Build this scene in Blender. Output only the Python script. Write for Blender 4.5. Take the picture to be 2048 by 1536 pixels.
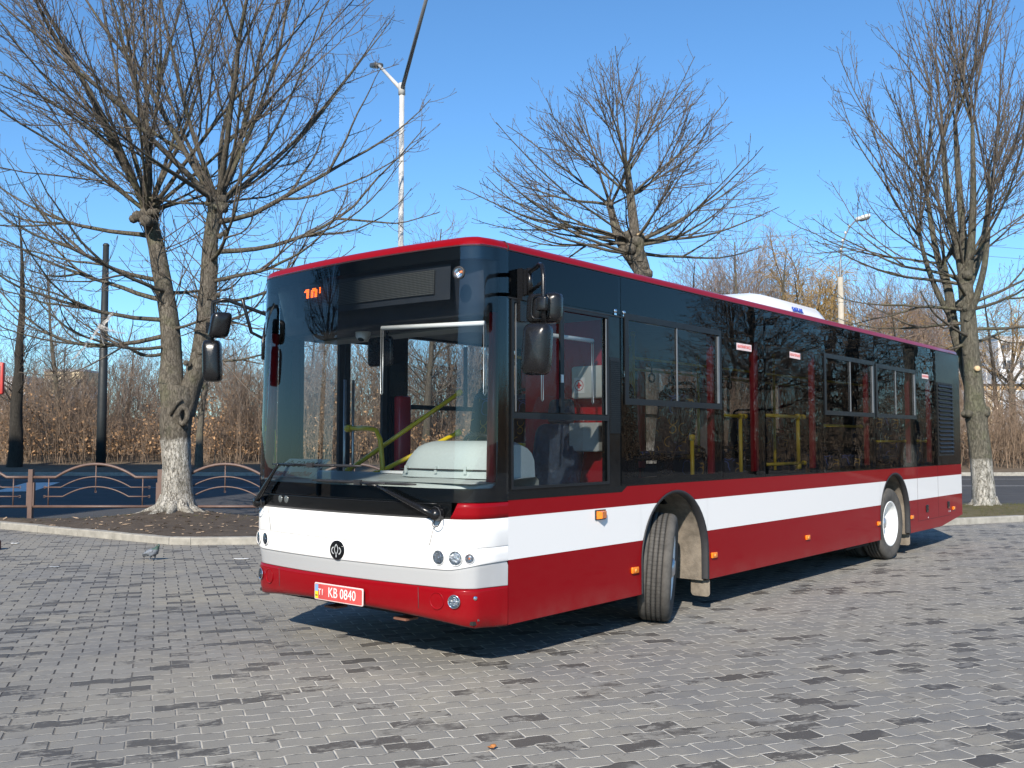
import bpy, bmesh, math, random
import numpy as np
from mathutils import Vector, Matrix, Quaternion

# ------------------------------------------------------------------ clear
for o in list(bpy.data.objects):
    bpy.data.objects.remove(o, do_unlink=True)
SC = bpy.context.scene
COL = SC.collection
PI = math.pi

# ------------------------------------------------------------------ camera
F_PX = 1927.75                       # focal length in pixels of a 2048 px wide frame
CAM = Vector((4.3989, -5.2161, 1.5949))
YAW, PITCH = 0.69665, 0.0582
RV = Vector((math.cos(YAW), math.sin(YAW), 0))         # to the right of the viewer
FV = Vector((-math.sin(YAW), math.cos(YAW), 0))        # away from the viewer, level
cd = bpy.data.cameras.new('camera')
cd.sensor_fit = 'HORIZONTAL'; cd.sensor_width = 36.0
cd.lens = 36.0 * F_PX / 2048.0
cd.clip_start = 0.05; cd.clip_end = 3000
cam = bpy.data.objects.new('camera', cd); COL.objects.link(cam)
cam.location = CAM
look = FV * math.cos(PITCH) + Vector((0, 0, math.sin(PITCH)))
cam.rotation_euler = look.to_track_quat('-Z', 'Y').to_euler()
SC.camera = cam

# ------------------------------------------------------------------ sky and sun
TO_SUN = Vector((0.74, -1.41, 1.0)).normalized()
SUN_EL = math.asin(TO_SUN.z)
SUN_AZ = math.atan2(TO_SUN.x, TO_SUN.y)
world = bpy.data.worlds.new('World'); SC.world = world
world.use_nodes = True
wn = world.node_tree; wn.nodes.clear()
sky = wn.nodes.new('ShaderNodeTexSky'); sky.sky_type = 'NISHITA'
sky.sun_disc = False; sky.sun_elevation = SUN_EL; sky.sun_rotation = SUN_AZ
sky.altitude = 200; sky.air_density = 1.0; sky.dust_density = 0.25; sky.ozone_density = 2.2
bg = wn.nodes.new('ShaderNodeBackground'); bg.inputs['Strength'].default_value = 0.115
wo = wn.nodes.new('ShaderNodeOutputWorld')
tint = wn.nodes.new('ShaderNodeMix'); tint.data_type = 'RGBA'; tint.blend_type = 'MULTIPLY'; tint.inputs[0].default_value = 1.0
tint.inputs[7].default_value = (.52, .80, 1.0, 1)          # the clean deep blue of a dry March noon
wn.links.new(sky.outputs[0], tint.inputs[6]); wn.links.new(tint.outputs[2], bg.inputs['Color']); wn.links.new(bg.outputs[0], wo.inputs['Surface'])
sd = bpy.data.lights.new('sun', 'SUN'); sd.energy = 4.15; sd.angle = math.radians(0.53); sd.color = (1.0, 0.915, 0.80)
sun = bpy.data.objects.new('sun', sd); COL.objects.link(sun)
sun.location = (20, -40, 40)
sun.rotation_euler = (-TO_SUN).to_track_quat('-Z', 'Y').to_euler()
SC.view_settings.view_transform = 'Standard'; SC.view_settings.look = 'None'
SC.view_settings.exposure = 0.72; SC.view_settings.gamma = 1.0
SC.view_settings.use_curve_mapping = False
SC.render.engine = 'CYCLES'
SC.cycles.max_bounces = 8; SC.cycles.transparent_max_bounces = 24
SC.cycles.glossy_bounces = 4; SC.cycles.transmission_bounces = 4
SC.cycles.caustics_reflective = False; SC.cycles.caustics_refractive = False
SC.cycles.sample_clamp_indirect = 6

# ------------------------------------------------------------------ helpers
def W(lat, d, z=0.0):
    """a place given as metres right of and away from the viewer's spot"""
    v = CAM + RV * lat + FV * d
    return Vector((v.x, v.y, z))

def root_of(o):
    while o.parent: o = o.parent
    return o

def link(name, me, parent=None):
    o = bpy.data.objects.new(name, me); COL.objects.link(o)
    if parent: o.parent = parent
    return o

def thing(name, label, cat, loc=(0, 0, 0), group=None):
    o = bpy.data.objects.new(name, None); COL.objects.link(o)
    o.empty_display_size = 0.3
    o.location = loc; o['label'] = label; o['category'] = cat
    if group: o['group'] = group
    return o

def tag(o, label, cat, group=None, kind=None):
    o['label'] = label; o['category'] = cat
    if group: o['group'] = group
    if kind: o['kind'] = kind
    return o

def struct(o, label=None):
    o['kind'] = 'structure'
    return o

class MB:
    """collects shapes (world coordinates) and links them as ONE mesh object"""
    def __init__(s): s.v = []; s.f = []; s.m = []; s.cur = 0; s.sm = []; s.smooth = False
    def add(s, vs, fs, smooth=None):
        b = len(s.v); s.v += [tuple(v) for v in vs]
        for f in fs:
            s.f.append(tuple(b + i for i in f)); s.m.append(s.cur); s.sm.append(s.smooth if smooth is None else smooth)
        return b
    def box(s, a, b):
        x0, y0, z0 = [min(p, q) for p, q in zip(a, b)]; x1, y1, z1 = [max(p, q) for p, q in zip(a, b)]
        s.add([(x0,y0,z0),(x1,y0,z0),(x1,y1,z0),(x0,y1,z0),(x0,y0,z1),(x1,y0,z1),(x1,y1,z1),(x0,y1,z1)],
              [(0,3,2,1),(4,5,6,7),(0,1,5,4),(1,2,6,5),(2,3,7,6),(3,0,4,7)], False)
    def obox(s, c, ax, hx):
        """oriented box, ax three unit vectors, hx half sizes"""
        c = Vector(c); vs = []
        for sz in (-1, 1):
            for sx, sy in ((-1,-1),(1,-1),(1,1),(-1,1)):
                vs.append(c + Vector(ax[0])*hx[0]*sx + Vector(ax[1])*hx[1]*sy + Vector(ax[2])*hx[2]*sz)
        s.add(vs, [(0,3,2,1),(4,5,6,7),(0,1,5,4),(1,2,6,5),(2,3,7,6),(3,0,4,7)], False)
    def rbox(s, c, ax, hx, r=0.02, n=3):
        """box with rounded corners in its first two axes and a small chamfer on the third"""
        c = Vector(c); X, Y, Z = [Vector(a) for a in ax]; ring = []
        for k, (sx, sy) in enumerate(((1,1),(-1,1),(-1,-1),(1,-1))):
            for i in range(n+1):
                a = PI/2*(k + i/n); ring.append((sx*(hx[0]-r)+r*math.cos(a), sy*(hx[1]-r)+r*math.sin(a)))
        N = len(ring); ch = min(r*0.6, hx[2]*0.6); vs = []
        lev = [(-hx[2], ch), (-hx[2]+ch*.3, ch*.3), (-hx[2]+ch, 0), (hx[2]-ch, 0), (hx[2]-ch*.3, ch*.3), (hx[2], ch)]
        for z, ins in lev:
            for (px, py) in ring:
                fx = (hx[0]-ins)/hx[0]; fy_ = (hx[1]-ins)/hx[1]
                vs.append(c + X*px*fx + Y*py*fy_ + Z*z)
        fs = []
        for L in range(len(lev)-1):
            for i in range(N):
                j = (i+1) % N; fs.append((L*N+i, L*N+j, (L+1)*N+j, (L+1)*N+i))
        fs.append(tuple(range(N-1, -1, -1))); fs.append(tuple((len(lev)-1)*N+i for i in range(N)))
        s.add(vs, fs, True)
    def tube(s, pts, r, n=10, caps=True):
        pts = [Vector(p) for p in pts]; rs = r if isinstance(r, (list, tuple)) else [r]*len(pts)
        vs = []; fs = []; prev = None
        for i, p in enumerate(pts):
            t = (pts[min(i+1, len(pts)-1)] - pts[max(i-1, 0)]).normalized()
            if prev is None:
                a = Vector((0,0,1)) if abs(t.z) < .9 else Vector((1,0,0)); u = t.cross(a).normalized()
            else:
                u = (prev - t*prev.dot(t)).normalized()
            prev = u; w = t.cross(u)
            for k in range(n):
                a = 2*PI*k/n; vs.append(p + (u*math.cos(a) + w*math.sin(a))*rs[i])
        for i in range(len(pts)-1):
            for k in range(n):
                j = (k+1) % n; fs.append((i*n+k, i*n+j, (i+1)*n+j, (i+1)*n+k))
        if caps: fs.append(tuple(range(n-1, -1, -1))); fs.append(tuple((len(pts)-1)*n+k for k in range(n)))
        s.add(vs, fs, True)
    def lathe(s, prof, c, axis, n=32, up=None, close=False):
        """prof: list of (radius, along axis)"""
        c = Vector(c); A = Vector(axis).normalized()
        a0 = Vector((0,0,1)) if abs(A.z) < .9 else Vector((1,0,0))
        U = A.cross(a0).normalized(); V = A.cross(U); vs = []; fs = []
        for r, h in prof:
            for k in range(n):
                a = 2*PI*k/n; vs.append(c + A*h + (U*math.cos(a) + V*math.sin(a))*r)
        for i in range(len(prof)-1):
            for k in range(n):
                j = (k+1) % n; fs.append((i*n+k, i*n+j, (i+1)*n+j, (i+1)*n+k))
        if close:
            fs.append(tuple(range(n-1, -1, -1))); fs.append(tuple((len(prof)-1)*n+k for k in range(n)))
        s.add(vs, fs, True)
    def grid(s, rows, smooth=True):
        """rows: list of equally long lists of points"""
        n = len(rows[0]); vs = [p for r in rows for p in r]; fs = []
        for i in range(len(rows)-1):
            for k in range(n-1):
                fs.append((i*n+k, i*n+k+1, (i+1)*n+k+1, (i+1)*n+k))
        s.add(vs, fs, smooth)
    def shell(s, c, ax, hx, e=5., back=.35):
        """rounded housing, bulging towards +axis 3"""
        c = Vector(c); X, Y, Z = [Vector(a) for a in ax]; N = 28; rows = []
        for f, dz in ((1.0, -back), (1.0, 0.), (.985, .22), (.94, .45), (.85, .66), (.70, .82), (.48, .93), (.25, .985), (.02, 1.0)):
            row = []
            for k in range(N+1):
                a = 2*PI*k/N; cx = math.copysign(abs(math.cos(a))**(2/e), math.cos(a)); cy = math.copysign(abs(math.sin(a))**(2/e), math.sin(a))
                row.append(c + X*cx*hx[0]*f + Y*cy*hx[1]*(f**.75) + Z*dz*hx[2])
            rows.append(row)
        s.grid(rows); s.add(rows[0][:-1], [tuple(range(N))], False); s.add(rows[-1][:-1], [tuple(range(N))], True)
    def prism(s, poly, d, smooth=False):
        """flat polygon (3D points) given thickness along vector d"""
        n = len(poly); d = Vector(d); vs = [Vector(p) for p in poly] + [Vector(p)+d for p in poly]
        fs = [tuple(range(n-1, -1, -1)), tuple(n+i for i in range(n))]
        for i in range(n): fs.append((i, (i+1) % n, n+(i+1) % n, n+i))
        s.add(vs, fs, smooth)
    def mesh(s, name, mats, off=(0,0,0)):
        me = bpy.data.meshes.new(name); ox, oy, oz = off
        me.from_pydata([(x-ox, y-oy, z-oz) for x, y, z in s.v], [], s.f)
        for m in (mats if isinstance(mats, (list, tuple)) else [mats]): me.materials.append(m)
        me.polygons.foreach_set('material_index', s.m)
        me.polygons.foreach_set('use_smooth', s.sm)
        me.update(); return me
    def build(s, name, mats, parent=None, fix=True):
        off = root_of(parent).location if parent else (0,0,0)
        me = s.mesh(name, mats, off)
        if fix:
            bm = bmesh.new(); bm.from_mesh(me); bmesh.ops.recalc_face_normals(bm, faces=bm.faces); bm.to_mesh(me); bm.free()
        return link(name, me, parent)

def copy_tree(o, parent=None):
    c = o.copy(); COL.objects.link(c); c.parent = parent
    if parent: c.matrix_parent_inverse = o.matrix_parent_inverse.copy()
    for ch in [x for x in bpy.data.objects if x.parent == o]: copy_tree(ch, c)
    return c

def text_mesh(body, size, extrude=0.001, align='CENTER', spacing=1.0):
    cu = bpy.data.curves.new('lettering', 'FONT'); cu.body = body; cu.size = size; cu.extrude = extrude
    cu.align_x = align; cu.align_y = 'CENTER'; cu.space_character = spacing; cu.resolution_u = 3
    o = bpy.data.objects.new('lettering', cu); COL.objects.link(o)
    bpy.context.view_layer.update()
    me = bpy.data.meshes.new_from_object(o.evaluated_get(bpy.context.evaluated_depsgraph_get()))
    bpy.data.objects.remove(o, do_unlink=True); bpy.data.curves.remove(cu)
    return me

def place_text(name, body, size, origin, xdir, ydir, mat, parent, extrude=0.0012, sx=1.0, spacing=1.0, bend=None):
    me = text_mesh(body, size, extrude, spacing=spacing)
    X = Vector(xdir).normalized(); Y = Vector(ydir).normalized(); Z = X.cross(Y)
    off = root_of(parent).location if parent else Vector((0,0,0)); O = Vector(origin)
    for v in me.vertices:
        p = O + X*(v.co.x*sx) + Y*v.co.y + Z*v.co.z
        if bend: p = bend(p)
        v.co = p - off
    me.materials.clear(); me.materials.append(mat); me.name = name
    return link(name, me, parent)

# tubes by the thousand: numpy
def tubes_to_mesh(name, lines, mat, sides=4, thick=None, rmin=.02):
    """lines: list of (points Nx3, radii N)"""
    groups = {}
    for pts, rad in lines: groups.setdefault((len(rad), thick is not None and rad[0] > rmin), []).append((pts, rad))
    V = []; Fq = []; MI = []; base = 0
    for (n, tk), L in groups.items():
        P = np.array([p for p, _ in L], dtype=np.float64); Rr = np.array([r for _, r in L], dtype=np.float64)
        M = len(L); T = np.empty_like(P)
        T[:, 1:-1] = P[:, 2:] - P[:, :-2]; T[:, 0] = P[:, 1]-P[:, 0]; T[:, -1] = P[:, -1]-P[:, -2]
        T /= np.linalg.norm(T, axis=2, keepdims=True) + 1e-12
        mean = P[:, -1]-P[:, 0]; mean /= np.linalg.norm(mean, axis=1, keepdims=True) + 1e-12
        ref = np.zeros((M, 3)); ax = np.argmin(np.abs(mean), axis=1); ref[np.arange(M), ax] = 1
        U = np.cross(T, ref[:, None, :]); U /= np.linalg.norm(U, axis=2, keepdims=True) + 1e-12
        B = np.cross(T, U)
        ang = 2*np.pi*np.arange(sides)/sides
        ring = P[:, :, None, :] + Rr[:, :, None, None]*(U[:, :, None, :]*np.cos(ang)[None, None, :, None] + B[:, :, None, :]*np.sin(ang)[None, None, :, None])
        V.append(ring.reshape(-1, 3))
        m = np.arange(M)[:, None, None]*(n*sides); i = np.arange(n-1)[None, :, None]*sides; k = np.arange(sides)[None, None, :]; k2 = (k+1) % sides
        q = np.stack(np.broadcast_arrays(m+i+k, m+i+k2, m+i+sides+k2, m+i+sides+k), axis=-1).reshape(-1, 4) + base
        Fq.append(q); MI.append(np.full(len(q), int(tk), dtype=np.int32)); base += M*n*sides
    V = np.concatenate(V); Fq = np.concatenate(Fq).astype(np.int32)
    me = bpy.data.meshes.new(name)
    me.vertices.add(len(V)); me.vertices.foreach_set('co', V.astype(np.float32).ravel())
    me.loops.add(Fq.size); me.loops.foreach_set('vertex_index', Fq.ravel())
    me.polygons.add(len(Fq)); me.polygons.foreach_set('loop_start', np.arange(0, Fq.size, 4, dtype=np.int32))
    me.polygons.foreach_set('use_smooth', np.ones(len(Fq), dtype=bool))
    me.materials.append(mat)
    if thick is not None: me.materials.append(thick)
    me.polygons.foreach_set('material_index', np.concatenate(MI))
    me.update(calc_edges=True); me.validate()
    return me

# ------------------------------------------------------------------ materials
def nt(name):
    m = bpy.data.materials.new(name); m.use_nodes = True
    n = m.node_tree; n.nodes.clear()
    out = n.nodes.new('ShaderNodeOutputMaterial')
    return m, n, out

def prin(n, out, **kw):
    b = n.nodes.new('ShaderNodeBsdfPrincipled'); n.links.new(b.outputs[0], out.inputs['Surface'])
    for k, v in kw.items():
        i = b.inputs[k]
        if hasattr(v, 'is_linked') or isinstance(v, bpy.types.NodeSocket): n.links.new(v, i)
        else: i.default_value = (*v, 1) if isinstance(v, tuple) and len(v) == 3 and i.type == 'RGBA' else v
    return b

def noise(n, scale, detail=4, rough=.55, vec=None, dim='3D'):
    t = n.nodes.new('ShaderNodeTexNoise'); t.noise_dimensions = dim
    t.inputs['Scale'].default_value = scale; t.inputs['Detail'].default_value = detail; t.inputs['Roughness'].default_value = rough
    if vec is not None: n.links.new(vec, t.inputs['Vector'])
    return t
def ramp(n, fac, stops):
    r = n.nodes.new('ShaderNodeValToRGB'); e = r.color_ramp.elements
    while len(e) < len(stops): e.new(0.5)
    for i, (p, c) in enumerate(stops):
        e[i].position = p; e[i].color = (*c, 1) if len(c) == 3 else c
    n.links.new(fac, r.inputs[0]); return r.outputs[0]
def mixc(n, fac, a, b, mode='MIX'):
    m = n.nodes.new('ShaderNodeMix'); m.data_type = 'RGBA'; m.blend_type = mode
    for s, v in ((m.inputs[0], fac), (m.inputs[6], a), (m.inputs[7], b)):
        if isinstance(v, bpy.types.NodeSocket): n.links.new(v, s)
        else: s.default_value = (*v, 1) if isinstance(v, tuple) and len(v) == 3 else v
    return m.outputs[2]
def mth(n, op, a, b=None, c=None, clamp=False):
    m = n.nodes.new('ShaderNodeMath'); m.operation = op; m.use_clamp = clamp
    for i, v in enumerate((a, b, c)):
        if v is None: continue
        if isinstance(v, bpy.types.NodeSocket): n.links.new(v, m.inputs[i])
        else: m.inputs[i].default_value = v
    return m.outputs[0]
def bump(n, h, strength=.3, dist=.01):
    b = n.nodes.new('ShaderNodeBump'); b.inputs['Strength'].default_value = strength; b.inputs['Distance'].default_value = dist
    n.links.new(h, b.inputs['Height']); return b.outputs[0]
def obj_co(n): return n.nodes.new('ShaderNodeTexCoord').outputs['Object']
def sep(n, v):
    s = n.nodes.new('ShaderNodeSeparateXYZ'); n.links.new(v, s.inputs[0]); return s.outputs
def maprange(n, v, a, b, c=0., d=1., smooth=True):
    m = n.nodes.new('ShaderNodeMapRange'); m.interpolation_type = 'SMOOTHSTEP' if smooth else 'LINEAR'
    n.links.new(v, m.inputs[0]); 
    for i, x in zip((1, 2, 3, 4), (a, b, c, d)): m.inputs[i].default_value = x
    return m.outputs[0]

def plain(name, col, rough=.5, metal=0., coat=0., var=.08, scale=6., bstr=0., bscale=60., spec=.5):
    """a colour with a little procedural unevenness"""
    m, n, out = nt(name); co = obj_co(n)
    t = noise(n, scale, 5, .6, co)
    c = ramp(n, t.outputs[0], [(.3, tuple(x*(1-var) for x in col)), (.7, tuple(min(1, x*(1+var)) for x in col))])
    b = prin(n, out, **{'Base Color': c, 'Roughness': rough, 'Metallic': metal, 'Coat Weight': coat, 'Specular IOR Level': spec})
    if coat: b.inputs['Coat Roughness'].default_value = .03
    t2 = noise(n, scale*2.3, 4, .6, co)
    n.links.new(maprange(n, t2.outputs[0], .3, .7, max(0, rough-.06), min(1, rough+.06)), b.inputs['Roughness'])
    if bstr:
        t3 = noise(n, bscale, 4, .6, co); n.links.new(bump(n, t3.outputs[0], bstr, .01), b.inputs['Normal'])
    return m

def paint(name, col, dirt=.25):
    """glossy vehicle paint, road dust towards the sill"""
    m, n, out = nt(name)
    g = n.nodes.new('ShaderNodeNewGeometry'); z = sep(n, g.outputs['Position'])[2]
    t = noise(n, 3.2, 6, .65, g.outputs['Position']); t2 = noise(n, 40, 3, .6, g.outputs['Position'])
    d = mth(n, 'MULTIPLY', maprange(n, z, .50, .27, 0, 1), maprange(n, t.outputs[0], .35, .7, .25, 1))
    d = mth(n, 'MULTIPLY', d, dirt)
    d = mth(n, 'ADD', d, mth(n, 'MULTIPLY', maprange(n, t2.outputs[0], .55, .8), .02))
    c = mixc(n, d, col, (.23, .20, .17))
    b = prin(n, out, **{'Base Color': c, 'Roughness': .4, 'Specular IOR Level': .05, 'Coat Weight': .36, 'Coat Roughness': .035, 'Coat IOR': 1.4})
    n.links.new(mth(n, 'ADD', mth(n, 'MULTIPLY', d, .6), .3), b.inputs['Roughness'])
    n.links.new(mth(n, 'MULTIPLY_ADD', d, .9, .03), b.inputs['Coat Roughness'])
    t3 = noise(n, 1.1, 2, .4, g.outputs['Position'])
    n.links.new(bump(n, t3.outputs[0], .05, .03), b.inputs['Coat Normal'])
    return m

def glass(name, tint, ior=1.5, rough=0.0, wav=.03, wscale=1.3, refl=1.0):
    """thin pane: tinted see-through plus mirror reflection by angle"""
    m, n, out = nt(name)
    tr = n.nodes.new('ShaderNodeBsdfTransparent'); tr.inputs[0].default_value = (*tint, 1)
    gl = n.nodes.new('ShaderNodeBsdfGlossy'); gl.inputs['Roughness'].default_value = rough
    gl.inputs['Color'].default_value = (.92, .96, 1, 1)
    fr = n.nodes.new('ShaderNodeFresnel'); fr.inputs['IOR'].default_value = ior
    g = n.nodes.new('ShaderNodeNewGeometry')
    t = noise(n, wscale, 3, .5, g.outputs['Position'])
    nb = bump(n, t.outputs[0], wav, .1)
    n.links.new(nb, gl.inputs['Normal'])
    mx = n.nodes.new('ShaderNodeMixShader')
    n.links.new(mth(n, 'MULTIPLY', fr.outputs[0], refl, clamp=True), mx.inputs[0]); n.links.new(tr.outputs[0], mx.inputs[1]); n.links.new(gl.outputs[0], mx.inputs[2])
    n.links.new(mx.outputs[0], out.inputs['Surface'])
    return m

def emis(name, col, s):
    m, n, out = nt(name); e = n.nodes.new('ShaderNodeEmission'); e.inputs[0].default_value = (*col, 1); e.inputs[1].default_value = s
    n.links.new(e.outputs[0], out.inputs['Surface']); return m

def bark(name, dark, light, moss=None, white_to=None, scale=1.0):
    m, n, out = nt(name); co = obj_co(n)
    mp = n.nodes.new('ShaderNodeMapping'); mp.inputs['Scale'].default_value = (1, 1, .28); n.links.new(co, mp.inputs[0])
    t = noise(n, 16*scale, 7, .7, mp.outputs[0]); t2 = noise(n, 2.2*scale, 4, .6, co)
    vo = n.nodes.new('ShaderNodeTexVoronoi'); vo.feature = 'DISTANCE_TO_EDGE'; vo.inputs['Scale'].default_value = 24*scale
    wv = n.nodes.new('ShaderNodeMix'); wv.data_type = 'VECTOR'; wv.inputs[0].default_value = .14
    n.links.new(mp.outputs[0], wv.inputs[4]); n.links.new(t.outputs['Color'], wv.inputs[5]); n.links.new(wv.outputs[1], vo.inputs['Vector'])
    cr = maprange(n, vo.outputs['Distance'], 0, .12)
    tf0 = noise(n, 55*scale, 5, .7, mp.outputs[0])
    h = mth(n, 'ADD', mth(n, 'ADD', mth(n, 'MULTIPLY', t.outputs[0], .62), mth(n, 'MULTIPLY', tf0.outputs[0], .3)), mth(n, 'MULTIPLY', cr, .14))
    c = ramp(n, h, [(.3, dark), (.8, light)])
    if moss: c = mixc(n, maprange(n, t2.outputs[0], .48, .68, 0, .6), c, moss)
    rough = .9
    if white_to:
        z = sep(n, co)[2]; t3 = noise(n, 5, 5, .7, co)
        zz = mth(n, 'ADD', z, mth(n, 'MULTIPLY', mth(n, 'SUBTRACT', t3.outputs[0], .5), .35))
        msk = mth(n, 'MULTIPLY', maprange(n, zz, white_to+.06, white_to-.06), maprange(n, h, .36, .62))
        tf = noise(n, 26, 5, .7, co)
        msk = mth(n, 'MULTIPLY', msk, maprange(n, tf.outputs[0], .34, .5, .25, .92))
        ts = noise(n, 9, 4, .6, mp.outputs[0]); c = mixc(n, msk, c, mixc(n, maprange(n, ts.outputs[0], .35, .65), (.36, .34, .30), (.56, .54, .49)))
    b = prin(n, out, **{'Base Color': c, 'Roughness': rough, 'Specular IOR Level': .2})
    n.links.new(bump(n, h, 1.0, .05), b.inputs['Normal'])
    return m

# ------------------------------------------------------------------ materials of the setting
def paving_material():
    m, n, out = nt('wave_pavers')
    g = n.nodes.new('ShaderNodeNewGeometry'); P = g.outputs['Position']
    def dot(v):
        d = n.nodes.new('ShaderNodeVectorMath'); d.operation = 'DOT_PRODUCT'; n.links.new(P, d.inputs[0]); d.inputs[1].default_value = v
        return d.outputs['Value']
    A = math.radians(20.25)
    T = FV*math.cos(A) - RV*math.sin(A); S = RV*math.cos(A) + FV*math.sin(A)
    s, t = dot(S), dot(T)
    Lp, Hp = .252, .135
    nz = noise(n, .8, 2, .5, P)                                   # laid by hand: courses wander a little
    t = mth(n, 'ADD', t, mth(n, 'MULTIPLY', mth(n, 'SUBTRACT', nz.outputs[0], .5), .02))
    ph = mth(n, 'FRACT', mth(n, 'DIVIDE', s, Lp))
    tri = mth(n, 'ABSOLUTE', mth(n, 'SUBTRACT', mth(n, 'MULTIPLY', ph, 2), 1))          # 1..0..1
    wav = maprange(n, tri, .38, .62, -.0105, .0105)
    tw = mth(n, 'ADD', t, wav)
    rowf = mth(n, 'DIVIDE', tw, Hp); row = mth(n, 'FLOOR', rowf); rf = mth(n, 'SUBTRACT', rowf, row)
    odd = mth(n, 'MULTIPLY', mth(n, 'FLOORED_MODULO', row, 2), .5)
    wn_ = n.nodes.new('ShaderNodeTexWhiteNoise'); wn_.noise_dimensions = '1D'; n.links.new(row, wn_.inputs['W'])
    jit = mth(n, 'MULTIPLY', mth(n, 'SUBTRACT', wn_.outputs['Value'], .5), .07)
    colf = mth(n, 'ADD', mth(n, 'ADD', mth(n, 'DIVIDE', s, Lp), odd), jit); colf = mth(n, 'ADD', colf, .23)
    col = mth(n, 'FLOOR', colf); cf = mth(n, 'SUBTRACT', colf, col)
    cb = n.nodes.new('ShaderNodeCombineXYZ'); n.links.new(row, cb.inputs[0]); n.links.new(col, cb.inputs[1])
    wb = n.nodes.new('ShaderNodeTexWhiteNoise'); wb.noise_dimensions = '2D'; n.links.new(cb.outputs[0], wb.inputs['Vector'])
    rnd = wb.outputs['Value']; rc = sep(n, wb.outputs['Color'])
    # distance to joints in metres
    dl = mth(n, 'MULTIPLY', mth(n, 'MINIMUM', rf, mth(n, 'SUBTRACT', 1, rf)), Hp)
    de = mth(n, 'MULTIPLY', mth(n, 'MINIMUM', cf, mth(n, 'SUBTRACT', 1, cf)), Lp)
    jn = noise(n, 30, 3, .6, P)
    big = noise(n, .23, 3, .55, P); mid = noise(n, 1.7, 5, .65, P); fin = noise(n, 90, 4, .7, P); cv = n.nodes.new('ShaderNodeCombineXYZ'); n.links.new(mth(n, 'MULTIPLY', s, 4.2), cv.inputs[0]); n.links.new(mth(n, 'MULTIPLY', t, 11.0), cv.inputs[1]); n.links.new(mth(n, 'MULTIPLY', row, 3.7), cv.inputs[2])
    blot = noise(n, 1.0, 6, .72, cv.outputs[0]); fleck = noise(n, 2.6, 5, .7, cv.outputs[0])
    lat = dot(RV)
    # sand fills the joints towards the right, shade of the open gaps on the left is painted dark
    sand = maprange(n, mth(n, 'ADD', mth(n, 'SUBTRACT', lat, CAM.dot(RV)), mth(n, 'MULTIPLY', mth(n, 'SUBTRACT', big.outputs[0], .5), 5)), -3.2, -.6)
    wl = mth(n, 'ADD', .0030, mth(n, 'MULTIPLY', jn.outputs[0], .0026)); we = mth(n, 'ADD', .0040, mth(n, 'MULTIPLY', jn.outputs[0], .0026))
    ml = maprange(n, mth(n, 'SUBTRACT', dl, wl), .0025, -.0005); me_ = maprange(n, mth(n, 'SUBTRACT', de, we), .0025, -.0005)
    gate = noise(n, 9, 3, .6, P)
    # face colours
    base = ramp(n, rnd, [(0, (.172, .169, .163)), (.4, (.205, .201, .192)), (.8, (.238, .232, .218)), (1, (.155, .152, .148))])
    base = mixc(n, maprange(n, mid.outputs[0], .40, .66, 0, .65), base, (.272, .252, .212))
    base = mixc(n, maprange(n, big.outputs[0], .44, .62, 0, .55), base, (.285, .266, .226))
    silt = mth(n, 'MULTIPLY', maprange(n, noise(n, .55, 5, .7, P).outputs[0], .50, .66), maprange(n, blot.outputs[0], .3, .6, .35, 1))
    base = mixc(n, mth(n, 'MULTIPLY', silt, .7), base, (.345, .315, .25))
    base = mixc(n, mth(n, 'MULTIPLY', maprange(n, fin.outputs[0], .3, .75), .28), base, (.15, .15, .15))
    # damp patches that soak up from single pavers
    dsel = maprange(n, mth(n, 'ADD', rc[0], mth(n, 'MULTIPLY', mth(n, 'SUBTRACT', mid.outputs[0], .5), 1.25)), .72, .86)
    dn = mth(n, 'ADD', blot.outputs[0], mth(n, 'MULTIPLY', mth(n, 'SUBTRACT', rc[1], .5), .22))
    damp = mth(n, 'MULTIPLY', dsel, maprange(n, mth(n, 'ADD', dn, mth(n, 'MULTIPLY', mth(n, 'SUBTRACT', noise(n, 28, 4, .7, P).outputs[0], .5), .35)), .43, .50))
    spl = maprange(n, mth(n, 'ADD', blot.outputs[0], mth(n, 'MULTIPLY', mth(n, 'SUBTRACT', mid.outputs[0], .5), .9)), .71, .75, 0, .85)
    damp = mth(n, 'MAXIMUM', damp, spl)
    damp = mth(n, 'MAXIMUM', damp, maprange(n, mth(n, 'ADD', fleck.outputs[0], mth(n, 'MULTIPLY', mth(n, 'SUBTRACT', mid.outputs[0], .5), .35)), .66, .72, 0, .7))
    base = mixc(n, mth(n, 'MULTIPLY', damp, .80), base, (.062, .057, .053))
    rust = maprange(n, mth(n, 'ADD', mid.outputs[0], mth(n, 'MULTIPLY', blot.outputs[0], .25)), .80, .9, 0, .35)
    base = mixc(n, rust, base, (.30, .20, .11))
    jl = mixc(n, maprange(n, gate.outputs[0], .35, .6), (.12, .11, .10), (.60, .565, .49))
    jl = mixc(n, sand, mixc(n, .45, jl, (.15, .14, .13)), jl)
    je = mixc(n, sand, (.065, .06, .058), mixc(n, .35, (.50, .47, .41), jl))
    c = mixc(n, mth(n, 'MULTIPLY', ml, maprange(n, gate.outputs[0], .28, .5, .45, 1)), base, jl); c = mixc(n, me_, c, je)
    b = prin(n, out, **{'Base Color': c, 'Roughness': .85, 'Specular IOR Level': .25})
    n.links.new(mth(n, 'SUBTRACT', .88, mth(n, 'MULTIPLY', damp, .25)), b.inputs['Roughness'])
    # relief: chamfers, a slight lean of each paver, grain
    cham = mth(n, 'MULTIPLY', maprange(n, mth(n, 'MINIMUM', dl, de), .001, .008), .006)
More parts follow.
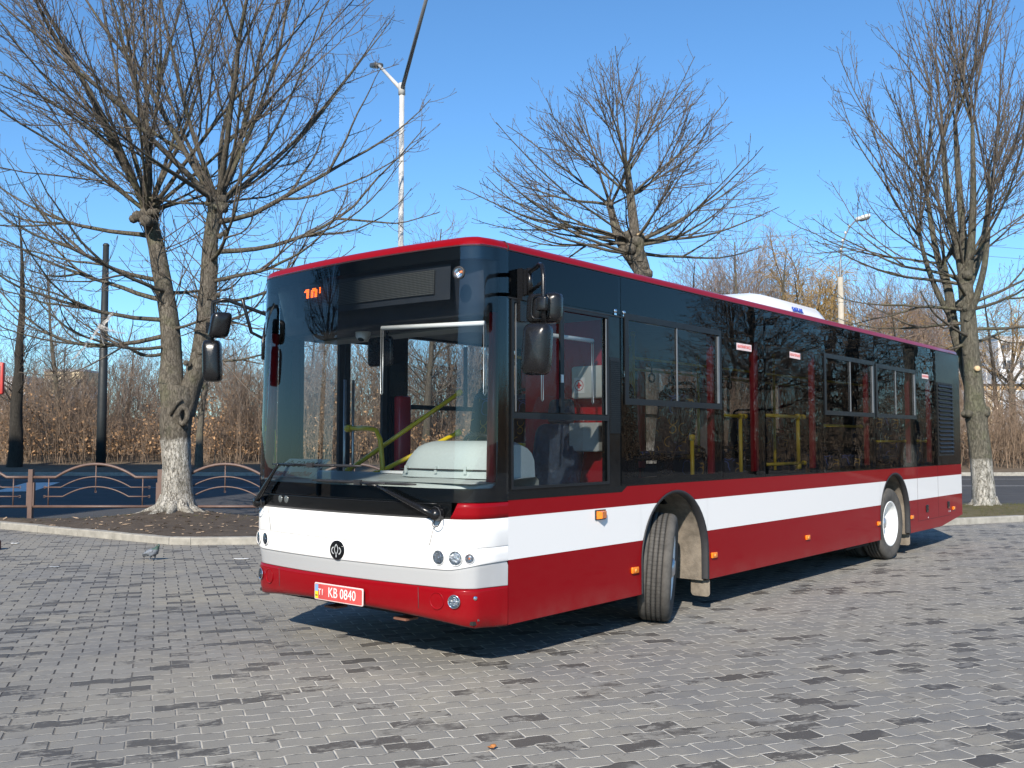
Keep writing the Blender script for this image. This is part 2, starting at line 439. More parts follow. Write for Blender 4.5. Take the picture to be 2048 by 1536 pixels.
    lean = mth(n, 'MULTIPLY', mth(n, 'ADD', mth(n, 'MULTIPLY', mth(n, 'SUBTRACT', rc[1], .5), mth(n, 'SUBTRACT', cf, .5)), mth(n, 'MULTIPLY', mth(n, 'SUBTRACT', rc[2], .5), mth(n, 'SUBTRACT', rf, .5))), .006)
    hgt = mth(n, 'ADD', mth(n, 'ADD', cham, lean), mth(n, 'MULTIPLY', fin.outputs[0], .0011))
    bp = n.nodes.new('ShaderNodeBump'); bp.inputs['Strength'].default_value = .75; bp.inputs['Distance'].default_value = 1.0
    n.links.new(hgt, bp.inputs['Height']); n.links.new(bp.outputs[0], b.inputs['Normal'])
    return m

def ground_mat(name, c1, c2, c3, scale=3., bs=.6, fine=60):
    m, n, out = nt(name); g = n.nodes.new('ShaderNodeNewGeometry'); P = g.outputs['Position']
    a = noise(n, scale, 6, .65, P); b_ = noise(n, fine, 5, .7, P); l = noise(n, scale*.15, 3, .5, P)
    c = ramp(n, a.outputs[0], [(.32, c1), (.55, c2), (.75, c3)])
    c = mixc(n, mth(n, 'MULTIPLY', maprange(n, b_.outputs[0], .35, .75), .5), c, tuple(x*.55 for x in c1))
    c = mixc(n, maprange(n, l.outputs[0], .4, .65, 0, .35), c, c3)
    p = prin(n, out, **{'Base Color': c, 'Roughness': .92, 'Specular IOR Level': .2})
    h = mth(n, 'ADD', mth(n, 'MULTIPLY', a.outputs[0], .02), mth(n, 'MULTIPLY', b_.outputs[0], .006))
    bp = n.nodes.new('ShaderNodeBump'); bp.inputs['Strength'].default_value = bs; bp.inputs['Distance'].default_value = 1.0
    n.links.new(h, bp.inputs['Height']); n.links.new(bp.outputs[0], p.inputs['Normal'])
    return m

M = {}
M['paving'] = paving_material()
M['asphalt'] = ground_mat('asphalt', (.062, .062, .064), (.075, .075, .076), (.095, .093, .09), 1.2, .35, 120)
M['soil'] = ground_mat('bare_soil', (.062, .049, .038), (.09, .072, .056), (.125, .10, .078), 5, .9, 40)
M['turf'] = ground_mat('worn_turf', (.085, .085, .035), (.12, .10, .055), (.17, .14, .085), 4, .9, 50)
M['litter'] = ground_mat('leaf_litter', (.11, .085, .06), (.16, .125, .09), (.21, .17, .12), 2, .9, 30)
M['kerb'] = plain('kerb_concrete', (.31, .295, .26), .85, var=.22, scale=7, bstr=.35, bscale=70)
M['roadline'] = plain('road_line_paint', (.55, .55, .53), .7, var=.25, scale=9)

# ------------------------------------------------------------------ the ground
def sheet(name, pts, z, mat):
    b = MB(); b.add([(p.x, p.y, z if z is not None else p.z) for p in pts], [tuple(range(len(pts)))]); return struct(b.build(name, mat, fix=False))

C0 = W(0, 0)
g = MB(); R0 = 1400
g.add([(C0.x-R0, C0.y-R0, -.16), (C0.x+R0, C0.y-R0, -.16), (C0.x+R0, C0.y+R0, -.16), (C0.x-R0, C0.y+R0, -.16)], [(0,1,2,3)])
struct(g.build('ground', M['litter']))

# kerb line of the square (lat, away), and the road edge behind the verge
KL = [(-40, 19.6), (-15, 19.3), (-10.6, 18.45), (-9.225, 17.49), (-5.248, 14.86), (-4.9, 14.80), (-3.9, 14.88), (2.0, 16.0), (8.234, 18.25), (10.04, 19.02), (20, 23.0), (40, 31)]
VE = [(-40, 21.2), (-15, 20.4), (-10.6, 19.0), (-9.6, 18.05), (-8.2, 18.35), (-5.05, 19.1), (10.4, 21.9), (20, 26.2), (40, 34.5)]
paving_pts = [W(a, d) for a, d in KL] + [W(40, -45), W(-40, -45)]
def poly_sheet(name, ptsA, z, mat):
    bm = bmesh.new(); vs = [bm.verts.new((p.x, p.y, z)) for p in ptsA]; f = bm.faces.new(vs)
    bmesh.ops.triangulate(bm, faces=[f]); bmesh.ops.recalc_face_normals(bm, faces=bm.faces)
    me = bpy.data.meshes.new(name); bm.to_mesh(me); bm.free(); me.materials.append(mat)
    if me.polygons[0].normal.z < 0: me.flip_normals()
    return struct(link(name, me))
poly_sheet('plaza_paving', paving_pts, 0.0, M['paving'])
poly_sheet('road', [W(-160, 18), W(-40, 17), W(40, 17), W(160, 60), W(160, 90), W(40, 46.0), W(-160, 46.0)], -.1, M['asphalt'])

def resample(poly, step):
    out = [Vector((*poly[0], 0))]
    for a, b in zip(poly[:-1], poly[1:]):
        a = Vector((*a, 0)); b = Vector((*b, 0)); n_ = max(1, int((b-a).length/step))
        for i in range(1, n_+1): out.append(a.lerp(b, i/n_))
    return out

# kerb stones: one run of concrete kerb with joints cut between the stones
def kerb_run(name, poly, z0, z1, wid, mat, step=1.0, inward=1):
    b = MB(); pts = resample(poly, step); P = [W(p.x, p.y) for p in pts]
    rng = random.Random(5)
    for a, c in zip(P[:-1], P[1:]):
        d = (c-a); ln = d.length; d.normalize(); nrm = Vector((-d.y, d.x, 0))*inward
        gp = .004; dz = rng.uniform(-.006, .006); dn = rng.uniform(-.004, .004)
        a2 = a + d*gp + nrm*dn; c2 = c - d*gp + nrm*dn; ch = .018
        prof = [(0, z0), (0, z1-ch+dz), (ch*.4, z1-ch*.3+dz), (ch, z1+dz), (wid, z1+dz), (wid, z0)]
        vs = [(q+nrm*o) + Vector((0, 0, h)) for q in (a2, c2) for o, h in prof]
        k = len(prof); fs = [(i, i+1, k+i+1, k+i) for i in range(k-1)] + [tuple(range(k-1, -1, -1)), tuple(range(k, 2*k))]
        b.add(vs, fs, False)
    return struct(b.build(name, mat))
kerb_run('kerb', KL, -.12, .115, .15, M['kerb'], 1.0)
kerb_run('far_kerb', [(-120, 46.2), (42, 46.2)], -.2, .06, .16, M['kerb'], 3.0)

# verge between square and road: a strip of mesh that rises under the big tree
T1 = (-6.35, 18.3); T3 = (10.25, 21.0)
def verge():
    b = MB(); n_ = 15
    A = resample(KL, .3)
    import bisect
    va = [p[0] for p in VE]
    rng = random.Random(3); rows = []
    for p in A:
        i = max(1, min(len(VE)-1, bisect.bisect(va, p.x))); (x0, y0), (x1, y1) = VE[i-1], VE[i]
        e = y0 + (y1-y0)*(p.x-x0)/(x1-x0); row = []
        s0 = p.y+.14
        for k in range(n_+1):
            u = k/n_; dd = s0 + (max(e, s0+.3)-s0)*u
            h = .105 + .05*math.sin(math.pi*u)
            r1 = math.hypot((p.x-T1[0]), (dd-T1[1])); h += .16*math.exp(-(r1/1.0)**2)
            r3 = math.hypot((p.x-T3[0]), (dd-T3[1])); h += .06*math.exp(-(r3/.7)**2)
            h += rng.uniform(-.012, .012)
            if k == n_: h = -.12
            row.append(W(p.x, dd, h))
        rows.append(row)
    # soil near the big tree on the left, turf on the right
    b.smooth = True; nn = len(rows[0])
    vs = [q for r in rows for q in r]; base = b.add(vs, [])
    for i in range(len(rows)-1):
        b.cur = 0 if A[i].x < 1 else 1
        for k in range(nn-1):
            b.f.append((i*nn+k, (i+1)*nn+k, (i+1)*nn+k+1, i*nn+k+1)); b.m.append(b.cur); b.sm.append(True)
    o = b.build('verge', [M['soil'], M['turf']], fix=False)
    return struct(o)
verge_ob = verge()

# far verge and the low bank on which the thicket stands
def bank_h(lat, d):
    d = d - max(0, lat-42)*.45 if d > 60 else d
    pts = ((46.3, .04), (47.2, .10), (49.0, .16), (52, .3), (56, .5), (64, .95), (74, 1.9), (86, 3.1), (100, 3.9), (135, 4.8), (240, 5.2))
    h = 0.04
    for (a, p), (b_, q) in zip(pts[:-1], pts[1:]):
        if d >= a: h = p+(q-p)*min(1, (d-a)/(b_-a))
    k = 1 if lat < 14 else max(.28, 1-(lat-14)/22)
    return .04+(h-.04)*(k if d > 56 else 1)
def bank():
    b = MB(); rng = random.Random(8); rows = []
    for i in range(161):
        lat = -150 + i*2.0; row = []
        for d in (46.3, 47.2, 49.0, 52, 56, 64, 74, 86, 100, 135, 240):
            dd = d + (max(0, lat-42)*.45)
            row.append(W(lat, dd, bank_h(lat, d) + rng.uniform(-.05, .05)))
        rows.append(row)
    b.grid(rows); o = b.build('far_bank', M['litter'], fix=False); struct(o)
bank()

# road markings
def strip(name, a, c, wid, z=-.096):
    A = W(*a); Cc = W(*c); d = (Cc-A).normalized(); nrm = Vector((-d.y, d.x, 0))*wid/2
    b = MB(); b.add([(A+nrm)+Vector((0,0,z)), (A-nrm)+Vector((0,0,z)), (Cc-nrm)+Vector((0,0,z)), (Cc+nrm)+Vector((0,0,z))], [(0,1,2,3)])
    return struct(b.build(name, M['roadline']))
strip('lane_line', (-90, 31.8), (60, 37.5), .14)
strip('lane_line', (-90, 39.6), (60, 43.0), .12)
zb = MB()
zb.add([W(-16.95, 31.6, -.095), W(-15.9, 32.2, -.095), W(-18.2, 39.0, -.095), W(-19.3, 38.4, -.095)], [(0,1,2,3)])
zb.add([W(-19.6, 31.6, -.095), W(-18.5, 32.2, -.095), W(-20.8, 39.0, -.095), W(-21.9, 38.4, -.095)], [(0,1,2,3)])
struct(zb.build('crosswalk_marking', M['roadline']))

# ------------------------------------------------------------------ bare trees
M['bark_grey'] = bark('chestnut_bark', (.055, .048, .038), (.20, .175, .14), (.13, .13, .075))
M['bark_white'] = bark('limewashed_chestnut_bark', (.055, .048, .038), (.215, .19, .155), (.13, .13, .08), white_to=1.42)
M['bark_white_b'] = bark('limewashed_bark', (.055, .05, .038), (.20, .185, .145), (.125, .13, .075), white_to=1.05)
M['twig'] = plain('twig_bark', (.105, .086, .068), .85, var=.35, scale=3)
M['twig_grey'] = plain('grey_twig_bark', (.20, .165, .135), .85, var=.35, scale=2)
M['twig_brown'] = plain('brown_twig_bark', (.25, .18, .125), .9, var=.4, scale=.9)
M['twig_willow'] = plain('willow_twig_bark', (.36, .235, .085), .85, var=.35, scale=1.5)
M['bark_dark'] = bark('dark_bark', (.02, .018, .015), (.07, .062, .052))
M['cutwood'] = plain('cut_wood', (.52, .38, .22), .8, var=.25, scale=30)

def nrm3(v): 
    l = math.sqrt(v[0]*v[0]+v[1]*v[1]+v[2]*v[2]) + 1e-9
    return (v[0]/l, v[1]/l, v[2]/l)

def limb(rng, p, d, L, n, up=0., wander=.1, r0=.02, r1=.006, droop=0., curve=None):
    """one branch as a polyline that bends towards the light"""
    pts = [p]; rad = [r0]; x, y, z = p; d = nrm3(d); st = L/n
    for i in range(n):
        w = wander
        u = up*(i/n+.3) - droop
        d = nrm3((d[0]+rng.gauss(0, w), d[1]+rng.gauss(0, w), d[2]+rng.gauss(0, w)+u))
        x += d[0]*st; y += d[1]*st; z += d[2]*st
        pts.append((x, y, z)); rad.append(r0+(r1-r0)*((i+1)/n)**.8)
    return pts, rad

def side_dir(rng, t, ang, flat=.0):
    """direction at an angle from tangent t, random around it"""
    a = nrm3((rng.gauss(0, 1), rng.gauss(0, 1), rng.gauss(0, 1)*(1-flat)))
    dt = a[0]*t[0]+a[1]*t[1]+a[2]*t[2]
    a = nrm3((a[0]-t[0]*dt, a[1]-t[1]*dt, a[2]-t[2]*dt))
    c, s = math.cos(ang), math.sin(ang)
    return (t[0]*c+a[0]*s, t[1]*c+a[1]*s, t[2]*c+a[2]*s)

def at_frac(pts, f):
    n = len(pts)-1; k = min(n-1, int(f*n)); q = f*n-k; a, b = pts[k], pts[k+1]
    return (a[0]+(b[0]-a[0])*q, a[1]+(b[1]-a[1])*q, a[2]+(b[2]-a[2])*q), nrm3((b[0]-a[0], b[1]-a[1], b[2]-a[2]))

def twigs(rng, pts, rad, out, every, Ls, ang=(.5, 1.0), up=.12, lo=.18, depth=1, rt=.0045, tip=True, wander=.09, seg=5, droop=0.):
    L = sum(math.dist(a, b) for a, b in zip(pts[:-1], pts[1:]))
    k = max(1, int(L*(1-lo)/every))
    for i in range(k):
        f = lo + (1-lo)*(i+rng.random()*.9)/k
        if f > .985: continue
        p, t = at_frac(pts, f)
        rr = rad[min(len(rad)-1, int(f*(len(rad)-1)))]
        l = rng.uniform(*Ls)*(1.15-.55*f)
        d = side_dir(rng, t, rng.uniform(*ang), .15)
        r0 = min(rr*.62, rt*(1.1+l*1.1)); 
        q, r = limb(rng, p, d, l, seg, up, wander, r0, rt*.75, droop)
        if tip: r[-1] = rt*1.45; r[-2] = rt*.8                     # the fat bud
        out.append((q, r))
        if depth > 1:
            twigs(rng, q, r, out, every*.8, (Ls[0]*.35, Ls[1]*.4), ang, up*1.4, .2, depth-1, rt*.92, tip, wander*1.1, 4, droop)
        if tip and depth == 1 and l > .28:                           # short spurs with their own buds
            for _ in range(1+int(l*2)):
                p2, t2 = at_frac(q, rng.uniform(.3, .9)); d2 = side_dir(rng, t2, rng.uniform(.6, 1.1))
                q2, r2 = limb(rng, p2, d2, rng.uniform(.05, .18), 3, .25, .1, rt*.85, rt*.7); r2[-1] = rt*1.45; out.append((q2, r2))

def knuckle(rng, out, c, n, elev, Ls, up=.06, r=(.03, .055), every=.34, tw=(.3, .9), depth=2, az=None, wander=.06, seg=12, spread=.06, rt=.0042, forks=(2, 3)):
    """a pollarded knuckle with a fan of limbs that fork again and again"""
    def grow(p, d, L, R_, lev):
        q, rr = limb(rng, p, d, L, max(5, int(seg*(L/Ls[1])**.5)), up, wander, R_, .0075)
        out.append((q, rr)); twigs(rng, q, rr, out, every, tw, depth=depth, rt=rt, lo=.22 if lev == 0 else .12)
        if lev < 2:
            for _ in range(rng.randint(*forks) if lev == 0 else rng.randint(1, 2)):
                f = rng.uniform(.16, .6); p2, t2 = at_frac(q, f); r2 = rr[int(f*(len(rr)-1))]
                grow(p2, side_dir(rng, t2, rng.uniform(.3, .62)), L*(1-f)*rng.uniform(.65, .95), r2*rng.uniform(.5, .7), lev+1)
    for i in range(n):
        a = 2*PI*(i+rng.random()*.8)/n if az is None else rng.uniform(*az)
        e = rng.uniform(*elev); L = rng.uniform(*Ls)
        d = (math.cos(a)*math.cos(e), math.sin(a)*math.cos(e), math.sin(e))
        grow((c[0]+d[0]*spread, c[1]+d[1]*spread, c[2]+d[2]*spread*.6), d, L, rng.uniform(*r), 0)

def cam_pt(lat, d, z, base):
    p = W(lat, d, z); return (p.x-base.x, p.y-base.y, p.z-base.z)

def px_stem(uvr, d, base):
    """pixel column of a stem seen at distance d -> local points (world size), radii from pixel widths"""
    pts, rad = [], []
    for u, v, w, dd in uvr:
        D = d+dd; lat = (u-1024)/F_PX*D; z = CAM.z + (880.3-v)/F_PX*D
        pts.append(cam_pt(lat, D, z, base)); rad.append(.87*w/F_PX*D/2)
    return pts, rad

def smooth_line(pts, rad, k=4):
    """Catmull-Rom through the points"""
    P = [Vector(p) for p in pts]; o = []; r = []
    for i in range(len(P)-1):
        a = P[max(i-1, 0)]; b = P[i]; c = P[i+1]; d = P[min(i+2, len(P)-1)]
        for j in range(k):
            t = j/k
            o.append(tuple(.5*((2*b) + (c-a)*t + (2*a-5*b+4*c-d)*t*t + (3*b-a-3*c+d)*t**3))); r.append(rad[i]+(rad[i+1]-rad[i])*t)
    o.append(tuple(P[-1])); r.append(rad[-1]); return o, r

def lumps(b, p, sz, rng, k=5):
    """a gnarled callus: several small swellings grown together"""
    for i in range(k):
        q = p + Vector((rng.gauss(0, 1), rng.gauss(0, 1), rng.gauss(0, .8)))*sz*.45; r = sz*rng.uniform(.4, .75)
        b.lathe([(0, -r), (r*.7, -r*.7), (r, 0), (r*.75, r*.65), (0, r*.95)], q, (rng.uniform(-.5, .5), rng.uniform(-.5, .5), 1), 9)

def trunk_mesh(name, stems, mat, seed, extra=None, rough=.07):
    """thick stems as rough round columns with swellings"""
    b = MB(); rng = random.Random(seed); n = 20
    for pts, rad in stems:
        pts, rad = smooth_line(pts, rad, 5)
        P = [Vector(p) for p in pts]; vs = []; fs = []; prev = None
        ph = [rng.uniform(0, 6.28) for _ in range(6)]
        for i, p in enumerate(P):
            t = (P[min(i+1, len(P)-1)]-P[max(i-1, 0)]).normalized()
            u = t.cross(Vector((1, 0, 0))).normalized() if prev is None else (prev-t*prev.dot(t)).normalized()
            prev = u; w = t.cross(u)
            for k in range(n):
                a = 2*PI*k/n
                f = 1+rough*(.5*math.sin(2*a+ph[0]+p.z*1.3)+.4*math.sin(3*a+ph[1]-p.z*2.1)+.3*math.sin(5*a+ph[2]+p.z*3.)+.25*math.sin(8*a+ph[3])*math.sin(p.z*5+ph[4]))+rng.uniform(-.02, .02)
                vs.append(p+(u*math.cos(a)+w*math.sin(a))*rad[i]*f)
        for i in range(len(P)-1):
            for k in range(n):
                j = (k+1) % n; fs.append((i*n+k, i*n+j, (i+1)*n+j, (i+1)*n+k))
        fs.append(tuple((len(P)-1)*n+k for k in range(n)))
        b.add(vs, fs, True)
    if extra: extra(b, rng)
    return b.mesh(name, mat)

def tree_obj(root, trunk_me, crown_me):
    link('trunk', trunk_me, root); c = link('crown', crown_me, root); return c

# --- the big chestnut at the left, two pollarded stems on one limewashed trunk
def chestnut_left():
    base = W(*T1, .18)
    root = thing('chestnut_tree', 'big bare chestnut with two pollarded stems and limewashed trunk left of the bus', 'tree', base)
    d = T1[1]
    main = px_stem([(360,1042,98,0),(360,1022,80,0),(358,985,68,0),(356,930,62,0),(353,880,66,0),(352,845,72,0),(358,800,78,0),(362,772,74,0)], d, base)
    A = px_stem([(352,830,60,0),(342,770,58,0),(341,720,48,.1),(337,660,43,.1),(328,600,40,.2),(316,540,38,.2),(306,490,36,.25),(294,448,35,.25),(287,424,40,.25),(284,412,30,.25)], d, base)
    B = px_stem([(368,830,50,0),(380,780,48,0),(396,728,44,-.1),(405,660,40,-.15),(410,600,38,-.2),(413,530,37,-.2),(415,480,33,-.25),(420,440,32,-.25),(425,412,36,-.25),(428,398,26,-.25)], d, base)
    def extra(b, rng):
        # root flare: ridges running out into the soil
        for k in range(9):
            a = 2*PI*k/9+rng.uniform(-.2, .2); L = rng.uniform(.55, .95)
            pts = [(math.cos(a)*r_, math.sin(a)*r_, z_) for r_, z_ in ((.18, .34), (.31, .13), (.31+L*.4, .02), (.31+L, -.09))]
            b.tube(pts, [.12, .10, .06, .03], 8)
        # scar with a thick lip round the hollow, on the side towards the viewer
        c = Vector(px_stem([(366,832,1,-.34)], d, base)[0][0])
        ring = [c + RV*(.085*math.cos(t)) + Vector((0, 0, 1))*(.15*math.sin(t)) + FV*(.03*math.sin(2*t)) for t in [2*PI*i/14 for i in range(15)]]
        b.tube(ring, .05, 8, False)
        c2 = Vector(px_stem([(346,806,1,-.32)], d, base)[0][0]); 
        b.tube([c2-RV*.05-Vector((0,0,.22)), c2+RV*.05, c2+RV*.16+Vector((0,0,.07))], [.03, .055, .03], 8)
        for (u, v, dd, s) in ((290,430,.0,.2),(276,428,.1,.12),(300,424,.1,.12),(427,405,-.3,.17),(415,402,-.2,.11),(440,412,-.3,.12),(412,466,-.3,.09),(440,470,-.25,.10),(322,575,.1,.09),(424,590,-.3,.09),(341,672,.0,.10),(395,700,-.2,.08),(378,728,-.3,.08)):
            p = Vector(px_stem([(u, v, 1, dd)], d, base)[0][0])
            lumps(b, p, s, rng)
    tm = trunk_mesh('trunk', [main, A, B], M['bark_white'], 11, extra)
    rng = random.Random(42); out = []
    kA = px_stem([(287, 420, 1, .25)], d, base)[0][0]; kB = px_stem([(428, 402, 1, -.25)], d, base)[0][0]
    knuckle(rng, out, kA, 9, (.68, 1.35), (5.2, 7.2), up=.03, r=(.045, .075), every=.21, tw=(.28, 1.0))
    knuckle(rng, out, kA, 8, (.2, .8), (3.8, 5.6), up=.07, r=(.028, .046), every=.21, tw=(.3, .95))
    knuckle(rng, out, kB, 9, (.68, 1.35), (5.2, 7.2), up=.03, r=(.045, .075), every=.21, tw=(.28, 1.0))
    knuckle(rng, out, kB, 8, (.15, .8), (3.8, 5.6), up=.07, r=(.028, .046), every=.21, tw=(.3, .95))
    # level branches low on the stems, towards the viewer's left and right
    def low(u, v, dd, lat, away, dz, L, r, up=.05):
        up = up+.035; dz = dz-.12
        p = px_stem([(u, v, 1, dd)], d, base)[0][0]
        dirv = RV*lat + FV*away + Vector((0, 0, dz))
        q, rr = limb(rng, p, tuple(dirv), L*1.05, 14, up, .085, r, .008); out.append((q, rr))
        for _ in range(3):
            f = rng.uniform(.2, .55); p2, t2 = at_frac(q, f)
            q2, r2 = limb(rng, p2, side_dir(rng, t2, rng.uniform(.35, .7), .5), L*(1-f)*.85, 9, up, .08, r*.5, .007); out.append((q2, r2)); twigs(rng, q2, r2, out, .28, (.3, 1.0), depth=2, up=.16)
        twigs(rng, q, rr, out, .26, (.35, 1.1), depth=2, up=.16)
    for a in ((428,440,-.25, 1,-.25,.30,4.9,.06,.02),(432,500,-.2, 1,.1,.28,4.6,.055,.05),(420,560,-.2,.9,-.5,.2,3.6,.045,.06),(425,600,-.2,.8,.5,.0,3.0,.04,.07),
              (404,640,-.1,.8,-.6,-.05,2.6,.04,.06),(414,520,-.2,.5,-.9,.2,3.2,.045,.06),(300,470,.2,-1,.15,.32,4.2,.055,.04),(318,560,.2,-1,-.2,.25,3.9,.05,.05),
              (330,600,.15,-1,.3,.25,4.6,.055,.03),(334,640,.1,-.9,-.45,.05,4.2,.05,.05),(338,668,.1,-1,.1,-.12,4.4,.052,.09),(340,690,.1,-.7,-.8,-.1,3.2,.04,.07),
              (325,580,.1,-.3,-1,.2,3.4,.045,.06),(322,585,.2,.25,.9,.25,3.2,.045,.06),(345,655,.1,.6,-.7,.0,2.6,.035,.05),(392,720,-.1,.75,-.35,.1,2.6,.03,.02),(340,705,0,-.8,.5,.0,3.0,.04,.07)):
        low(*a)
    # young watershoots inside the crown
    for _ in range(60):
        S = (A, B)[rng.random() < .5][0]; p, t = at_frac(S, rng.uniform(.3, .95))
        q, rr = limb(rng, p, (rng.gauss(0, .5), rng.gauss(0, .5), rng.uniform(.2, 1)), rng.uniform(.8, 2.4), 7, .08, .07, .014, .006); out.append((q, rr)); twigs(rng, q, rr, out, .3, (.2, .6), depth=1)
    tree_obj(root, tm, tubes_to_mesh('crown', out, M['twig'], 5, M['bark_grey'], .024))
    return root

def chestnut_mid():
    T2 = (2.86, 20.2); base = W(*T2, .12)
    root = thing('chestnut_tree', 'bare pollarded chestnut with a round crown rising behind the middle of the bus roof', 'tree', base)
    d = T2[1]
    main = px_stem([(1300,1030,64,0),(1300,990,54,0),(1298,860,50,0),(1298,700,46,0),(1294,600,42,0),(1286,540,38,0),(1276,500,34,0),(1268,478,34,0),(1264,466,26,0)], d, base)
    s2 = px_stem([(1294,560,26,0),(1262,510,26,.1),(1240,470,24,.15),(1228,430,18,.2),(1222,400,14,.2)], d, base)
    s3 = px_stem([(1278,510,24,0),(1270,440,22,0),(1264,385,19,0),(1258,330,14,0)], d, base)
    stub = px_stem([(1282,520,20,-.1),(1283,490,19,-.14),(1284,464,18,-.16)], d, base)
    def extra(b, rng):
        for (u, v, dd, s) in ((1270,480,-.1,.2),(1244,470,.1,.13),(1222,402,.2,.1),(1290,540,-.1,.17),(1262,510,0,.14)):
            p = Vector(px_stem([(u, v, 1, dd)], d, base)[0][0]); lumps(b, p, s, rng)
    tm = trunk_mesh('trunk', [main, s2, s3, stub], M['bark_white'], 12, extra)
    rng = random.Random(7); out = []
    k1 = px_stem([(1258, 332, 1, 0)], d, base)[0][0]; k2 = px_stem([(1223, 404, 1, .2)], d, base)[0][0]; k3 = px_stem([(1270, 478, 1, 0)], d, base)[0][0]; k4 = px_stem([(1264, 385, 1, 0)], d, base)[0][0]
    knuckle(rng, out, k1, 5, (.8, 1.45), (2.0, 3.0), up=.04, r=(.024, .038), every=.2, tw=(.25, .8))
    knuckle(rng, out, k4, 5, (.4, 1.2), (2.2, 3.4), up=.05, r=(.024, .038), every=.2, tw=(.25, .85))
    knuckle(rng, out, k2, 7, (.2, 1.3), (2.2, 3.7), up=.05, r=(.022, .038), every=.2, tw=(.25, .85))
    knuckle(rng, out, k3, 9, (.0, 1.0), (2.4, 4.0), up=.06, r=(.022, .04), every=.2, tw=(.25, .85))
    for (lat, away, dz, L) in ((-1,.1,.08,3.9),(-1,-.3,.0,3.4),(-.9,.5,-.05,3.0),(1,.2,.12,3.5),(1,-.3,.2,3.3),(.8,-.6,.05,2.6),(-.9,-.4,.2,3.7),(.95,.3,-.05,3.1),(-.7,.6,.3,3.3),(.7,.7,.3,3.0),(-1,.0,.3,3.9)):
        p, t = at_frac(main[0], rng.uniform(.72, .92)); dv = RV*lat+FV*away+Vector((0,0,dz))
        q, rr = limb(rng, p, tuple(dv), L, 11, .06, .06, .045, .007); out.append((q, rr)); twigs(rng, q, rr, out, .25, (.25, .9), depth=2, up=.12)
        p2, t2 = at_frac(q, .35); q2, r2 = limb(rng, p2, side_dir(rng, t2, .5, .4), L*.55, 8, .06, .06, .025, .006); out.append((q2, r2)); twigs(rng, q2, r2, out, .25, (.25, .8), depth=2, up=.12)
    c = tree_obj(root, tm, tubes_to_mesh('crown', out, M['twig'], 5, M['bark_grey'], .024))
    sb = MB(); e = Vector(stub[0][-1]); t = (e-Vector(stub[0][-2])).normalized()
    sb.lathe([(0, .004), (stub[1][-1]*1.0, .002), (stub[1][-1]*1.02, -.03)], e, t, 16); sb.v = [tuple(Vector(v)+base) for v in sb.v]
    sb.build('cut_face', M['cutwood'], root)
    return root

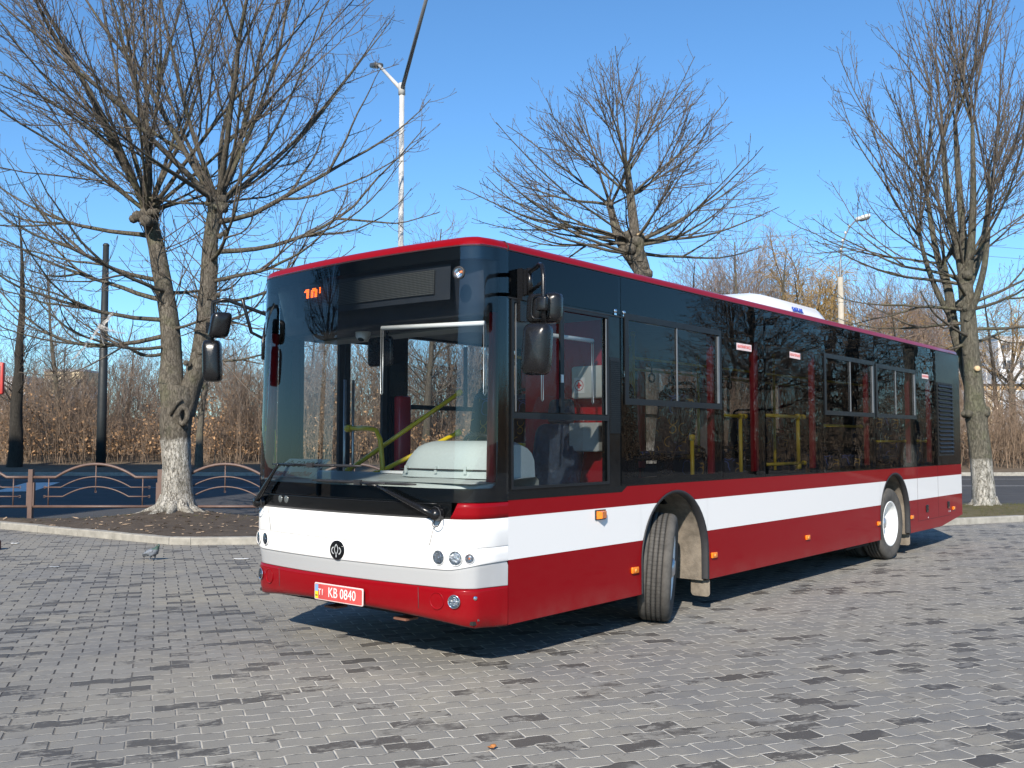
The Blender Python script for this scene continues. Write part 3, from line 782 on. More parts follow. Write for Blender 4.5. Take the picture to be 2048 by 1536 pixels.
def chestnut_right():
    base = W(*T3, .13); d = T3[1]
    root = thing('chestnut_tree', 'tall bare chestnut with limewashed trunk and upright rods, past the rear end of the bus', 'tree', base)
    main = px_stem([(1964,1026,66,0),(1964,1012,54,0),(1962,960,48,0),(1958,900,45,0),(1953,850,43,0),(1951,825,50,0),(1949,800,42,0),(1948,760,39,0),(1945,710,38,0),(1943,650,36,0),(1940,600,34,0),(1937,560,33,0),(1936,530,26,0)], d, base)
    s2 = px_stem([(1944,800,18,.3),(1932,745,20,.4),(1919,690,20,.35),(1910,640,21,.3),(1905,590,20,.3),(1898,550,17,.35),(1893,520,16,.35)], d, base)
    lim = [px_stem(p, d, base) for p in (
        [(1935,570,20,0),(1925,500,18,-.1),(1912,430,16,-.2),(1904,350,13,-.3),(1900,270,9,-.3)], [(1934,560,20,.1),(1936,480,18,.2),(1932,400,16,.3),(1928,310,12,.4),(1926,230,8,.4)],
        [(1938,570,20,0),(1950,500,19,-.2),(1957,420,16,-.3),(1960,330,12,-.5),(1961,240,8,-.5)], [(1937,590,18,.2),(1960,530,17,.4),(1980,460,14,.6),(1993,380,10,.7)],
        [(1940,640,16,-.1),(1962,585,15,-.3),(1978,525,13,-.5),(1988,450,10,-.6)], [(1906,590,14,.3),(1888,530,14,.4),(1874,460,12,.5),(1866,390,9,.6)], [(1910,640,13,.3),(1884,590,13,.2),(1862,530,11,.1),(1848,470,8,0)])]
    def extra(b, rng):
        for (u, v, dd, s) in ((1936,556,0,.17),(1900,556,.3,.12),(1938,612,0,.17),(1934,826,-.1,.13),(1969,822,-.1,.13),(1943,700,0,.18)):
            p = Vector(px_stem([(u, v, 1, dd)], d, base)[0][0]); lumps(b, p, s, rng)
        for k in range(7):
            a = 2*PI*k/7+rng.uniform(-.2, .2); L = rng.uniform(.25, .5)
            b.tube([(math.cos(a)*r_, math.sin(a)*r_, z_) for r_, z_ in ((.16, .22), (.24, .07), (.24+L, -.06))], [.09, .07, .03], 8)
    tm = trunk_mesh('trunk', [main, s2]+lim, M['bark_white_b'], 13, extra)
    rng = random.Random(23); out = []
    k1 = px_stem([(1934, 535, 1, 0)], d, base)[0][0]; k2 = px_stem([(1894, 525, 1, .35)], d, base)[0][0]
    for st in lim:
        k = st[0][-1]; ax = nrm3(tuple(Vector(st[0][-1])-Vector(st[0][-2])))
        for i in range(6):
            dv = side_dir(rng, ax, rng.uniform(.05, .45)); L = rng.uniform(2.2, 4.4)
            q, rr = limb(rng, k, dv, L, 11, .05, .055, rng.uniform(.018, .032), .006); out.append((q, rr)); twigs(rng, q, rr, out, .21, (.3, .95), ang=(.35, .85), depth=2, up=.14)
            p2, t2 = at_frac(q, rng.uniform(.15, .4)); q2, r2 = limb(rng, p2, side_dir(rng, t2, .35), L*.6, 8, .05, .05, .022, .006); out.append((q2, r2)); twigs(rng, q2, r2, out, .2, (.25, .9), ang=(.35, .8), depth=2, up=.12)
    knuckle(rng, out, k1, 8, (.45, 1.2), (3.0, 5.2), up=.07, r=(.022, .036), every=.23, tw=(.25, .85))
    knuckle(rng, out, k2, 8, (.25, 1.25), (2.6, 4.4), up=.07, r=(.02, .034), every=.23, tw=(.25, .85))
    for (lat, away, dz, L, f) in ((-1,.1,.25,3.4,.9),(-1,-.3,.05,3.2,.8),(-.9,.4,-.1,2.9,.76),(-.8,-.6,.1,2.8,.72),(1,.1,.2,2.8,.82),(.9,-.5,-.05,2.6,.74),(.8,.6,.1,2.4,.7),(-1,.3,.35,3.6,.93),(-.6,-.9,.2,2.6,.85),(-1,-.1,-.2,2.4,.7),(.6,-.9,.1,2.4,.8)):
        p, t = at_frac(main[0], f); dv = RV*lat+FV*away+Vector((0,0,dz))
        q, rr = limb(rng, p, tuple(dv), L, 11, .06, .06, .045, .007); out.append((q, rr)); twigs(rng, q, rr, out, .24, (.3, .95), depth=2, up=.13)
        p2, t2 = at_frac(q, .35); q2, r2 = limb(rng, p2, side_dir(rng, t2, .5, .4), L*.55, 8, .06, .06, .025, .006); out.append((q2, r2)); twigs(rng, q2, r2, out, .25, (.25, .8), depth=2, up=.12)
    tree_obj(root, tm, tubes_to_mesh('crown', out, M['twig'], 5, M['bark_grey'], .024))
    cf = MB(); p = Vector(px_stem([(1957, 737, 1, -.215)], d, base)[0][0])+base
    cf.lathe([(0, .03), (.05, .03), (.062, .015), (.062, -.04)], p, -FV, 16); cf.build('cut_face', M['cutwood'], root)
    return root

# --- trees beyond the road: a few kinds, each grown once and then copied
def far_tree_mesh(seed, h, spread, dens, mats, kind='upright', lean=0.):
    rng = random.Random(seed); out = []
    if kind == 'willow':
        st = limb(rng, (0,0,0), (lean, 0, 1), h*.45, 8, 0, .04, .26, .16)
        for i in range(9):
            a = rng.uniform(0, 6.28); e = rng.uniform(.5, 1.2); q, r = limb(rng, st[0][-1-rng.randint(0, 2)], (math.cos(a)*math.cos(e), math.sin(a)*math.cos(e), math.sin(e)), h*rng.uniform(.35, .6), 9, .0, .07, .1, .02); out.append((q, r))
            for j in range(int(18*dens)):
                p, t = at_frac(q, rng.uniform(.2, 1)); d = side_dir(rng, t, rng.uniform(.3, .9))
                q2, r2 = limb(rng, p, d, rng.uniform(.8, 2.0), 6, .0, .09, .022, .01); out.append((q2, r2))
                for k in range(7):
                    p3, t3 = at_frac(q2, rng.uniform(.2, 1)); q3, r3 = limb(rng, p3, (t3[0]+rng.gauss(0,.5), t3[1]+rng.gauss(0,.5), t3[2]), rng.uniform(.9, 2.2), 7, 0, .06, .011, .007, droop=.28); out.append((q3, r3))
        return trunk_mesh('trunk', [(st[0], st[1])], mats[0], seed, None, .08), tubes_to_mesh('crown', out, mats[1], 3, mats[0], .03)
    st = limb(rng, (0,0,0), (lean, 0, 1), h*.9, 14, .01, .035, h*(.027 if lean else .019), .02)
    stems = [st]; nb = int(40*dens)
    for i in range(nb):
        f = .22 + .76*(i+rng.random())/nb
        p, t = at_frac(st[0], f); a = rng.uniform(0, 6.28)
        e = rng.uniform(.35, .95) if kind == 'upright' else rng.uniform(.05, .7)
        L = spread*(1.15-.75*f)*rng.uniform(.75, 1.15)
        q, r = limb(rng, p, (math.cos(a)*math.cos(e), math.sin(a)*math.cos(e), math.sin(e)), L, 9, .06, .06, max(.014, .05*(1.1-f)), .008); out.append((q, r))
        twigs(rng, q, r, out, .30, (.5, 1.5), (.4, .9), .09, .12, 2, .0095, False, .09, 4)
    return trunk_mesh('trunk', [(st[0], st[1])], mats[0], seed, None, .06), tubes_to_mesh('crown', out, mats[1], 3, mats[0], .03)

chestnut_left(); MID = chestnut_mid(); chestnut_right()

kinds = {}
def far_kind(k):
    if k not in kinds:
        kinds[k] = {'ash': lambda: far_tree_mesh(101, 12, 4.2, 1.1, (M['bark_dark'], M['twig_grey'])),
                    'poplar': lambda: far_tree_mesh(102, 11, 2.8, 1.25, (M['bark_grey'], M['twig_grey'])),
                    'alder': lambda: far_tree_mesh(103, 9, 3.4, 1.2, (M['bark_dark'], M['twig_brown']), 'wide'),
                    'willow': lambda: far_tree_mesh(104, 12, 4, 1.0, (M['bark_grey'], M['twig_willow']), 'willow'),
                    'acacia': lambda: far_tree_mesh(105, 14, 4.6, .9, (M['bark_dark'], M['twig']), 'upright', .06)}[k]()
    return kinds[k]
def far_tree(kind, u, d, h, label, rz, group='trees beyond the road', name='bare_tree', z=None):
    tm, cm = far_kind(kind); ref = {'ash': 12, 'poplar': 11, 'alder': 9, 'willow': 12, 'acacia': 14}[kind]
    lat = (u-1024)/F_PX*d; zz = bank_h(lat, d)-.1 if d > 46 else 0
    r = thing(name, label, 'tree', W(lat, d, zz if z is None else z), group); link('trunk', tm, r); link('crown', cm, r)
    r.rotation_euler = (0, 0, rz); s = h/ref; r.scale = (s, s, s); return r

far_tree('acacia', 32, 50, 15.0, 'dark forked tree at the left edge, across the road', .6)  # dark bark is its own colour
far_tree('poplar', 400, 50, 12.0, 'dark trunk with upright branches seen behind the limewashed chestnut at the left', 2.1)
far_tree('ash', 258, 74, 9.0, 'small bare brown tree in the thicket right of the dark post', 1.0)
far_tree('alder', 470, 64, 8.0, 'low brown bare tree in the thicket beside the left mirror of the bus', 2.2)
far_tree('alder', 130, 82, 8.2, 'low bushy bare tree far behind the dark forked tree', 4.2)
far_tree('poplar', 120, 58, 12.6, 'slim bare tree close to the right of the dark forked tree', 5.2)
far_tree('poplar', 850, 54, 14.6, 'bare tree whose fan of twigs shows over the front of the bus roof', .4)
far_tree('poplar', 760, 62, 13.0, 'bare tree showing low over the roof to the left of the white lamp post', 1.4)
far_tree('ash', 1010, 66, 14.5, 'thin bare tree low behind the left side of the round pollarded chestnut', 3.3)
far_tree('poplar', 1480, 56, 14.6, 'dense upright bare tree right of the round pollarded chestnut', 2.6)
far_tree('ash', 1395, 60, 13.4, 'grey bare tree just right of the pollarded chestnut above the roof', 4.4)
far_tree('willow', 1615, 58, 14.6, 'ochre drooping willow left of the curved street lamp', .8, name='willow_tree')
far_tree('willow', 1765, 61, 11.5, 'ochre drooping willow right of the curved street lamp', 2.8, name='willow_tree')
far_tree('alder', 1700, 55, 9.4, 'wide brown bare tree low behind the rear of the bus roof', 3.9)
far_tree('ash', 1850, 63, 11.5, 'bare tree directly left of the right hand chestnut above the rear of the bus', 1.9)
far_tree('willow', 2030, 66, 13.0, 'ochre drooping willow at the right edge in front of the white block', 4.6, name='willow_tree')
far_tree('alder', 2075, 56, 9.5, 'wide brown bare tree at the right edge near the yellow works building', 5.4)
far_tree('ash', 1560, 70, 13.0, 'grey bare tree behind the ochre willow left of the curved lamp', 3.0)
far_tree('ash', 1650, 64, 12.5, 'grey bare tree between the ochre willows behind the curved lamp', 5.0)
far_tree('poplar', 1540, 54, 13.6, 'upright bare tree left of the ochre willow over the white roof unit', 1.2)
far_tree('alder', 1790, 57, 10.5, 'wide brown bare tree over the rear roof corner of the bus', .6)
far_tree('ash', 940, 60, 13.6, 'thin bare tree over the front roof right of the white lamp post', .9)
far_tree('ash', 1990, 60, 12.4, 'bare tree just right of the right hand chestnut', 2.9)
far_tree('alder', 1180, 62, 8.5, 'brown bare tree seen through the bus windows behind the driver', 1.1)
far_tree('alder', 900, 60, 9.0, 'brown bare tree seen through the windscreen', 2.0)
far_tree('ash', 620, 66, 10.0, 'bare tree beyond the road seen through the front door glass', .3)

# the square's other trees, to the right of and behind the viewer; they show in the bus windows
mid_trunk, mid_crown = [o.data for n_ in ('trunk', 'crown') for o in bpy.data.objects if o.parent == MID and o.name.split('.')[0] == n_]
for lat, d, k, rz, sc, lab in ((30.0, 29.2, 'mid', .3, 1.0, 'limewashed pollarded chestnut right of the square, mirrored in the rear bus windows'),
                          (36.0, 25.0, 'alder', 3.1, 1.45, 'wide bare tree right of the square, mirrored beside the first exit sticker'),
                          (41.0, 27.0, 'ash', 4.0, 1.35, 'bare tree right of the square, mirrored between the two exit stickers'),
                          (38.0, 31.0, 'alder', 1.9, 1.5, 'wide bare tree on the right hand verge, mirrored above the rear wheel'),
                          (44.0, 36.0, 'acacia', 2.4, 1.1, 'bare forked tree right of the square, mirrored in the third sliding window'),
                          (42.0, 38.5, 'alder', 5.0, 1.45, 'wide bare tree farthest right, mirrored in the last bus window'),
                          (52.0, 38.0, 'alder', 1.4, 1.7, 'broad bare tree far right of the square along the road'),
                          (55.0, 43.0, 'ash', .9, 1.5, 'tall bare tree far right of the square'),
                          (50.0, 29.5, 'alder', .7, 1.5, 'broad bare tree right of the square behind the nearer ones'),
                          (58.0, 33.0, 'ash', 5.7, 1.4, 'bare tree far right of the square, mirrored in the front sliding window'),
                          (47.0, 45.0, 'alder', 2.9, 1.5, 'broad bare tree far right, mirrored next to the engine grille'),
                          (-24.0, 9.5, 'mid', 2.0, 1.0, 'pollarded chestnut left of the square, mirrored in the windscreen')):
    tm, cm = (mid_trunk, mid_crown) if k == 'mid' else far_kind(k); r = thing('bare_tree', lab, 'tree', W(lat, d, 0), 'trees beside the square'); link('trunk', tm, r); link('crown', cm, r)
    r.rotation_euler = (0, 0, rz); r.scale = (sc, sc, sc)

# ------------------------------------------------------------------ the brown thicket along the far side of the road
def thicket(name, label, u0, u1, d0, d1, n, hmin, hmax, mat, seed, lean=.12, tw=6, hfun=None):
    rng = random.Random(seed); out = []
    for i in range(n):
        d = rng.uniform(d0, d1); u = rng.uniform(u0, u1); lat = (u-1024)/F_PX*d
        h = rng.uniform(hmin, hmax)*(1 if hfun is None else hfun(u)); p = W(lat, d, bank_h(lat, d)-.1)
        st, r = limb(rng, tuple(p), (rng.gauss(0, lean), rng.gauss(0, lean), 1), h, 5, .0, .08, rng.uniform(.012, .028), .006); out.append((st, r))
        for j in range(tw):
            f = rng.uniform(.15, .98); q, t = at_frac(st, f); l = h*rng.uniform(.12, .35)
            q2, r2 = limb(rng, q, side_dir(rng, t, rng.uniform(.3, .9)), l, 3, .1, .1, .011, .006); out.append((q2, r2))
            for _ in range(2):
                q3, t3 = at_frac(q2, rng.uniform(.3, .95)); out.append(limb(rng, q3, side_dir(rng, t3, rng.uniform(.4, .9)), l*.5, 2, .1, .1, .008, .006))
    me = tubes_to_mesh(name, out, mat, 3); o = link(name, me); tag(o, label, 'thicket', None, 'stuff'); return o
hump = lambda u: .72+.28*math.sin(u*.013)+.18*math.sin(u*.041+1)
thicket('thicket', 'grey brown thicket of bare shrubs along the far side of the road, left and centre', -120, 1330, 51.5, 68, 3000, 2.2, 5.0, M['twig_brown'], 1, hfun=hump)
thicket('thicket', 'pale bare saplings rising out of the thicket behind the railing', -100, 1000, 53, 80, 520, 4.0, 7.6, M['twig_grey'], 2, .1, 9)
thicket('thicket', 'dense straw brown bush strip behind the right hand chestnut', 1330, 2240, 49.0, 60, 1900, 2.0, 4.0, M['twig_brown'], 3, .14)

def tall_growth(name, label, u0, u1, d0, d1, n, hf, mat, seed, tw=13, r0=.035):
    """young trees grown together into one brown mass"""
    rng = random.Random(seed); out = []
    for i in range(n):
        d = rng.uniform(d0, d1); u = rng.uniform(u0, u1); lat = (u-1024)/F_PX*d; h = hf(u)*rng.uniform(.55, 1.08); p = W(lat, d, bank_h(lat, d)-.1)
        st, r = limb(rng, tuple(p), (rng.gauss(0, .07), rng.gauss(0, .07), 1), h, 7, .0, .05, r0*rng.uniform(.6, 1.3)*(h/8), .008); out.append((st, r))
        for j in range(tw):
            f = rng.uniform(.22, .98); q, t = at_frac(st, f); l = h*rng.uniform(.08, .26)*(1.25-.6*f)
            q2, r2 = limb(rng, q, side_dir(rng, t, rng.uniform(.35, .85)), l, 4, .09, .1, .014, .007); out.append((q2, r2))
            for _ in range(3):
                q3, t3 = at_frac(q2, rng.uniform(.2, .95)); out.append(limb(rng, q3, side_dir(rng, t3, rng.uniform(.4, .9)), l*rng.uniform(.3, .6), 3, .1, .1, .009, .006))
    tag(link(name, tubes_to_mesh(name, out, mat, 3)), label, 'young trees', None, 'stuff')
M['twig_haze'] = plain('tan_twig_bark', (.235, .175, .145), .9, var=.3, scale=.5)
tall_growth('young_trees', 'brown mass of young bare trees beyond the road, seen left of and through the bus', 415, 1340, 54, 74, 620, lambda u: 7.6+1.2*math.sin(u*.021), M['twig_brown'], 31)
tall_growth('young_trees', 'tan haze of tall bare young trees behind the rear half of the bus roof', 1340, 1915, 57, 82, 1050, lambda u: 11.6+1.6*math.sin(u*.018)-max(0, (u-1700)/130), M['twig_haze'], 32, 16)
tall_growth('young_trees', 'low brown rise of young bare trees behind the dark post at the left', -60, 415, 58, 84, 300, lambda u: 5.4+1.0*math.sin(u*.03), M['twig_brown'], 33)
def thicket_side(seed=5):
    # the same shrubs farther along, outside the frame to the right: they stand in the bus windows' reflection
    rng = random.Random(seed); out = []
    for i in range(3600):
        lat = rng.uniform(34, 190); lo = 26 + max(0, lat-34)*.30; d = lo*(1 if lat < 60 else max(.3, 1-(lat-60)/50)) + rng.uniform(0, 28); h = rng.uniform(2.4, 4.8)*(1 if lat < 60 else 1.9); p = W(lat, d, -.1)
        st, r = limb(rng, tuple(p), (rng.gauss(0, .13), rng.gauss(0, .13), 1), h, 4, 0, .08, .03, .01); out.append((st, r))
        for j in range(7):
            q, t = at_frac(st, rng.uniform(.1, .98)); out.append(limb(rng, q, side_dir(rng, t, rng.uniform(.3, .9)), h*rng.uniform(.15, .4), 3, .1, .1, .018, .009))
    tag(link('thicket', tubes_to_mesh('thicket', out, M['twig_brown'], 3)), 'brown shrubs beyond the right edge, mirrored low in the bus windows', 'thicket', None, 'stuff')
thicket_side()

# dry leaves still hanging on the shrubs: one loose mass
def hanging_leaves():
    rng = np.random.default_rng(4); n = 16000
    d = rng.uniform(52, 62, n); u = rng.uniform(-60, 1300, n); lat = (u-1024)/F_PX*d
    h = np.abs(rng.normal(0, 1.6, n))*(.75+.25*np.sin(u*.02))+.5
    c = np.array(CAM)[None, :2] + np.outer(lat, np.array(RV)[:2]) + np.outer(d, np.array(FV)[:2])
    P = np.concatenate([c, h[:, None]+.3], 1); a = rng.normal(size=(n, 3)); a /= np.linalg.norm(a, axis=1)[:, None]
    b = rng.normal(size=(n, 3)); b -= a*(a*b).sum(1)[:, None]; b /= np.linalg.norm(b, axis=1)[:, None]
    s = rng.uniform(.03, .07, n)[:, None]
    V = np.stack([P-a*s*1.6, P+b*s, P+a*s*1.6, P-b*s], 1).reshape(-1, 3)
    me = bpy.data.meshes.new('dry_leaves'); me.from_pydata(V.tolist(), [], np.arange(4*n).reshape(-1, 4).tolist())
    me.materials.append(plain('dry_leaf', (.34, .20, .10), .8, var=.4, scale=1.5)); tag(link('dry_leaves', me), 'dry orange leaves still hanging in the bare thicket', 'leaves', None, 'stuff')
hanging_leaves()

# ------------------------------------------------------------------ buildings
M['w_yellow'] = plain('ochre_render', (.62, .50, .32), .85, var=.12, scale=.6)
M['w_white'] = plain('white_panel_wall', (.72, .73, .75), .8, var=.08, scale=.4)
M['w_brick'] = plain('red_brick_wall', (.46, .14, .09), .85, var=.2, scale=1.2)
M['w_brown'] = plain('brown_cladding', (.50, .33, .16), .7, var=.15, scale=.8)
M['w_grey'] = plain('grey_concrete_wall', (.34, .33, .31), .85, var=.12, scale=.3)
M['roof_sheet'] = plain('grey_roof_sheet', (.36, .39, .44), .5, var=.12, scale=.8)
M['win_dark'] = plain('dark_window', (.05, .06, .08), .12, var=.2, scale=.5)
M['win_frame'] = plain('white_window_frame', (.74, .74, .72), .5, var=.06)
M['glass_grid'] = plain('pale_glazing', (.42, .46, .50), .18, var=.3, scale=.9)

def facade_block(name, label, cat, origin, xd, w, dep, h, mats, cols, floors, ww=1.4, wh=1.5, base=1.0, roof='flat', part_windows=True, yd=None):
    """box building: walls with recessed windows (frame + pane each), parapet or gable roof"""
    root = thing(name, label, cat, origin); O = Vector(origin); X = Vector(xd).normalized(); Y = Vector((-X.y, X.x, 0)) if yd is None else yd
    Z = Vector((0, 0, 1)); b = MB()
    P = lambda x, y, z: O + X*x + Y*y + Z*z
    fh = (h-base)/floors; cw = w/cols
    xs = [0]; zs = [0]
    for c in range(cols): xs += [c*cw+(cw-ww)/2, c*cw+(cw+ww)/2]
    xs.append(w)
    for f in range(floors): zs += [base+f*fh+(fh-wh)/2, base+f*fh+(fh+wh)/2]
    zs.append(h)
    for i in range(len(xs)-1):
        for k in range(len(zs)-1):
            if i % 2 == 1 and k % 2 == 1:
                x0, x1, z0, z1 = xs[i], xs[i+1], zs[k], zs[k+1]; r = .18
                b.add([P(x0,0,z0),P(x1,0,z0),P(x1,r,z0),P(x0,r,z0)], [(0,1,2,3)], False); b.add([P(x0,0,z1),P(x1,0,z1),P(x1,r,z1),P(x0,r,z1)], [(3,2,1,0)], False)
                b.add([P(x0,0,z0),P(x0,0,z1),P(x0,r,z1),P(x0,r,z0)], [(0,1,2,3)], False); b.add([P(x1,0,z0),P(x1,0,z1),P(x1,r,z1),P(x1,r,z0)], [(3,2,1,0)], False)
            else:
                b.add([P(xs[i],0,zs[k]),P(xs[i+1],0,zs[k]),P(xs[i+1],0,zs[k+1]),P(xs[i],0,zs[k+1])], [(0,1,2,3)], False)
    b.add([P(0,0,0),P(0,dep,0),P(0,dep,h),P(0,0,h)], [(0,1,2,3)]); b.add([P(w,0,0),P(w,dep,0),P(w,dep,h),P(w,0,h)], [(3,2,1,0)]); b.add([P(0,dep,0),P(w,dep,0),P(w,dep,h),P(0,dep,h)], [(3,2,1,0)])
    if roof == 'gable':
        b.add([P(0,0,h),P(0,dep,h),P(0,dep/2,h+dep*.32)], [(0,1,2)]); b.add([P(w,0,h),P(w,dep,h),P(w,dep/2,h+dep*.32)], [(0,2,1)])
    wall = b.build('wall', mats[0], root, fix=False)
    r = MB()
    if roof == 'gable':
        e = .35; rz = h+dep*.32
        for s in (0, 1):
            y0 = -e if s == 0 else dep+e; A = [P(-e, y0, h-e*.6), P(w+e, y0, h-e*.6), P(w+e, dep/2, rz+.04), P(-e, dep/2, rz+.04)]
            r.prism(A, Z*.1)
    else:
        r.prism([P(-.1,-.1,h), P(w+.1,-.1,h), P(w+.1,dep+.1,h), P(-.1,dep+.1,h)], Z*.35)
    r.build('roof', mats[1], root)
    for f in range(floors):
        for c in range(cols):
            x0, x1 = xs[1+2*c], xs[2+2*c]; z0, z1 = zs[1+2*f], zs[2+2*f]
            fr = MB(); t = .09
            for (a0, a1, c0, c1) in ((x0, x1, z0, z0+t), (x0, x1, z1-t, z1), (x0, x0+t, z0+t, z1-t), (x1-t, x1, z0+t, z1-t), ((x0+x1)/2-t/2, (x0+x1)/2+t/2, z0+t, z1-t)):
                fr.prism([P(a0,.10,c0),P(a1,.10,c0),P(a1,.10,c1),P(a0,.10,c1)], Y*.07)
            fo = fr.build('window', M['win_frame'], root)
            pn = MB(); pn.add([P(x0,.15,z0),P(x1,.15,z0),P(x1,.15,z1),P(x0,.15,z1)], [(0,1,2,3)]); pn.build('pane', mats[2], fo, fix=False)
    return root

def px_place(u, d, z=0.): return W((u-1024)/F_PX*d, d, z)
# far left, half hidden by branches
facade_block('apartment_house', 'ochre two storey house far behind the thicket at the left', 'building', px_place(86, 150, 4.5), RV, 6.2, 8, 7.8, (M['w_yellow'], M['roof_sheet'], M['win_dark']), 4, 2, .8, 1.3, .4)
facade_block('apartment_house', 'low white building with a flat roof at the far left edge behind bare trees', 'building', px_place(-40, 160, 4.0), RV, 7.5, 9, 7.9, (M['w_white'], M['roof_sheet'], M['win_dark']), 4, 2, 1.0, 1.3, .5)
facade_block('brick_house', 'small red brick house with a grey sheet roof in the thicket at the left', 'building', px_place(92, 110, 2.4), RV, 3.2, 4.5, 3.0, (M['w_brick'], M['roof_sheet'], M['win_dark']), 2, 1, .7, .9, 1.4, 'gable')
facade_block('apartment_house', 'pale two storey house low behind the thicket right of the brick house', 'building', px_place(138, 135, 2.5), RV, 2.6, 6, 6.2, (M['w_white'], M['roof_sheet'], M['win_dark']), 2, 2, .6, 1.0, .5)
# far right
facade_block('apartment_block', 'tall white apartment block behind the branches at the right edge', 'building', px_place(2000, 150, 0), RV, 16, 12, 17.5, (M['w_white'], M['roof_sheet'], M['win_dark']), 6, 6, 1.5, 1.5, .8)
facade_block('apartment_block', 'second white block farther back, showing between bus and right chestnut', 'building', px_place(1905, 190, 0), RV, 5.0, 12, 18.2, (M['w_white'], M['roof_sheet'], M['win_dark']), 2, 6, 1.4, 1.5, .8)

def works():
    root = thing('works_building', 'low ochre works building with a large white gridded glass front behind the right chestnut', 'building', px_place(1880, 86, .3))
    O = Vector(root.location); X = RV; Y = FV; Z = Vector((0, 0, 1)); P = lambda x, y, z: O+X*x+Y*y+Z*z
    w, h = 12.5, 6.3; b = MB(); b.prism([P(0,0,0),P(w,0,0),P(w,0,h),P(0,0,h)], Y*9); b.build('wall', M['w_brown'], root)
    r = MB(); r.prism([P(-.3,-.3,h),P(w+.3,-.3,h),P(w+.3,9.3,h),P(-.3,9.3,h)], Z*.3); r.build('roof', M['roof_sheet'], root)
    for k in range(5):
        x0 = 1.0+k*2.3; fr = MB(); z0, z1 = 2.1, 5.7; x1 = x0+2.1
        gl = MB(); gl.prism([P(x0,-.04,z0),P(x1,-.04,z0),P(x1,-.04,z1),P(x0,-.04,z1)], Y*.035)
        for i in range(4): fr.prism([P(x0+i*(x1-x0)/3-.045,-.10,z0),P(x0+i*(x1-x0)/3+.045,-.10,z0),P(x0+i*(x1-x0)/3+.045,-.10,z1),P(x0+i*(x1-x0)/3-.045,-.10,z1)], Y*.055)
        for i in range(5): fr.prism([P(x0,-.108,z0+i*.9-.04),P(x1,-.108,z0+i*.9-.04),P(x1,-.108,z0+i*.9+.04),P(x0,-.108,z0+i*.9+.04)], Y*.06)
        f = fr.build('window', M['win_frame'], root); gl.build('pane', (M['glass_grid'], M['w_yellow'])[k % 2], f)
works()
def net_fence():
    root = thing('mesh_fence', 'tall thin white mesh fence on posts in front of the works building', 'fence', px_place(1895, 72, .6))
    O = Vector(root.location); X = RV; b = MB(); h = 6.4
    for i in range(12): b.tube([O+X*(i*1.0), O+X*(i*1.0)+Vector((0,0,h))], .035, 6)
    b.build('post', M['win_frame'], root)
    b = MB()
    for k in range(8): b.tube([O+Vector((0,.05,.3+k*.85)), O+X*11+Vector((0,.05,.3+k*.85))], .02, 5)
    b.build('wire', M['win_frame'], root)
net_fence()
# the tall block to the left and behind the viewer: out of the frame, it shades the road and stands in the windscreen's reflection
facade_block('apartment_block', 'tall grey apartment block left of the square, seen only as reflection and shadow', 'building', W(-45.8, -8, -.1), RV, 29, 16, 28.2, (M['w_grey'], M['roof_sheet'], M['win_dark']), 7, 9, 1.6, 1.6, 1.2)

# ------------------------------------------------------------------ brown railing
M['rail_brown'] = plain('brown_rail_paint', (.125, .078, .064), .5, var=.15, scale=8, bstr=.15)
def railing():
    sp = 2.46; d = 18.42; lat0 = -9.15; z0 = .02
    root = thing('street_railing', 'brown metal railing with arched top bars along the road behind the left chestnut', 'railing', W(lat0, d, 0))
    O = lambda x, z: W(lat0+x, d, z)
    for i in range(-2, 4):
        b = MB(); x = i*sp; b.obox(O(x, .505), (RV, FV, Vector((0,0,1))), (.042, .042, .535)); 
        b.obox(O(x-.058, .57), (RV, FV, Vector((0,0,1))), (.014, .03, .22)); b.obox(O(x+.058, .57), (RV, FV, Vector((0,0,1))), (.014, .03, .22)); b.build('post', M['rail_brown'], root)
    for i in range(-2, 3):
        x = i*sp; b = MB()
        arc = lambda xa, xb, za, zb, n=16: [O(x+xa+(xb-xa)*k/n, za+(zb-za)*(1-((2*k/n-1)**2))) for k in range(n+1)]
        b.tube([O(x+.045, .89), O(x+.47, .89)]+arc(.47, 1.99, .89, 1.14)[1:]+[O(x+sp-.045, .89)], .027, 10)
        b.tube([O(x+.045, .335), O(x+sp-.045, .335)], .027, 10); b.build('rail', M['rail_brown'], root)
        b = MB()
        b.tube([O(x+.26, .70), O(x+.57, .70)]+arc(.57, 1.90, .70, .90)[1:]+[O(x+2.22, .70)], .013, 8)
        b.tube([O(x+.26, .525), O(x+.61, .525)]+arc(.61, 1.86, .525, .71)[1:]+[O(x+2.22, .525)], .013, 8)
        for xx, za, zb in ((.335, .34, .885), (1.23, .62, 1.12), (2.125, .34, .885)): b.tube([O(x+xx, za), O(x+xx, zb)], .012, 8)
        for xx in (.245, 2.235):
            for zz in (.70, .525): b.tube([O(x+xx, zz-.02), O(x+xx+.03, zz-.02), O(x+xx+.03, zz+.02), O(x+xx, zz+.02), O(x+xx, zz-.02)], .007, 6)
        b.tube([O(x+1.215, .60), O(x+1.245, .60), O(x+1.245, .63), O(x+1.215, .63), O(x+1.215, .60)], .006, 6)
        b.build('ornament', M['rail_brown'], root)
railing()

# ------------------------------------------------------------------ street lamps and posts
M['pole_pale'] = plain('pale_pole_paint', (.50, .50, .48), .55, var=.14, scale=2.5)
M['pole_grey'] = plain('galvanised_steel', (.30, .31, .32), .45, .6, var=.15, scale=4)
M['lamp_dark'] = plain('dark_lamp_housing', (.06, .065, .07), .5)
M['concrete_pole'] = plain('concrete_pole', (.40, .36, .29), .85, var=.2, scale=2.2, bstr=.3)
M['dark_post'] = plain('dark_green_post', (.014, .018, .020), .6, var=.2, scale=2)
M['lamp_glass'] = plain('lamp_glass', (.62, .62, .58), .2)

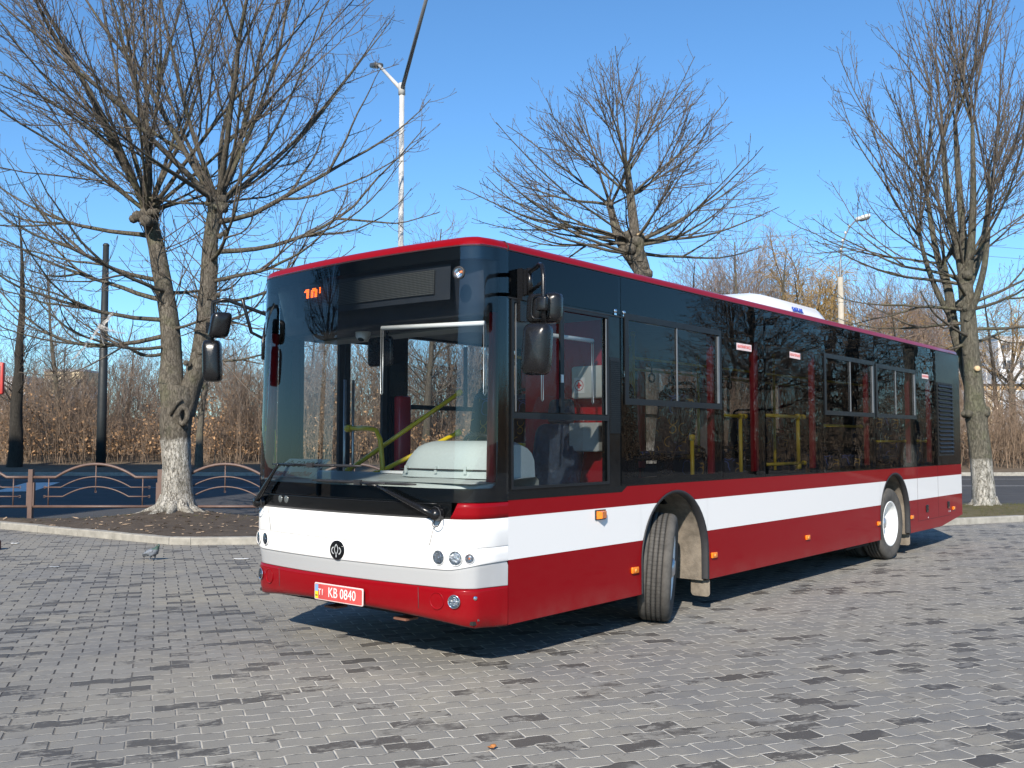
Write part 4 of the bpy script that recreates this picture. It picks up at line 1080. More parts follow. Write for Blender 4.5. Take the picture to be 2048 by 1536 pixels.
def double_lamp():
    base = W(-2.68, 23.0, -.1); root = thing('street_lamp', 'white street lamp post with two raised arms standing beyond the bus', 'street lamp', base)
    top = Vector((base.x, base.y, 10.1)); b = MB()
    b.tube([base, base+Vector((0,0,3.2)), base+Vector((0,0,3.25)), Vector((top.x, top.y, 10.15))], [.095, .09, .073, .062], 14); b.build('pole', M['pole_pale'], root)
    cl = MB(); cl.tube([top-Vector((0,0,.12)), top+Vector((0,0,.16))], .085, 14); cl.build('collar', M['pole_pale'], root)
    ax = (RV*-.9 + FV*2.35 + Vector((0,0,1.55))); tip = top+ax
    a = MB(); a.tube([top, top+ax*.5, tip], [.052, .046, .04], 12); ao = a.build('arm', M['pole_pale'], root)
    X = Vector((ax.x, ax.y, ax.z*.55)).normalized(); Y = X.cross(Vector((0,0,1))).normalized(); Z = Y.cross(X).normalized()
    h = MB(); h.rbox(tip+X*.30, (X, Y, Z), (.38, .13, .065), .1); h.build('lamp_head', M['lamp_dark'], root)
    ax = (RV*1.0 - FV*2.6 + Vector((0,0,1.75))); tip = top+ax
    a = MB(); a.tube([top, top+ax*.5, tip], [.052, .046, .04], 12); a.build('arm', M['pole_grey'], root)
    X = Vector((ax.x, ax.y, ax.z*.55)).normalized(); Y = X.cross(Vector((0,0,1))).normalized(); Z = Y.cross(X).normalized()
    h = MB(); h.rbox(tip+X*.30, (X, Y, Z), (.38, .13, .065), .1); h.build('lamp_head', M['lamp_dark'], root)
double_lamp()

def curved_lamp():
    base = px_place(1686, 50, -.1); root = thing('street_lamp', 'pale concrete street lamp with a thin curved arm above the rear of the bus', 'street lamp', base)
    b = MB(); b.tube([base, base+Vector((0,0,10.2))], [.21, .135], 16); b.build('pole', M['concrete_pole'], root)
    a = MB(); t = base+Vector((0,0,10.1)); pts = []
    for i in range(15):
        f = i/14; pts.append(t + RV*(.78*(f**2.2)) - FV*(.5*f*f) + Vector((0,0,.3+2.75*math.sin(f*1.25)/math.sin(1.25))))
    a.tube([t-Vector((0,0,.4))]+pts, [.06]*4+[.04]*12, 10); a.build('arm', M['pole_grey'], root)
    e = pts[-1]; X = (RV*.9-FV*.3+Vector((0,0,.25))).normalized(); Y = X.cross(Vector((0,0,1))).normalized(); Z = Y.cross(X)
    h = MB(); h.rbox(e+X*.28, (X, Y, Z), (.38, .17, .1), .12); h.build('lamp_head', M['pole_pale'], root)
    g = MB(); g.rbox(e+X*.34-Z*.12, (X, Y, Z), (.24, .13, .04), .09); g.build('lamp_glass', M['lamp_dark'], root)
    for k in (5, 7, 9, 11):
        i_ = MB(); p = pts[k]+Vector((0,0,.02))+RV*-.06; i_.lathe([(0,-.06),(.05,-.06),(.06,0),(.04,.07),(0,.08)], p, Vector((0,0,1)), 10); i_.build('insulator', M['lamp_glass'], root)
curved_lamp()

def dark_post():
    base = px_place(204, 50, 0); root = thing('lamp_post', 'dark straight post across the road between the forked tree and the big chestnut', 'post', base)
    b = MB(); b.tube([base-Vector((0,0,.2)), base+Vector((0,0,3.0)), base+Vector((0,0,11.8))], [.25, .235, .15], 16); b.build('shaft', M['dark_post'], root)
    c = MB(); c.lathe([(.0, .10), (.10, .09), (.165, .02), (.165, -.05)], base+Vector((0,0,11.8)), Vector((0,0,1)), 16); c.build('cap', M['dark_post'], root)
dark_post()

# overhead wires between the far poles
def wires():
    m = plain('cable', (.12, .12, .13), .6)
    for k, (h, lab) in enumerate(((11.9, 'thin overhead cable across the sky above the bus roof, upper one'), (11.35, 'thin overhead cable across the sky above the bus roof, lower one'))):
        b = MB(); A = W(-50, 50, h-.4); B = W(17.2, 50, h+.6); Cc = W(80, 58, h)
        for P0, P1 in ((A, B), (B, Cc)):
            b.tube([P0.lerp(P1, i/16)-Vector((0,0,1.0*(1-(2*i/16-1)**2))) for i in range(17)], .011, 4)
        tag(b.build('overhead_cable', m), lab, 'cable')
wires()

# red framed sign at the very left edge
def red_sign():
    M['sign_red'] = plain('red_sign_frame', (.50, .05, .04), .4); M['sign_grey'] = plain('sign_face', (.17, .19, .22), .25, var=.3, scale=6)
    base = W(-10.75, 19.9, .02); root = thing('stop_sign_box', 'red framed dark display box on a thin grey post at the left edge', 'sign', base)
    Z = Vector((0,0,1)); b = MB(); b.tube([base, base+Z*2.6], .035, 10); b.build('post', M['pole_grey'], root)
    c = base+Z*2.85 - RV*.06
    f = MB(); f.rbox(c, (RV, Z, FV), (.30, .33, .05), .03); f.build('frame', M['sign_red'], root)
    s = MB(); s.rbox(c-FV*.052, (RV, Z, FV), (.25, .27, .008), .015); s.build('display_face', M['sign_grey'], root)
red_sign()

# ------------------------------------------------------------------ pigeon, litter, torn film
def pigeon():
    m, n, out = nt('pigeon_feathers'); co = obj_co(n); x, y, z = sep(n, co)
    t = noise(n, 60, 4, .6, co); tb = noise(n, 25, 2, .5, co)
    c = ramp(n, t.outputs[0], [(.3, (.10, .115, .14)), (.7, (.17, .19, .225))])
    neck = mth(n, 'MULTIPLY', maprange(n, z, .135, .16), maprange(n, x, -.01, .03))
    c = mixc(n, neck, c, (.045, .085, .075))
    c = mixc(n, maprange(n, x, -.10, -.16), c, (.06, .065, .075))
    b = prin(n, out, **{'Base Color': c, 'Roughness': .55}); n.links.new(bump(n, t.outputs[0], .4, .01), b.inputs['Normal'])
    base = W((312-1024)/F_PX*12.92, 12.92, 0)
    root = thing('pigeon', 'grey pigeon walking on the paving left of the bus', 'pigeon', base)
    me = bpy.data.meshes.new('body'); bm = bmesh.new()
    pts = [((0, 0, .115), .056), ((.045, 0, .128), .052), ((.075, 0, .158), .034), ((.088, 0, .185), .024), ((.100, 0, .205), .025), ((.116, 0, .203), .014), ((.131, 0, .196), .005),
           ((-.05, 0, .105), .047), ((-.10, 0, .088), .027), ((-.15, .0, .07), .017), ((-.20, 0, .055), .015),
           ((.0, .035, .07), .02), ((.004, .033, .035), .0075), ((.0, .033, .012), .006), ((.028, .036, .005), .0045), ((.048, .04, .003), .003),
           ((.012, -.035, .07), .02), ((-.012, -.033, .038), .0075), ((-.03, -.033, .014), .006), ((-.004, -.036, .005), .0045), ((.018, -.04, .003), .003)]
    vs = [bm.verts.new(p) for p, _ in pts]
    for a, b_ in ((0,1),(1,2),(2,3),(3,4),(4,5),(5,6),(0,7),(7,8),(8,9),(9,10),(0,11),(11,12),(12,13),(13,14),(14,15),(0,16),(16,17),(17,18),(18,19),(19,20)): bm.edges.new((vs[a], vs[b_]))
    bm.to_mesh(me); bm.free()
    o = link('body_cage', me); sk = o.modifiers.new('skin', 'SKIN'); ss = o.modifiers.new('smooth', 'SUBSURF'); ss.levels = 2; ss.render_levels = 2
    lay = me.skin_vertices[0].data
    for i, (_, r) in enumerate(pts):
        ry = r*(1.0 if i not in (8, 9, 10) else 1.7); lay[i].radius = (r, ry)
    lay[0].use_root = True
    bpy.context.view_layer.update()
    m2 = bpy.data.meshes.new_from_object(o.evaluated_get(bpy.context.evaluated_depsgraph_get())); m2.name = 'body'; bpy.data.objects.remove(o, do_unlink=True)
    m2.materials.clear(); m2.materials.append(m); m2.polygons.foreach_set('use_smooth', [True]*len(m2.polygons))
    link('body', m2, root)
    # folded wings, each with darker bars
    for s in (-1, 1):
        w = MB(); rows = []
        for i in range(9):
            f = i/8; x_ = .05-.20*f; hh = .042*math.sin(min(1, f*1.6+.25)*PI/2)*(1-.75*max(0, f-.45)/.55); zc = .128-.045*f; yy = (.055 if f < .5 else .055-.05*(f-.5))*1.04
            rows.append([Vector((x_, s*(yy*math.cos(a*.9)+.004), zc+hh*math.sin(a))) + Vector(base) for a in [-1.2+2.4*k/6 for k in range(7)]])
        w.grid(rows); w.build('wing', plain('wing_feathers', (.20, .22, .25), .6, var=.35, scale=45), root)
    e = MB()
    for s in (-1, 1): e.lathe([(0, .003), (.0035, .001), (.004, -.002)], Vector(base)+Vector((.107, s*.0225, .209)), (0, s, 0), 10)
    e.build('eyes', plain('pigeon_eye', (.35, .12, .04), .2), root)
    lg = math.atan2((RV*.8-FV*.45).y, (RV*.8-FV*.45).x); root.rotation_euler = (0, 0, lg)
    return root
pg = pigeon()

M['paper'] = plain('litter_paper', (.72, .72, .70), .8, var=.05, bstr=.3, bscale=30)
def litter(name, label, u, v, w, l, ang, mat, curl=.012, seed=1):
    d = CAM.z*F_PX/(v-880.3)*1.0; p = W((u-1024)/F_PX*d, d, .004); rng = random.Random(seed); b = MB(); rows = []
    ca, sa = math.cos(ang), math.sin(ang)
    for i in range(6):
        row = []
        for k in range(5):
            x, y = (i/5-.5)*l, (k/4-.5)*w*(1-.25*abs(i/5-.5)); z = curl*(1.4*abs(i/5-.5)+rng.random()*.6)
            q = p+RV*(x*ca-y*sa)+FV*(x*sa+y*ca); row.append((q.x, q.y, .005+z))
        rows.append(row)
    b.grid(rows); ob = b.build(name, mat, fix=False)
    sol = ob.modifiers.new('thick', 'SOLIDIFY'); sol.thickness = .0015; tag(ob, label, 'litter'); return ob
litter('paper_scrap', 'white scrap of paper on the paving at the far left below the kerb', 38, 1086, .12, .10, .2, M['paper'], seed=1)
litter('paper_scrap', 'pale flattened scrap on the paving just left of the bus bumper', 488, 1116, .10, .20, .1, M['paper'], .004, seed=2)
litter('paper_scrap', 'small grey scrap on the paving below left of the pigeon', 118, 1132, .06, .12, .0, plain('grey_scrap', (.42, .44, .46), .7), .006, seed=3)
litter('dry_leaf', 'single orange brown leaf on the paving in front of the bus corner', 984, 1487, .035, .045, .9, plain('orange_leaf', (.42, .17, .05), .7, var=.3, scale=60), .02, seed=4)

def low_block():
    m = plain('dark_red_block_paint', (.10, .022, .02), .6, var=.3, scale=12); b = MB(); c = W(-7.72, 14.1, .07)
    b.rbox(c, (RV, FV, Vector((0, 0, 1))), (.26, .11, .072), .03); tag(b.build('kerb_block', m), 'low dark red block on the paving at the far left edge', 'block')
low_block()

# dead leaves and bark scraps on the bare soil round the big tree: nobody could count them
def soil_scraps():
    rng = random.Random(6); b = MB(); hm = {}
    me = verge_ob.data; from mathutils.bvhtree import BVHTree
    bv = BVHTree.FromPolygons([v.co.copy() for v in me.vertices], [tuple(p.vertices) for p in me.polygons])
    for i in range(420):
        lat = rng.gauss(-6.2, 2.0); d = rng.uniform(15.2, 18.6); p = W(lat, d, 2)
        h = bv.ray_cast(p, Vector((0, 0, -1)))[0]
        if h is None: continue
        s = rng.choice((.02, .03, .03, .05, .07)); a = rng.uniform(0, 6.28); l = s*rng.uniform(1, 2.6)
        X = Vector((math.cos(a), math.sin(a), rng.uniform(-.15, .3))).normalized(); Y = X.cross(Vector((0, 0, 1))).normalized(); Z = X.cross(Y)
        c = h+Vector((0, 0, .012)); b.add([c-X*l*.5, c-Y*s*.5+Z*.004, c+X*l*.5, c+Y*s*.5-Z*.008], [(0,1,2,3)], False)
    o = b.build('bark_scraps', plain('dry_scraps', (.36, .26, .17), .85, var=.45, scale=4), fix=False); tag(o, 'dry leaves and bark scraps strewn on the soil under the left chestnut', 'leaves', None, 'stuff')
soil_scraps()

# sparse grass on the verge
def grass():
    rng = random.Random(9); out = []
    me = verge_ob.data; from mathutils.bvhtree import BVHTree
    bv = BVHTree.FromPolygons([v.co.copy() for v in me.vertices], [tuple(p.vertices) for p in me.polygons])
    def tuft(lat, d, n, h):
        p = W(lat, d, 2); hit = bv.ray_cast(p, Vector((0, 0, -1)))[0]
        if hit is None: return
        for _ in range(n):
            q, r = limb(rng, (hit.x+rng.gauss(0,.03), hit.y+rng.gauss(0,.03), hit.z-.01), (rng.gauss(0,.5), rng.gauss(0,.5), 1), h*rng.uniform(.5, 1.2), 3, -.25, .15, .003, .001); out.append((q, r))
    for _ in range(1500): tuft(rng.uniform(6.5, 16), rng.uniform(18.2, 23.5), 6, .075)
    for _ in range(260): tuft(rng.uniform(-11, -2), rng.uniform(17.2, 19), 4, .05)
    tag(link('grass', tubes_to_mesh('grass', out, plain('spring_grass', (.105, .105, .035), .8, var=.45, scale=2.5), 3)), 'thin spring grass on the verges at both ends of the bus', 'grass', None, 'stuff')
grass()

# torn plastic film caught on a low branch of the big chestnut
def film():
    m, n, out = nt('torn_film'); t = noise(n, 14, 4, .6, obj_co(n))
    a = n.nodes.new('ShaderNodeBsdfTransparent'); b_ = n.nodes.new('ShaderNodeBsdfPrincipled'); b_.inputs['Base Color'].default_value = (.42, .40, .38, 1); b_.inputs['Roughness'].default_value = .4
    mx = n.nodes.new('ShaderNodeMixShader'); n.links.new(maprange(n, t.outputs[0], .35, .65, .35, .75), mx.inputs[0]); n.links.new(a.outputs[0], mx.inputs[1]); n.links.new(b_.outputs[0], mx.inputs[2]); n.links.new(mx.outputs[0], out.inputs[0])
    rng = random.Random(3); b = MB(); d = 17.0
    def P(u, v, dd=0): D = d+dd; return W((u-1024)/F_PX*D, D, CAM.z+(880.3-v)/F_PX*D)
    for A, B, w0, w1 in ((P(196,652), P(140,720,.2), 12, 2), (P(192,650), P(248,666,-.2), 10, 2), (P(188,660), P(222,622,.1), 12, 9), (P(196,655,.05), P(206,690,.1), 8, 1)):
        rows = []
        for i in range(9):
            f = i/8; c = A.lerp(B, f)+Vector((0,0,-.03*math.sin(f*PI))); w = (w0+(w1-w0)*f)/F_PX*d
            rows.append([c+Vector((0,0,1))*w*(k/3-.5)+FV*rng.uniform(-.03,.03)+RV*rng.uniform(-.01,.01) for k in range(4)])
        b.grid(rows)
    o = b.build('plastic_film', m, fix=False); tag(o, 'torn grey plastic film caught on a branch in front of the dark post', 'plastic film')
film()

# ================================================================== THE BUS (local frame = world: y runs back along the side, x = 0 is the side facing the viewer)
BW = 2.53; XC = -BW/2; BL = 11.2
M['red'] = paint('red_bus_paint', (.225, .0028, .0065), .13)
M['white'] = paint('white_bus_paint', (.77, .76, .745), .15)
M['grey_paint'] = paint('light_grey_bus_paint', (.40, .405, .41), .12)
M['black_gloss'] = plain('black_gloss_panel', (.004, .005, .006), .12, 0, 0, .1, spec=.35)
M['black_rub'] = plain('black_rubber', (.018, .018, .02), .6, var=.2, scale=20)
M['black_mat'] = plain('black_plastic', (.009, .009, .010), .26, var=.03, scale=30, spec=.4)
M['dark_frame'] = plain('anodised_dark_frame', (.010, .011, .013), .35, 0, spec=.35)
M['alu'] = plain('aluminium_frame', (.26, .27, .28), .42, .7)
M['chrome'] = plain('chrome', (.75, .76, .78), .08, 1.0)
M['amber'] = plain('amber_lens', (.85, .20, .01), .2, 0, .5, .2, 40)
M['int_grey'] = plain('interior_grey_lining', (.30, .32, .32), .6)
M['int_dark'] = plain('interior_dark_lining', (.06, .065, .075), .6)
M['floor_mat'] = plain('bus_floor', (.09, .09, .095), .7, var=.3, scale=30)
M['dash'] = plain('dashboard_plastic', (.42, .47, .46), .55, var=.05, scale=60, bstr=.15, bscale=300)
M['yellow'] = plain('yellow_rail_paint', (.80, .56, .015), .35, 0, .3, .06)
M['int_red'] = plain('red_lining', (.42, .012, .02), .35, 0, .3, .1)
M['steel'] = plain('bare_steel', (.55, .56, .57), .35, .8)
M['dust'] = plain('road_dust', (.20, .17, .135), .95, var=.35, scale=9, bstr=.5, bscale=90)
M['under'] = plain('underbody', (.018, .017, .016), .9)
M['glass_side'] = glass('tinted_side_glass', (.44, .45, .47), 1.5, 0, .014, 1.7, .72)
M['glass_clear'] = glass('cab_side_glass', (.88, .91, .92), 1.46, 0, .006, 1.0, .75)
M['glass_front'] = glass('windscreen_glass', (.90, .93, .94), 1.58, 0, .004, .8, 1.0)
M['lens'] = glass('lamp_lens', (.93, .95, .97), 1.5, 0.02, .02, 30)
M['reflector'] = plain('lamp_reflector', (.82, .83, .85), .1, 1.0, var=.03, bstr=.25, bscale=90)
M['white_plastic'] = plain('white_plastic', (.76, .76, .75), .4, var=.04)

bus = thing('city_bus', 'red and white low floor city bus with dark glass, parked on the grey paving', 'bus', (XC, BL/2, 0))
Z3 = Vector((0, 0, 1))

# ---- front surface: a bowed plan curve
_half = [(1.0, 0), (1.0, -.06), (.9985, -.14), (.985, -.235), (.965, -.30), (.895, -.37), (.785, -.405), (.56, -.442), (.32, -.467), (0, -.48)]
_ctrl = [(XC + a*BW/2, y) for a, y in _half] + [(XC - a*BW/2, y) for a, y in _half[::-1][1:]]
def _dense(ctrl, k=8):
    P = [Vector((a, b)) for a, b in ctrl]; o = []
    for i in range(len(P)-1):
        a = P[max(i-1, 0)]; b = P[i]; c = P[i+1]; d = P[min(i+2, len(P)-1)]
        for j in range(k):
            t = j/k; o.append(.5*((2*b)+(c-a)*t+(2*a-5*b+4*c-d)*t*t+(3*b-a-3*c+d)*t**3))
    o.append(P[-1]); return o
_pl = _dense(_ctrl); _cum = [0]
for a, b in zip(_pl[:-1], _pl[1:]): _cum.append(_cum[-1]+(b-a).length)
FLEN = _cum[-1]
def plan(t):
    s = min(max(t, 0), 1)*FLEN
    import bisect
    i = min(max(bisect.bisect(_cum, s)-1, 0), len(_pl)-2); f = (s-_cum[i])/(_cum[i+1]-_cum[i]); return _pl[i].lerp(_pl[i+1], f)
def t_of_x(x):
    lo, hi = 0., 1.
    for _ in range(50):
        m = (lo+hi)/2
        if plan(m).x > x: lo = m
        else: hi = m
    return (lo+hi)/2
def kz(z): return 1 - .13*max(0, z-1.1)/1.85
def F(t, z, off=0.):
    p = plan(t); a = plan(t-.004); b = plan(t+.004); tg = (b-a).normalized(); nr = Vector((tg.y, -tg.x))       # outward
    if nr.y > 0 and abs(nr.x) < .5: nr = -nr
    if p.x > XC and nr.x < -.2: nr = -nr
    if p.x < XC and nr.x > .2: nr = -nr
    return Vector((p.x+nr.x*off, p.y*kz(z)+nr.y*off, z))
def Fx(x, z, off=0.): return F(t_of_x(x), z, off)
def Fn(x, z):
    t = t_of_x(x); a = F(t-.006, z); b = F(t+.006, z); u = (b-a).normalized(); n_ = u.cross(Z3)
    if n_.y > 0: n_ = -n_
    return n_, (u if u.x > 0 else -u)
TS = [i/110 for i in range(111)]
def zbot(t):                                          # the bumper's lower edge rises towards the middle
    a = min(1, abs(plan(t).x-XC)/(BW/2)); return .300+.08*(1-a*a)**.8
def ease(t): return min(1, min(t, 1-t)/.05)
def patch(b, ts, levels, smooth=True):
    """levels: list of (z or f(t), off)"""
    rows = []
    for zf, off in levels:
        rows.append([F(t, zf(t) if callable(zf) else zf, off*(.12+.88*ease(t)) if off < -.012 else off) for t in ts])
    b.grid(rows, smooth)
def trange(a, c): return [a] + [t for t in TS if a < t < c] + [c]

# bumper (red), white lower panel with its ridge, upper white panel
b = MB(); patch(b, TS, [(lambda t: zbot(t)+.01, -.16), (lambda t: zbot(t), -.07), (lambda t: zbot(t)+.018, -.035), (lambda t: max(.40, zbot(t)+.05), -.022), (.56, -.016), (.576, -.02), (.578, -.05)])
bumper = b.build('bumper', M['red'], bus)
seamm = MB()
for xx in (-.47, -2.06): seamm.tube([Fx(xx, .385, -.0335), Fx(xx, .43, -.0215), Fx(xx, .57, -.0165)], .003, 6)
seamm.build('bumper_seam', M['black_rub'], bumper)
def ridge(t):
    x = abs(plan(t).x-XC)/(BW/2); return .705 + .045*max(0, (x-.82)/.18)**1.5
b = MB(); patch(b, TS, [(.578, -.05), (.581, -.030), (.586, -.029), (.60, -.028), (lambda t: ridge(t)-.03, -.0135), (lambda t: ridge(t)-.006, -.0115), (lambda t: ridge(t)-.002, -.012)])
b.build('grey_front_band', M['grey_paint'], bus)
b = MB(); patch(b, TS, [(lambda t: ridge(t)-.002, -.0115), (lambda t: ridge(t), -.003), (lambda t: ridge(t)+.006, -.0005), (lambda t: ridge(t)+.02, .0005), (lambda t: max(.80, ridge(t)+.04), 0), (.853, -.001), (.855, -.006)])
front_panel = b.build('front_panel', M['white'], bus)
def blackline(t):                                     # lower edge of the black windscreen panel
    return 1.052 + .0
b = MB(); patch(b, TS, [(.8555, -.006), (.8575, -.001), (.862, .0005), (.95, .0005), (1.05, 0), (1.052, -.01)]); upper_panel = b.build('upper_panel', M['white'], bus)
sm_ = MB()
for s in (1, -1): sm_.tube([Fx(XC+s*(.955-.05*(1-i/6)), .868+(1.045-.868)*i/6, .0018) for i in range(7)], .0022, 5)
sm_.build('panel_seam', plain('panel_gap', (.16, .16, .16), .7), upper_panel)
# red corners either side of the wiper panel, black wiper panel between
tR = t_of_x(-.20); tL = t_of_x(-BW+.20)
cut = .075
for lo, hi, s in ((0, tR, 1), (tL, 1, -1)):
    b = MB(); ts = trange(lo, hi)
    def zt(t, s=s): return 1.165
    rows = []
    for zf in (1.053, 1.058, 1.09, 1.13, 1.158, 1.165):
        f = (zf-1.053)/(1.165-1.053); row = []
        for i, t in enumerate(ts):
            e = (t-lo)/(hi-lo) if s == 1 else (hi-t)/(hi-lo)
            if s == 1: tt = lo + (t-lo)*(1-.13*f**.7)
            else: tt = hi - (hi-t)*(1-.13*f**.7)
            row.append(F(tt, zf, 0.001 if .01 < f < .99 else -.012))
        rows.append(row)
    b.grid(rows); b.build('corner_panel', M['red'], bus)
b = MB(); patch(b, trange(tR-.005, tL+.005), [(1.053, -.012), (1.055, -.004), (1.165, -.004)]); patch(b, TS, [(1.166, -.006), (1.18, -.004), (1.262, -.005)])
# black edge bands of the glass: sides and top
patch(b, trange(0, .036), [(1.262, -.006), (2.2, -.006), (2.97, -.006)]); patch(b, trange(.964, 1), [(1.262, -.006), (2.2, -.006), (2.97, -.006)])
patch(b, TS, [(2.86, -.007), (2.97, -.007)])
# rounded lower corners of the clear area
for s in (1, -1):
    c = .036 if s == 1 else .964; rr = .075
    pts = []
    for i in range(7):
        a = PI/2*i/6; dx = rr*(1-math.cos(a)); dz = rr*(1-math.sin(a))
        pts.append((c + s*dx/FLEN, 1.262+dz))
    vs = [F(c, 1.262, -.006)] + [F(t, z, -.006) for t, z in pts]
    b.add(vs, [(0, i, i+1) for i in range(1, 7)])
b.build('windscreen_surround', M['black_gloss'], bus, fix=False)
b = MB(); patch(b, TS, [(1.168 + (2.965-1.168)*i/14, .002) for i in range(15)]); windscreen = b.build('windscreen', M['glass_front'], bus)

# ---- sides
ARCH = ((2.305, .575), (8.05, .58))
def sill(y): return .307 if y < 10.1 else .307 + (.42-.307)*(y-10.1)/(BL-10.1)
def arch_z(y):
    for c, r in ARCH:
        if abs(y-c) < r: return .565 + math.sqrt(max(0, r*r-(y-c)**2))*1.02
    return 0
def ysamples(a, c):
    ys = {a, c, 10.1}
    for cc, r in ARCH:
        for k in range(41): ys.add(cc - r*math.cos(PI*k/40))
        ys.add(cc-r-1e-4); ys.add(cc+r+1e-4)
    ys |= {i*.5 for i in range(24)}
    return sorted(y for y in ys if a <= y <= c)
def side_strip(b, x, sgn, z0, z1, ya=0.0, yc=BL, th=.03, tuck=0.):
    ys = ysamples(ya, yc)
    for y0, y1 in zip(ys[:-1], ys[1:]):
        l0 = max(z0 if z0 is not None else sill(y0), arch_z(y0)); l1 = max(z0 if z0 is not None else sill(y1), arch_z(y1))
        ym = (y0+y1)/2
        if y1-y0 < 2e-3: continue
        h0, h1 = z1, z1
        l0 = min(l0, h0); l1 = min(l1, h1)
        if h0-l0 < 1e-4 and h1-l1 < 1e-4: continue
        q = [(x, y0, l0), (x, y1, l1), (x, y1, h1), (x, y0, h0)]; w = [(px-sgn*th, py, pz) for px, py, pz in q]
        b.add(q+w, [(0, 1, 2, 3), (7, 6, 5, 4), (0, 4, 5, 1)], False)
        if tuck and z0 is None and arch_z(ym) == 0:
            t = [(x, y0, l0), (x, y1, l1), (x-sgn*.06, y1, l1-.02), (x-sgn*.06, y0, l0-.02)]; b.add(t, [(0, 1, 2, 3)], False)
for x, sg, nm in ((0.0, 1, 'near'), (-BW, -1, 'far')):
    for ya, yc in ((0, 2.305), (2.305, 8.05), (8.05, BL)):
        b = MB(); side_strip(b, x, sg, None, .754, ya, yc, tuck=1); b.build('skirt_panel', M['red'], bus)
        b = MB(); side_strip(b, x, sg, .7545, 1.054, ya, yc); b.build('white_side_band', M['white'], bus)
    b = MB(); side_strip(b, x, sg, 1.0545, 1.215); b.build('red_side_band', M['red'], bus)

# window band with real openings
NEAR_HOLES = [(.05, 1.245, 1.265, 1.75), (.05, 1.245, 1.80, 2.585), (1.50, 3.14, 1.28, 2.60), (3.24, 4.09, 1.28, 2.60), (4.16, 5.56, 1.28, 2.60), (5.68, 7.29, 1.28, 2.57), (7.41, 8.95, 1.28, 2.57), (9.04, 9.90, 1.28, 2.57)]
FAR_HOLES = [(.10, 1.16, 1.22, 2.60), (1.40, 3.14, 1.28, 2.60), (3.24, 4.30, 1.28, 2.60), (4.42, 5.66, 1.22, 2.60), (5.78, 7.29, 1.28, 2.57), (7.41, 8.95, 1.28, 2.57), (9.08, 10.2, 1.22, 2.57)]
def holed(b, x, sgn, y0, y1, z0, z1, holes, th=.05):
    ys = sorted({y0, y1} | {h[0] for h in holes} | {h[1] for h in holes}); zs = sorted({z0, z1} | {h[2] for h in holes} | {h[3] for h in holes})
    for a, c in zip(ys[:-1], ys[1:]):
        for d, e in zip(zs[:-1], zs[1:]):
            m = ((a+c)/2, (d+e)/2)
            if any(h[0] < m[0] < h[1] and h[2] < m[1] < h[3] for h in holes): continue
            b.add([(x, a, d), (x, c, d), (x, c, e), (x, a, e)], [(0, 1, 2, 3)], False); b.add([(x-sgn*th, a, d), (x-sgn*th, c, d), (x-sgn*th, c, e), (x-sgn*th, a, e)], [(3, 2, 1, 0)], False)
    for h in holes:
        q = [(h[0], h[2]), (h[1], h[2]), (h[1], h[3]), (h[0], h[3])]
        for i in range(4):
            p, r = q[i], q[(i+1) % 4]; b.add([(x, *p), (x, *r), (x-sgn*th, *r), (x-sgn*th, *p)], [(0, 1, 2, 3)], False)
for x, sg, H in ((-.006, 1, NEAR_HOLES), (-BW+.006, -1, FAR_HOLES)):
    b = MB(); holed(b, x, sg, .0, BL, 1.215, 2.955, H); b.build('window_band', M['black_gloss'], bus, fix=False)
# lower edge of the black band dips by the driver's window
b = MB(); b.box((-.02, 0.0, 1.172), (.002, 1.44, 1.2155)); b.prism([(.002, 1.44, 1.172), (.002, 1.52, 1.2155), (.002, 1.44, 1.2155)], (-.02, 0, 0)); b.build('window_sill_band', M['black_gloss'], bus)

rngg = random.Random(2)
def pane(y0, y1, z0, z1, mat, x=0.002, tilt=.004, name='window_glass', parent=None):
    b = MB(); n_ = 5; rows = []
    a, c, bow = rngg.uniform(-tilt, tilt), rngg.uniform(-tilt, tilt), rngg.uniform(-.003, .003)
    for i in range(n_):
        v = i/(n_-1); rows.append([Vector((x + a*(u-.5)*(y1-y0)*.5 + c*(v-.5)*.5 + bow*(1-(2*u-1)**2), y0+(y1-y0)*u, z0+(z1-z0)*v)) for u in [k/8 for k in range(9)]])
    b.grid(rows); return b.build(name, mat, parent or bus, fix=False)
def frame_rect(b, y0, y1, z0, z1, t, x0=.003, dep=.012):
    for (a, c, d, e) in ((y0, y1, z0, z0+t), (y0, y1, z1-t, z1), (y0, y0+t, z0+t, z1-t), (y1-t, y1, z0+t, z1-t)): b.box((x0, a, d), (x0+dep, c, e))
# driver's sliding window over a fixed lower pane
dw = pane(.045, 1.25, 1.262, 1.752, M['glass_clear'], -.012, .002, 'cab_window'); 
b = MB(); frame_rect(b, .035, 1.262, 1.245, 1.815-.045, .02, -.006, .012); b.build('window_frame', M['dark_frame'], dw)
sw = pane(.05, .64, 1.80, 2.59, M['glass_clear'], -.008, .003, 'cab_window');
b = MB(); b.box((-.004, .60, 1.80), (.012, .648, 2.59)); b.build('window_frame', M['dark_frame'], sw)
b = MB(); b.box((-.005, .082, 1.80), (.004, .088, 2.58)); b.build('window_edge', M['alu'], sw)
sw2 = pane(.64, 1.25, 1.80, 2.59, M['glass_clear'], -.014, .003, 'cab_window'); b = MB(); frame_rect(b, .035, 1.262, 1.77, 2.605, .022, -.006, .014); b.build('window_frame', M['dark_frame'], sw2)
b = MB(); b.box((-.003, 1.222, 1.80), (.006, 1.23, 2.575)); b.build('window_edge', M['alu'], sw2)
b = MB(); b.box((.0, .60, 2.03), (.02, .63, 2.09)); b.build('window_latch', M['steel'], sw)
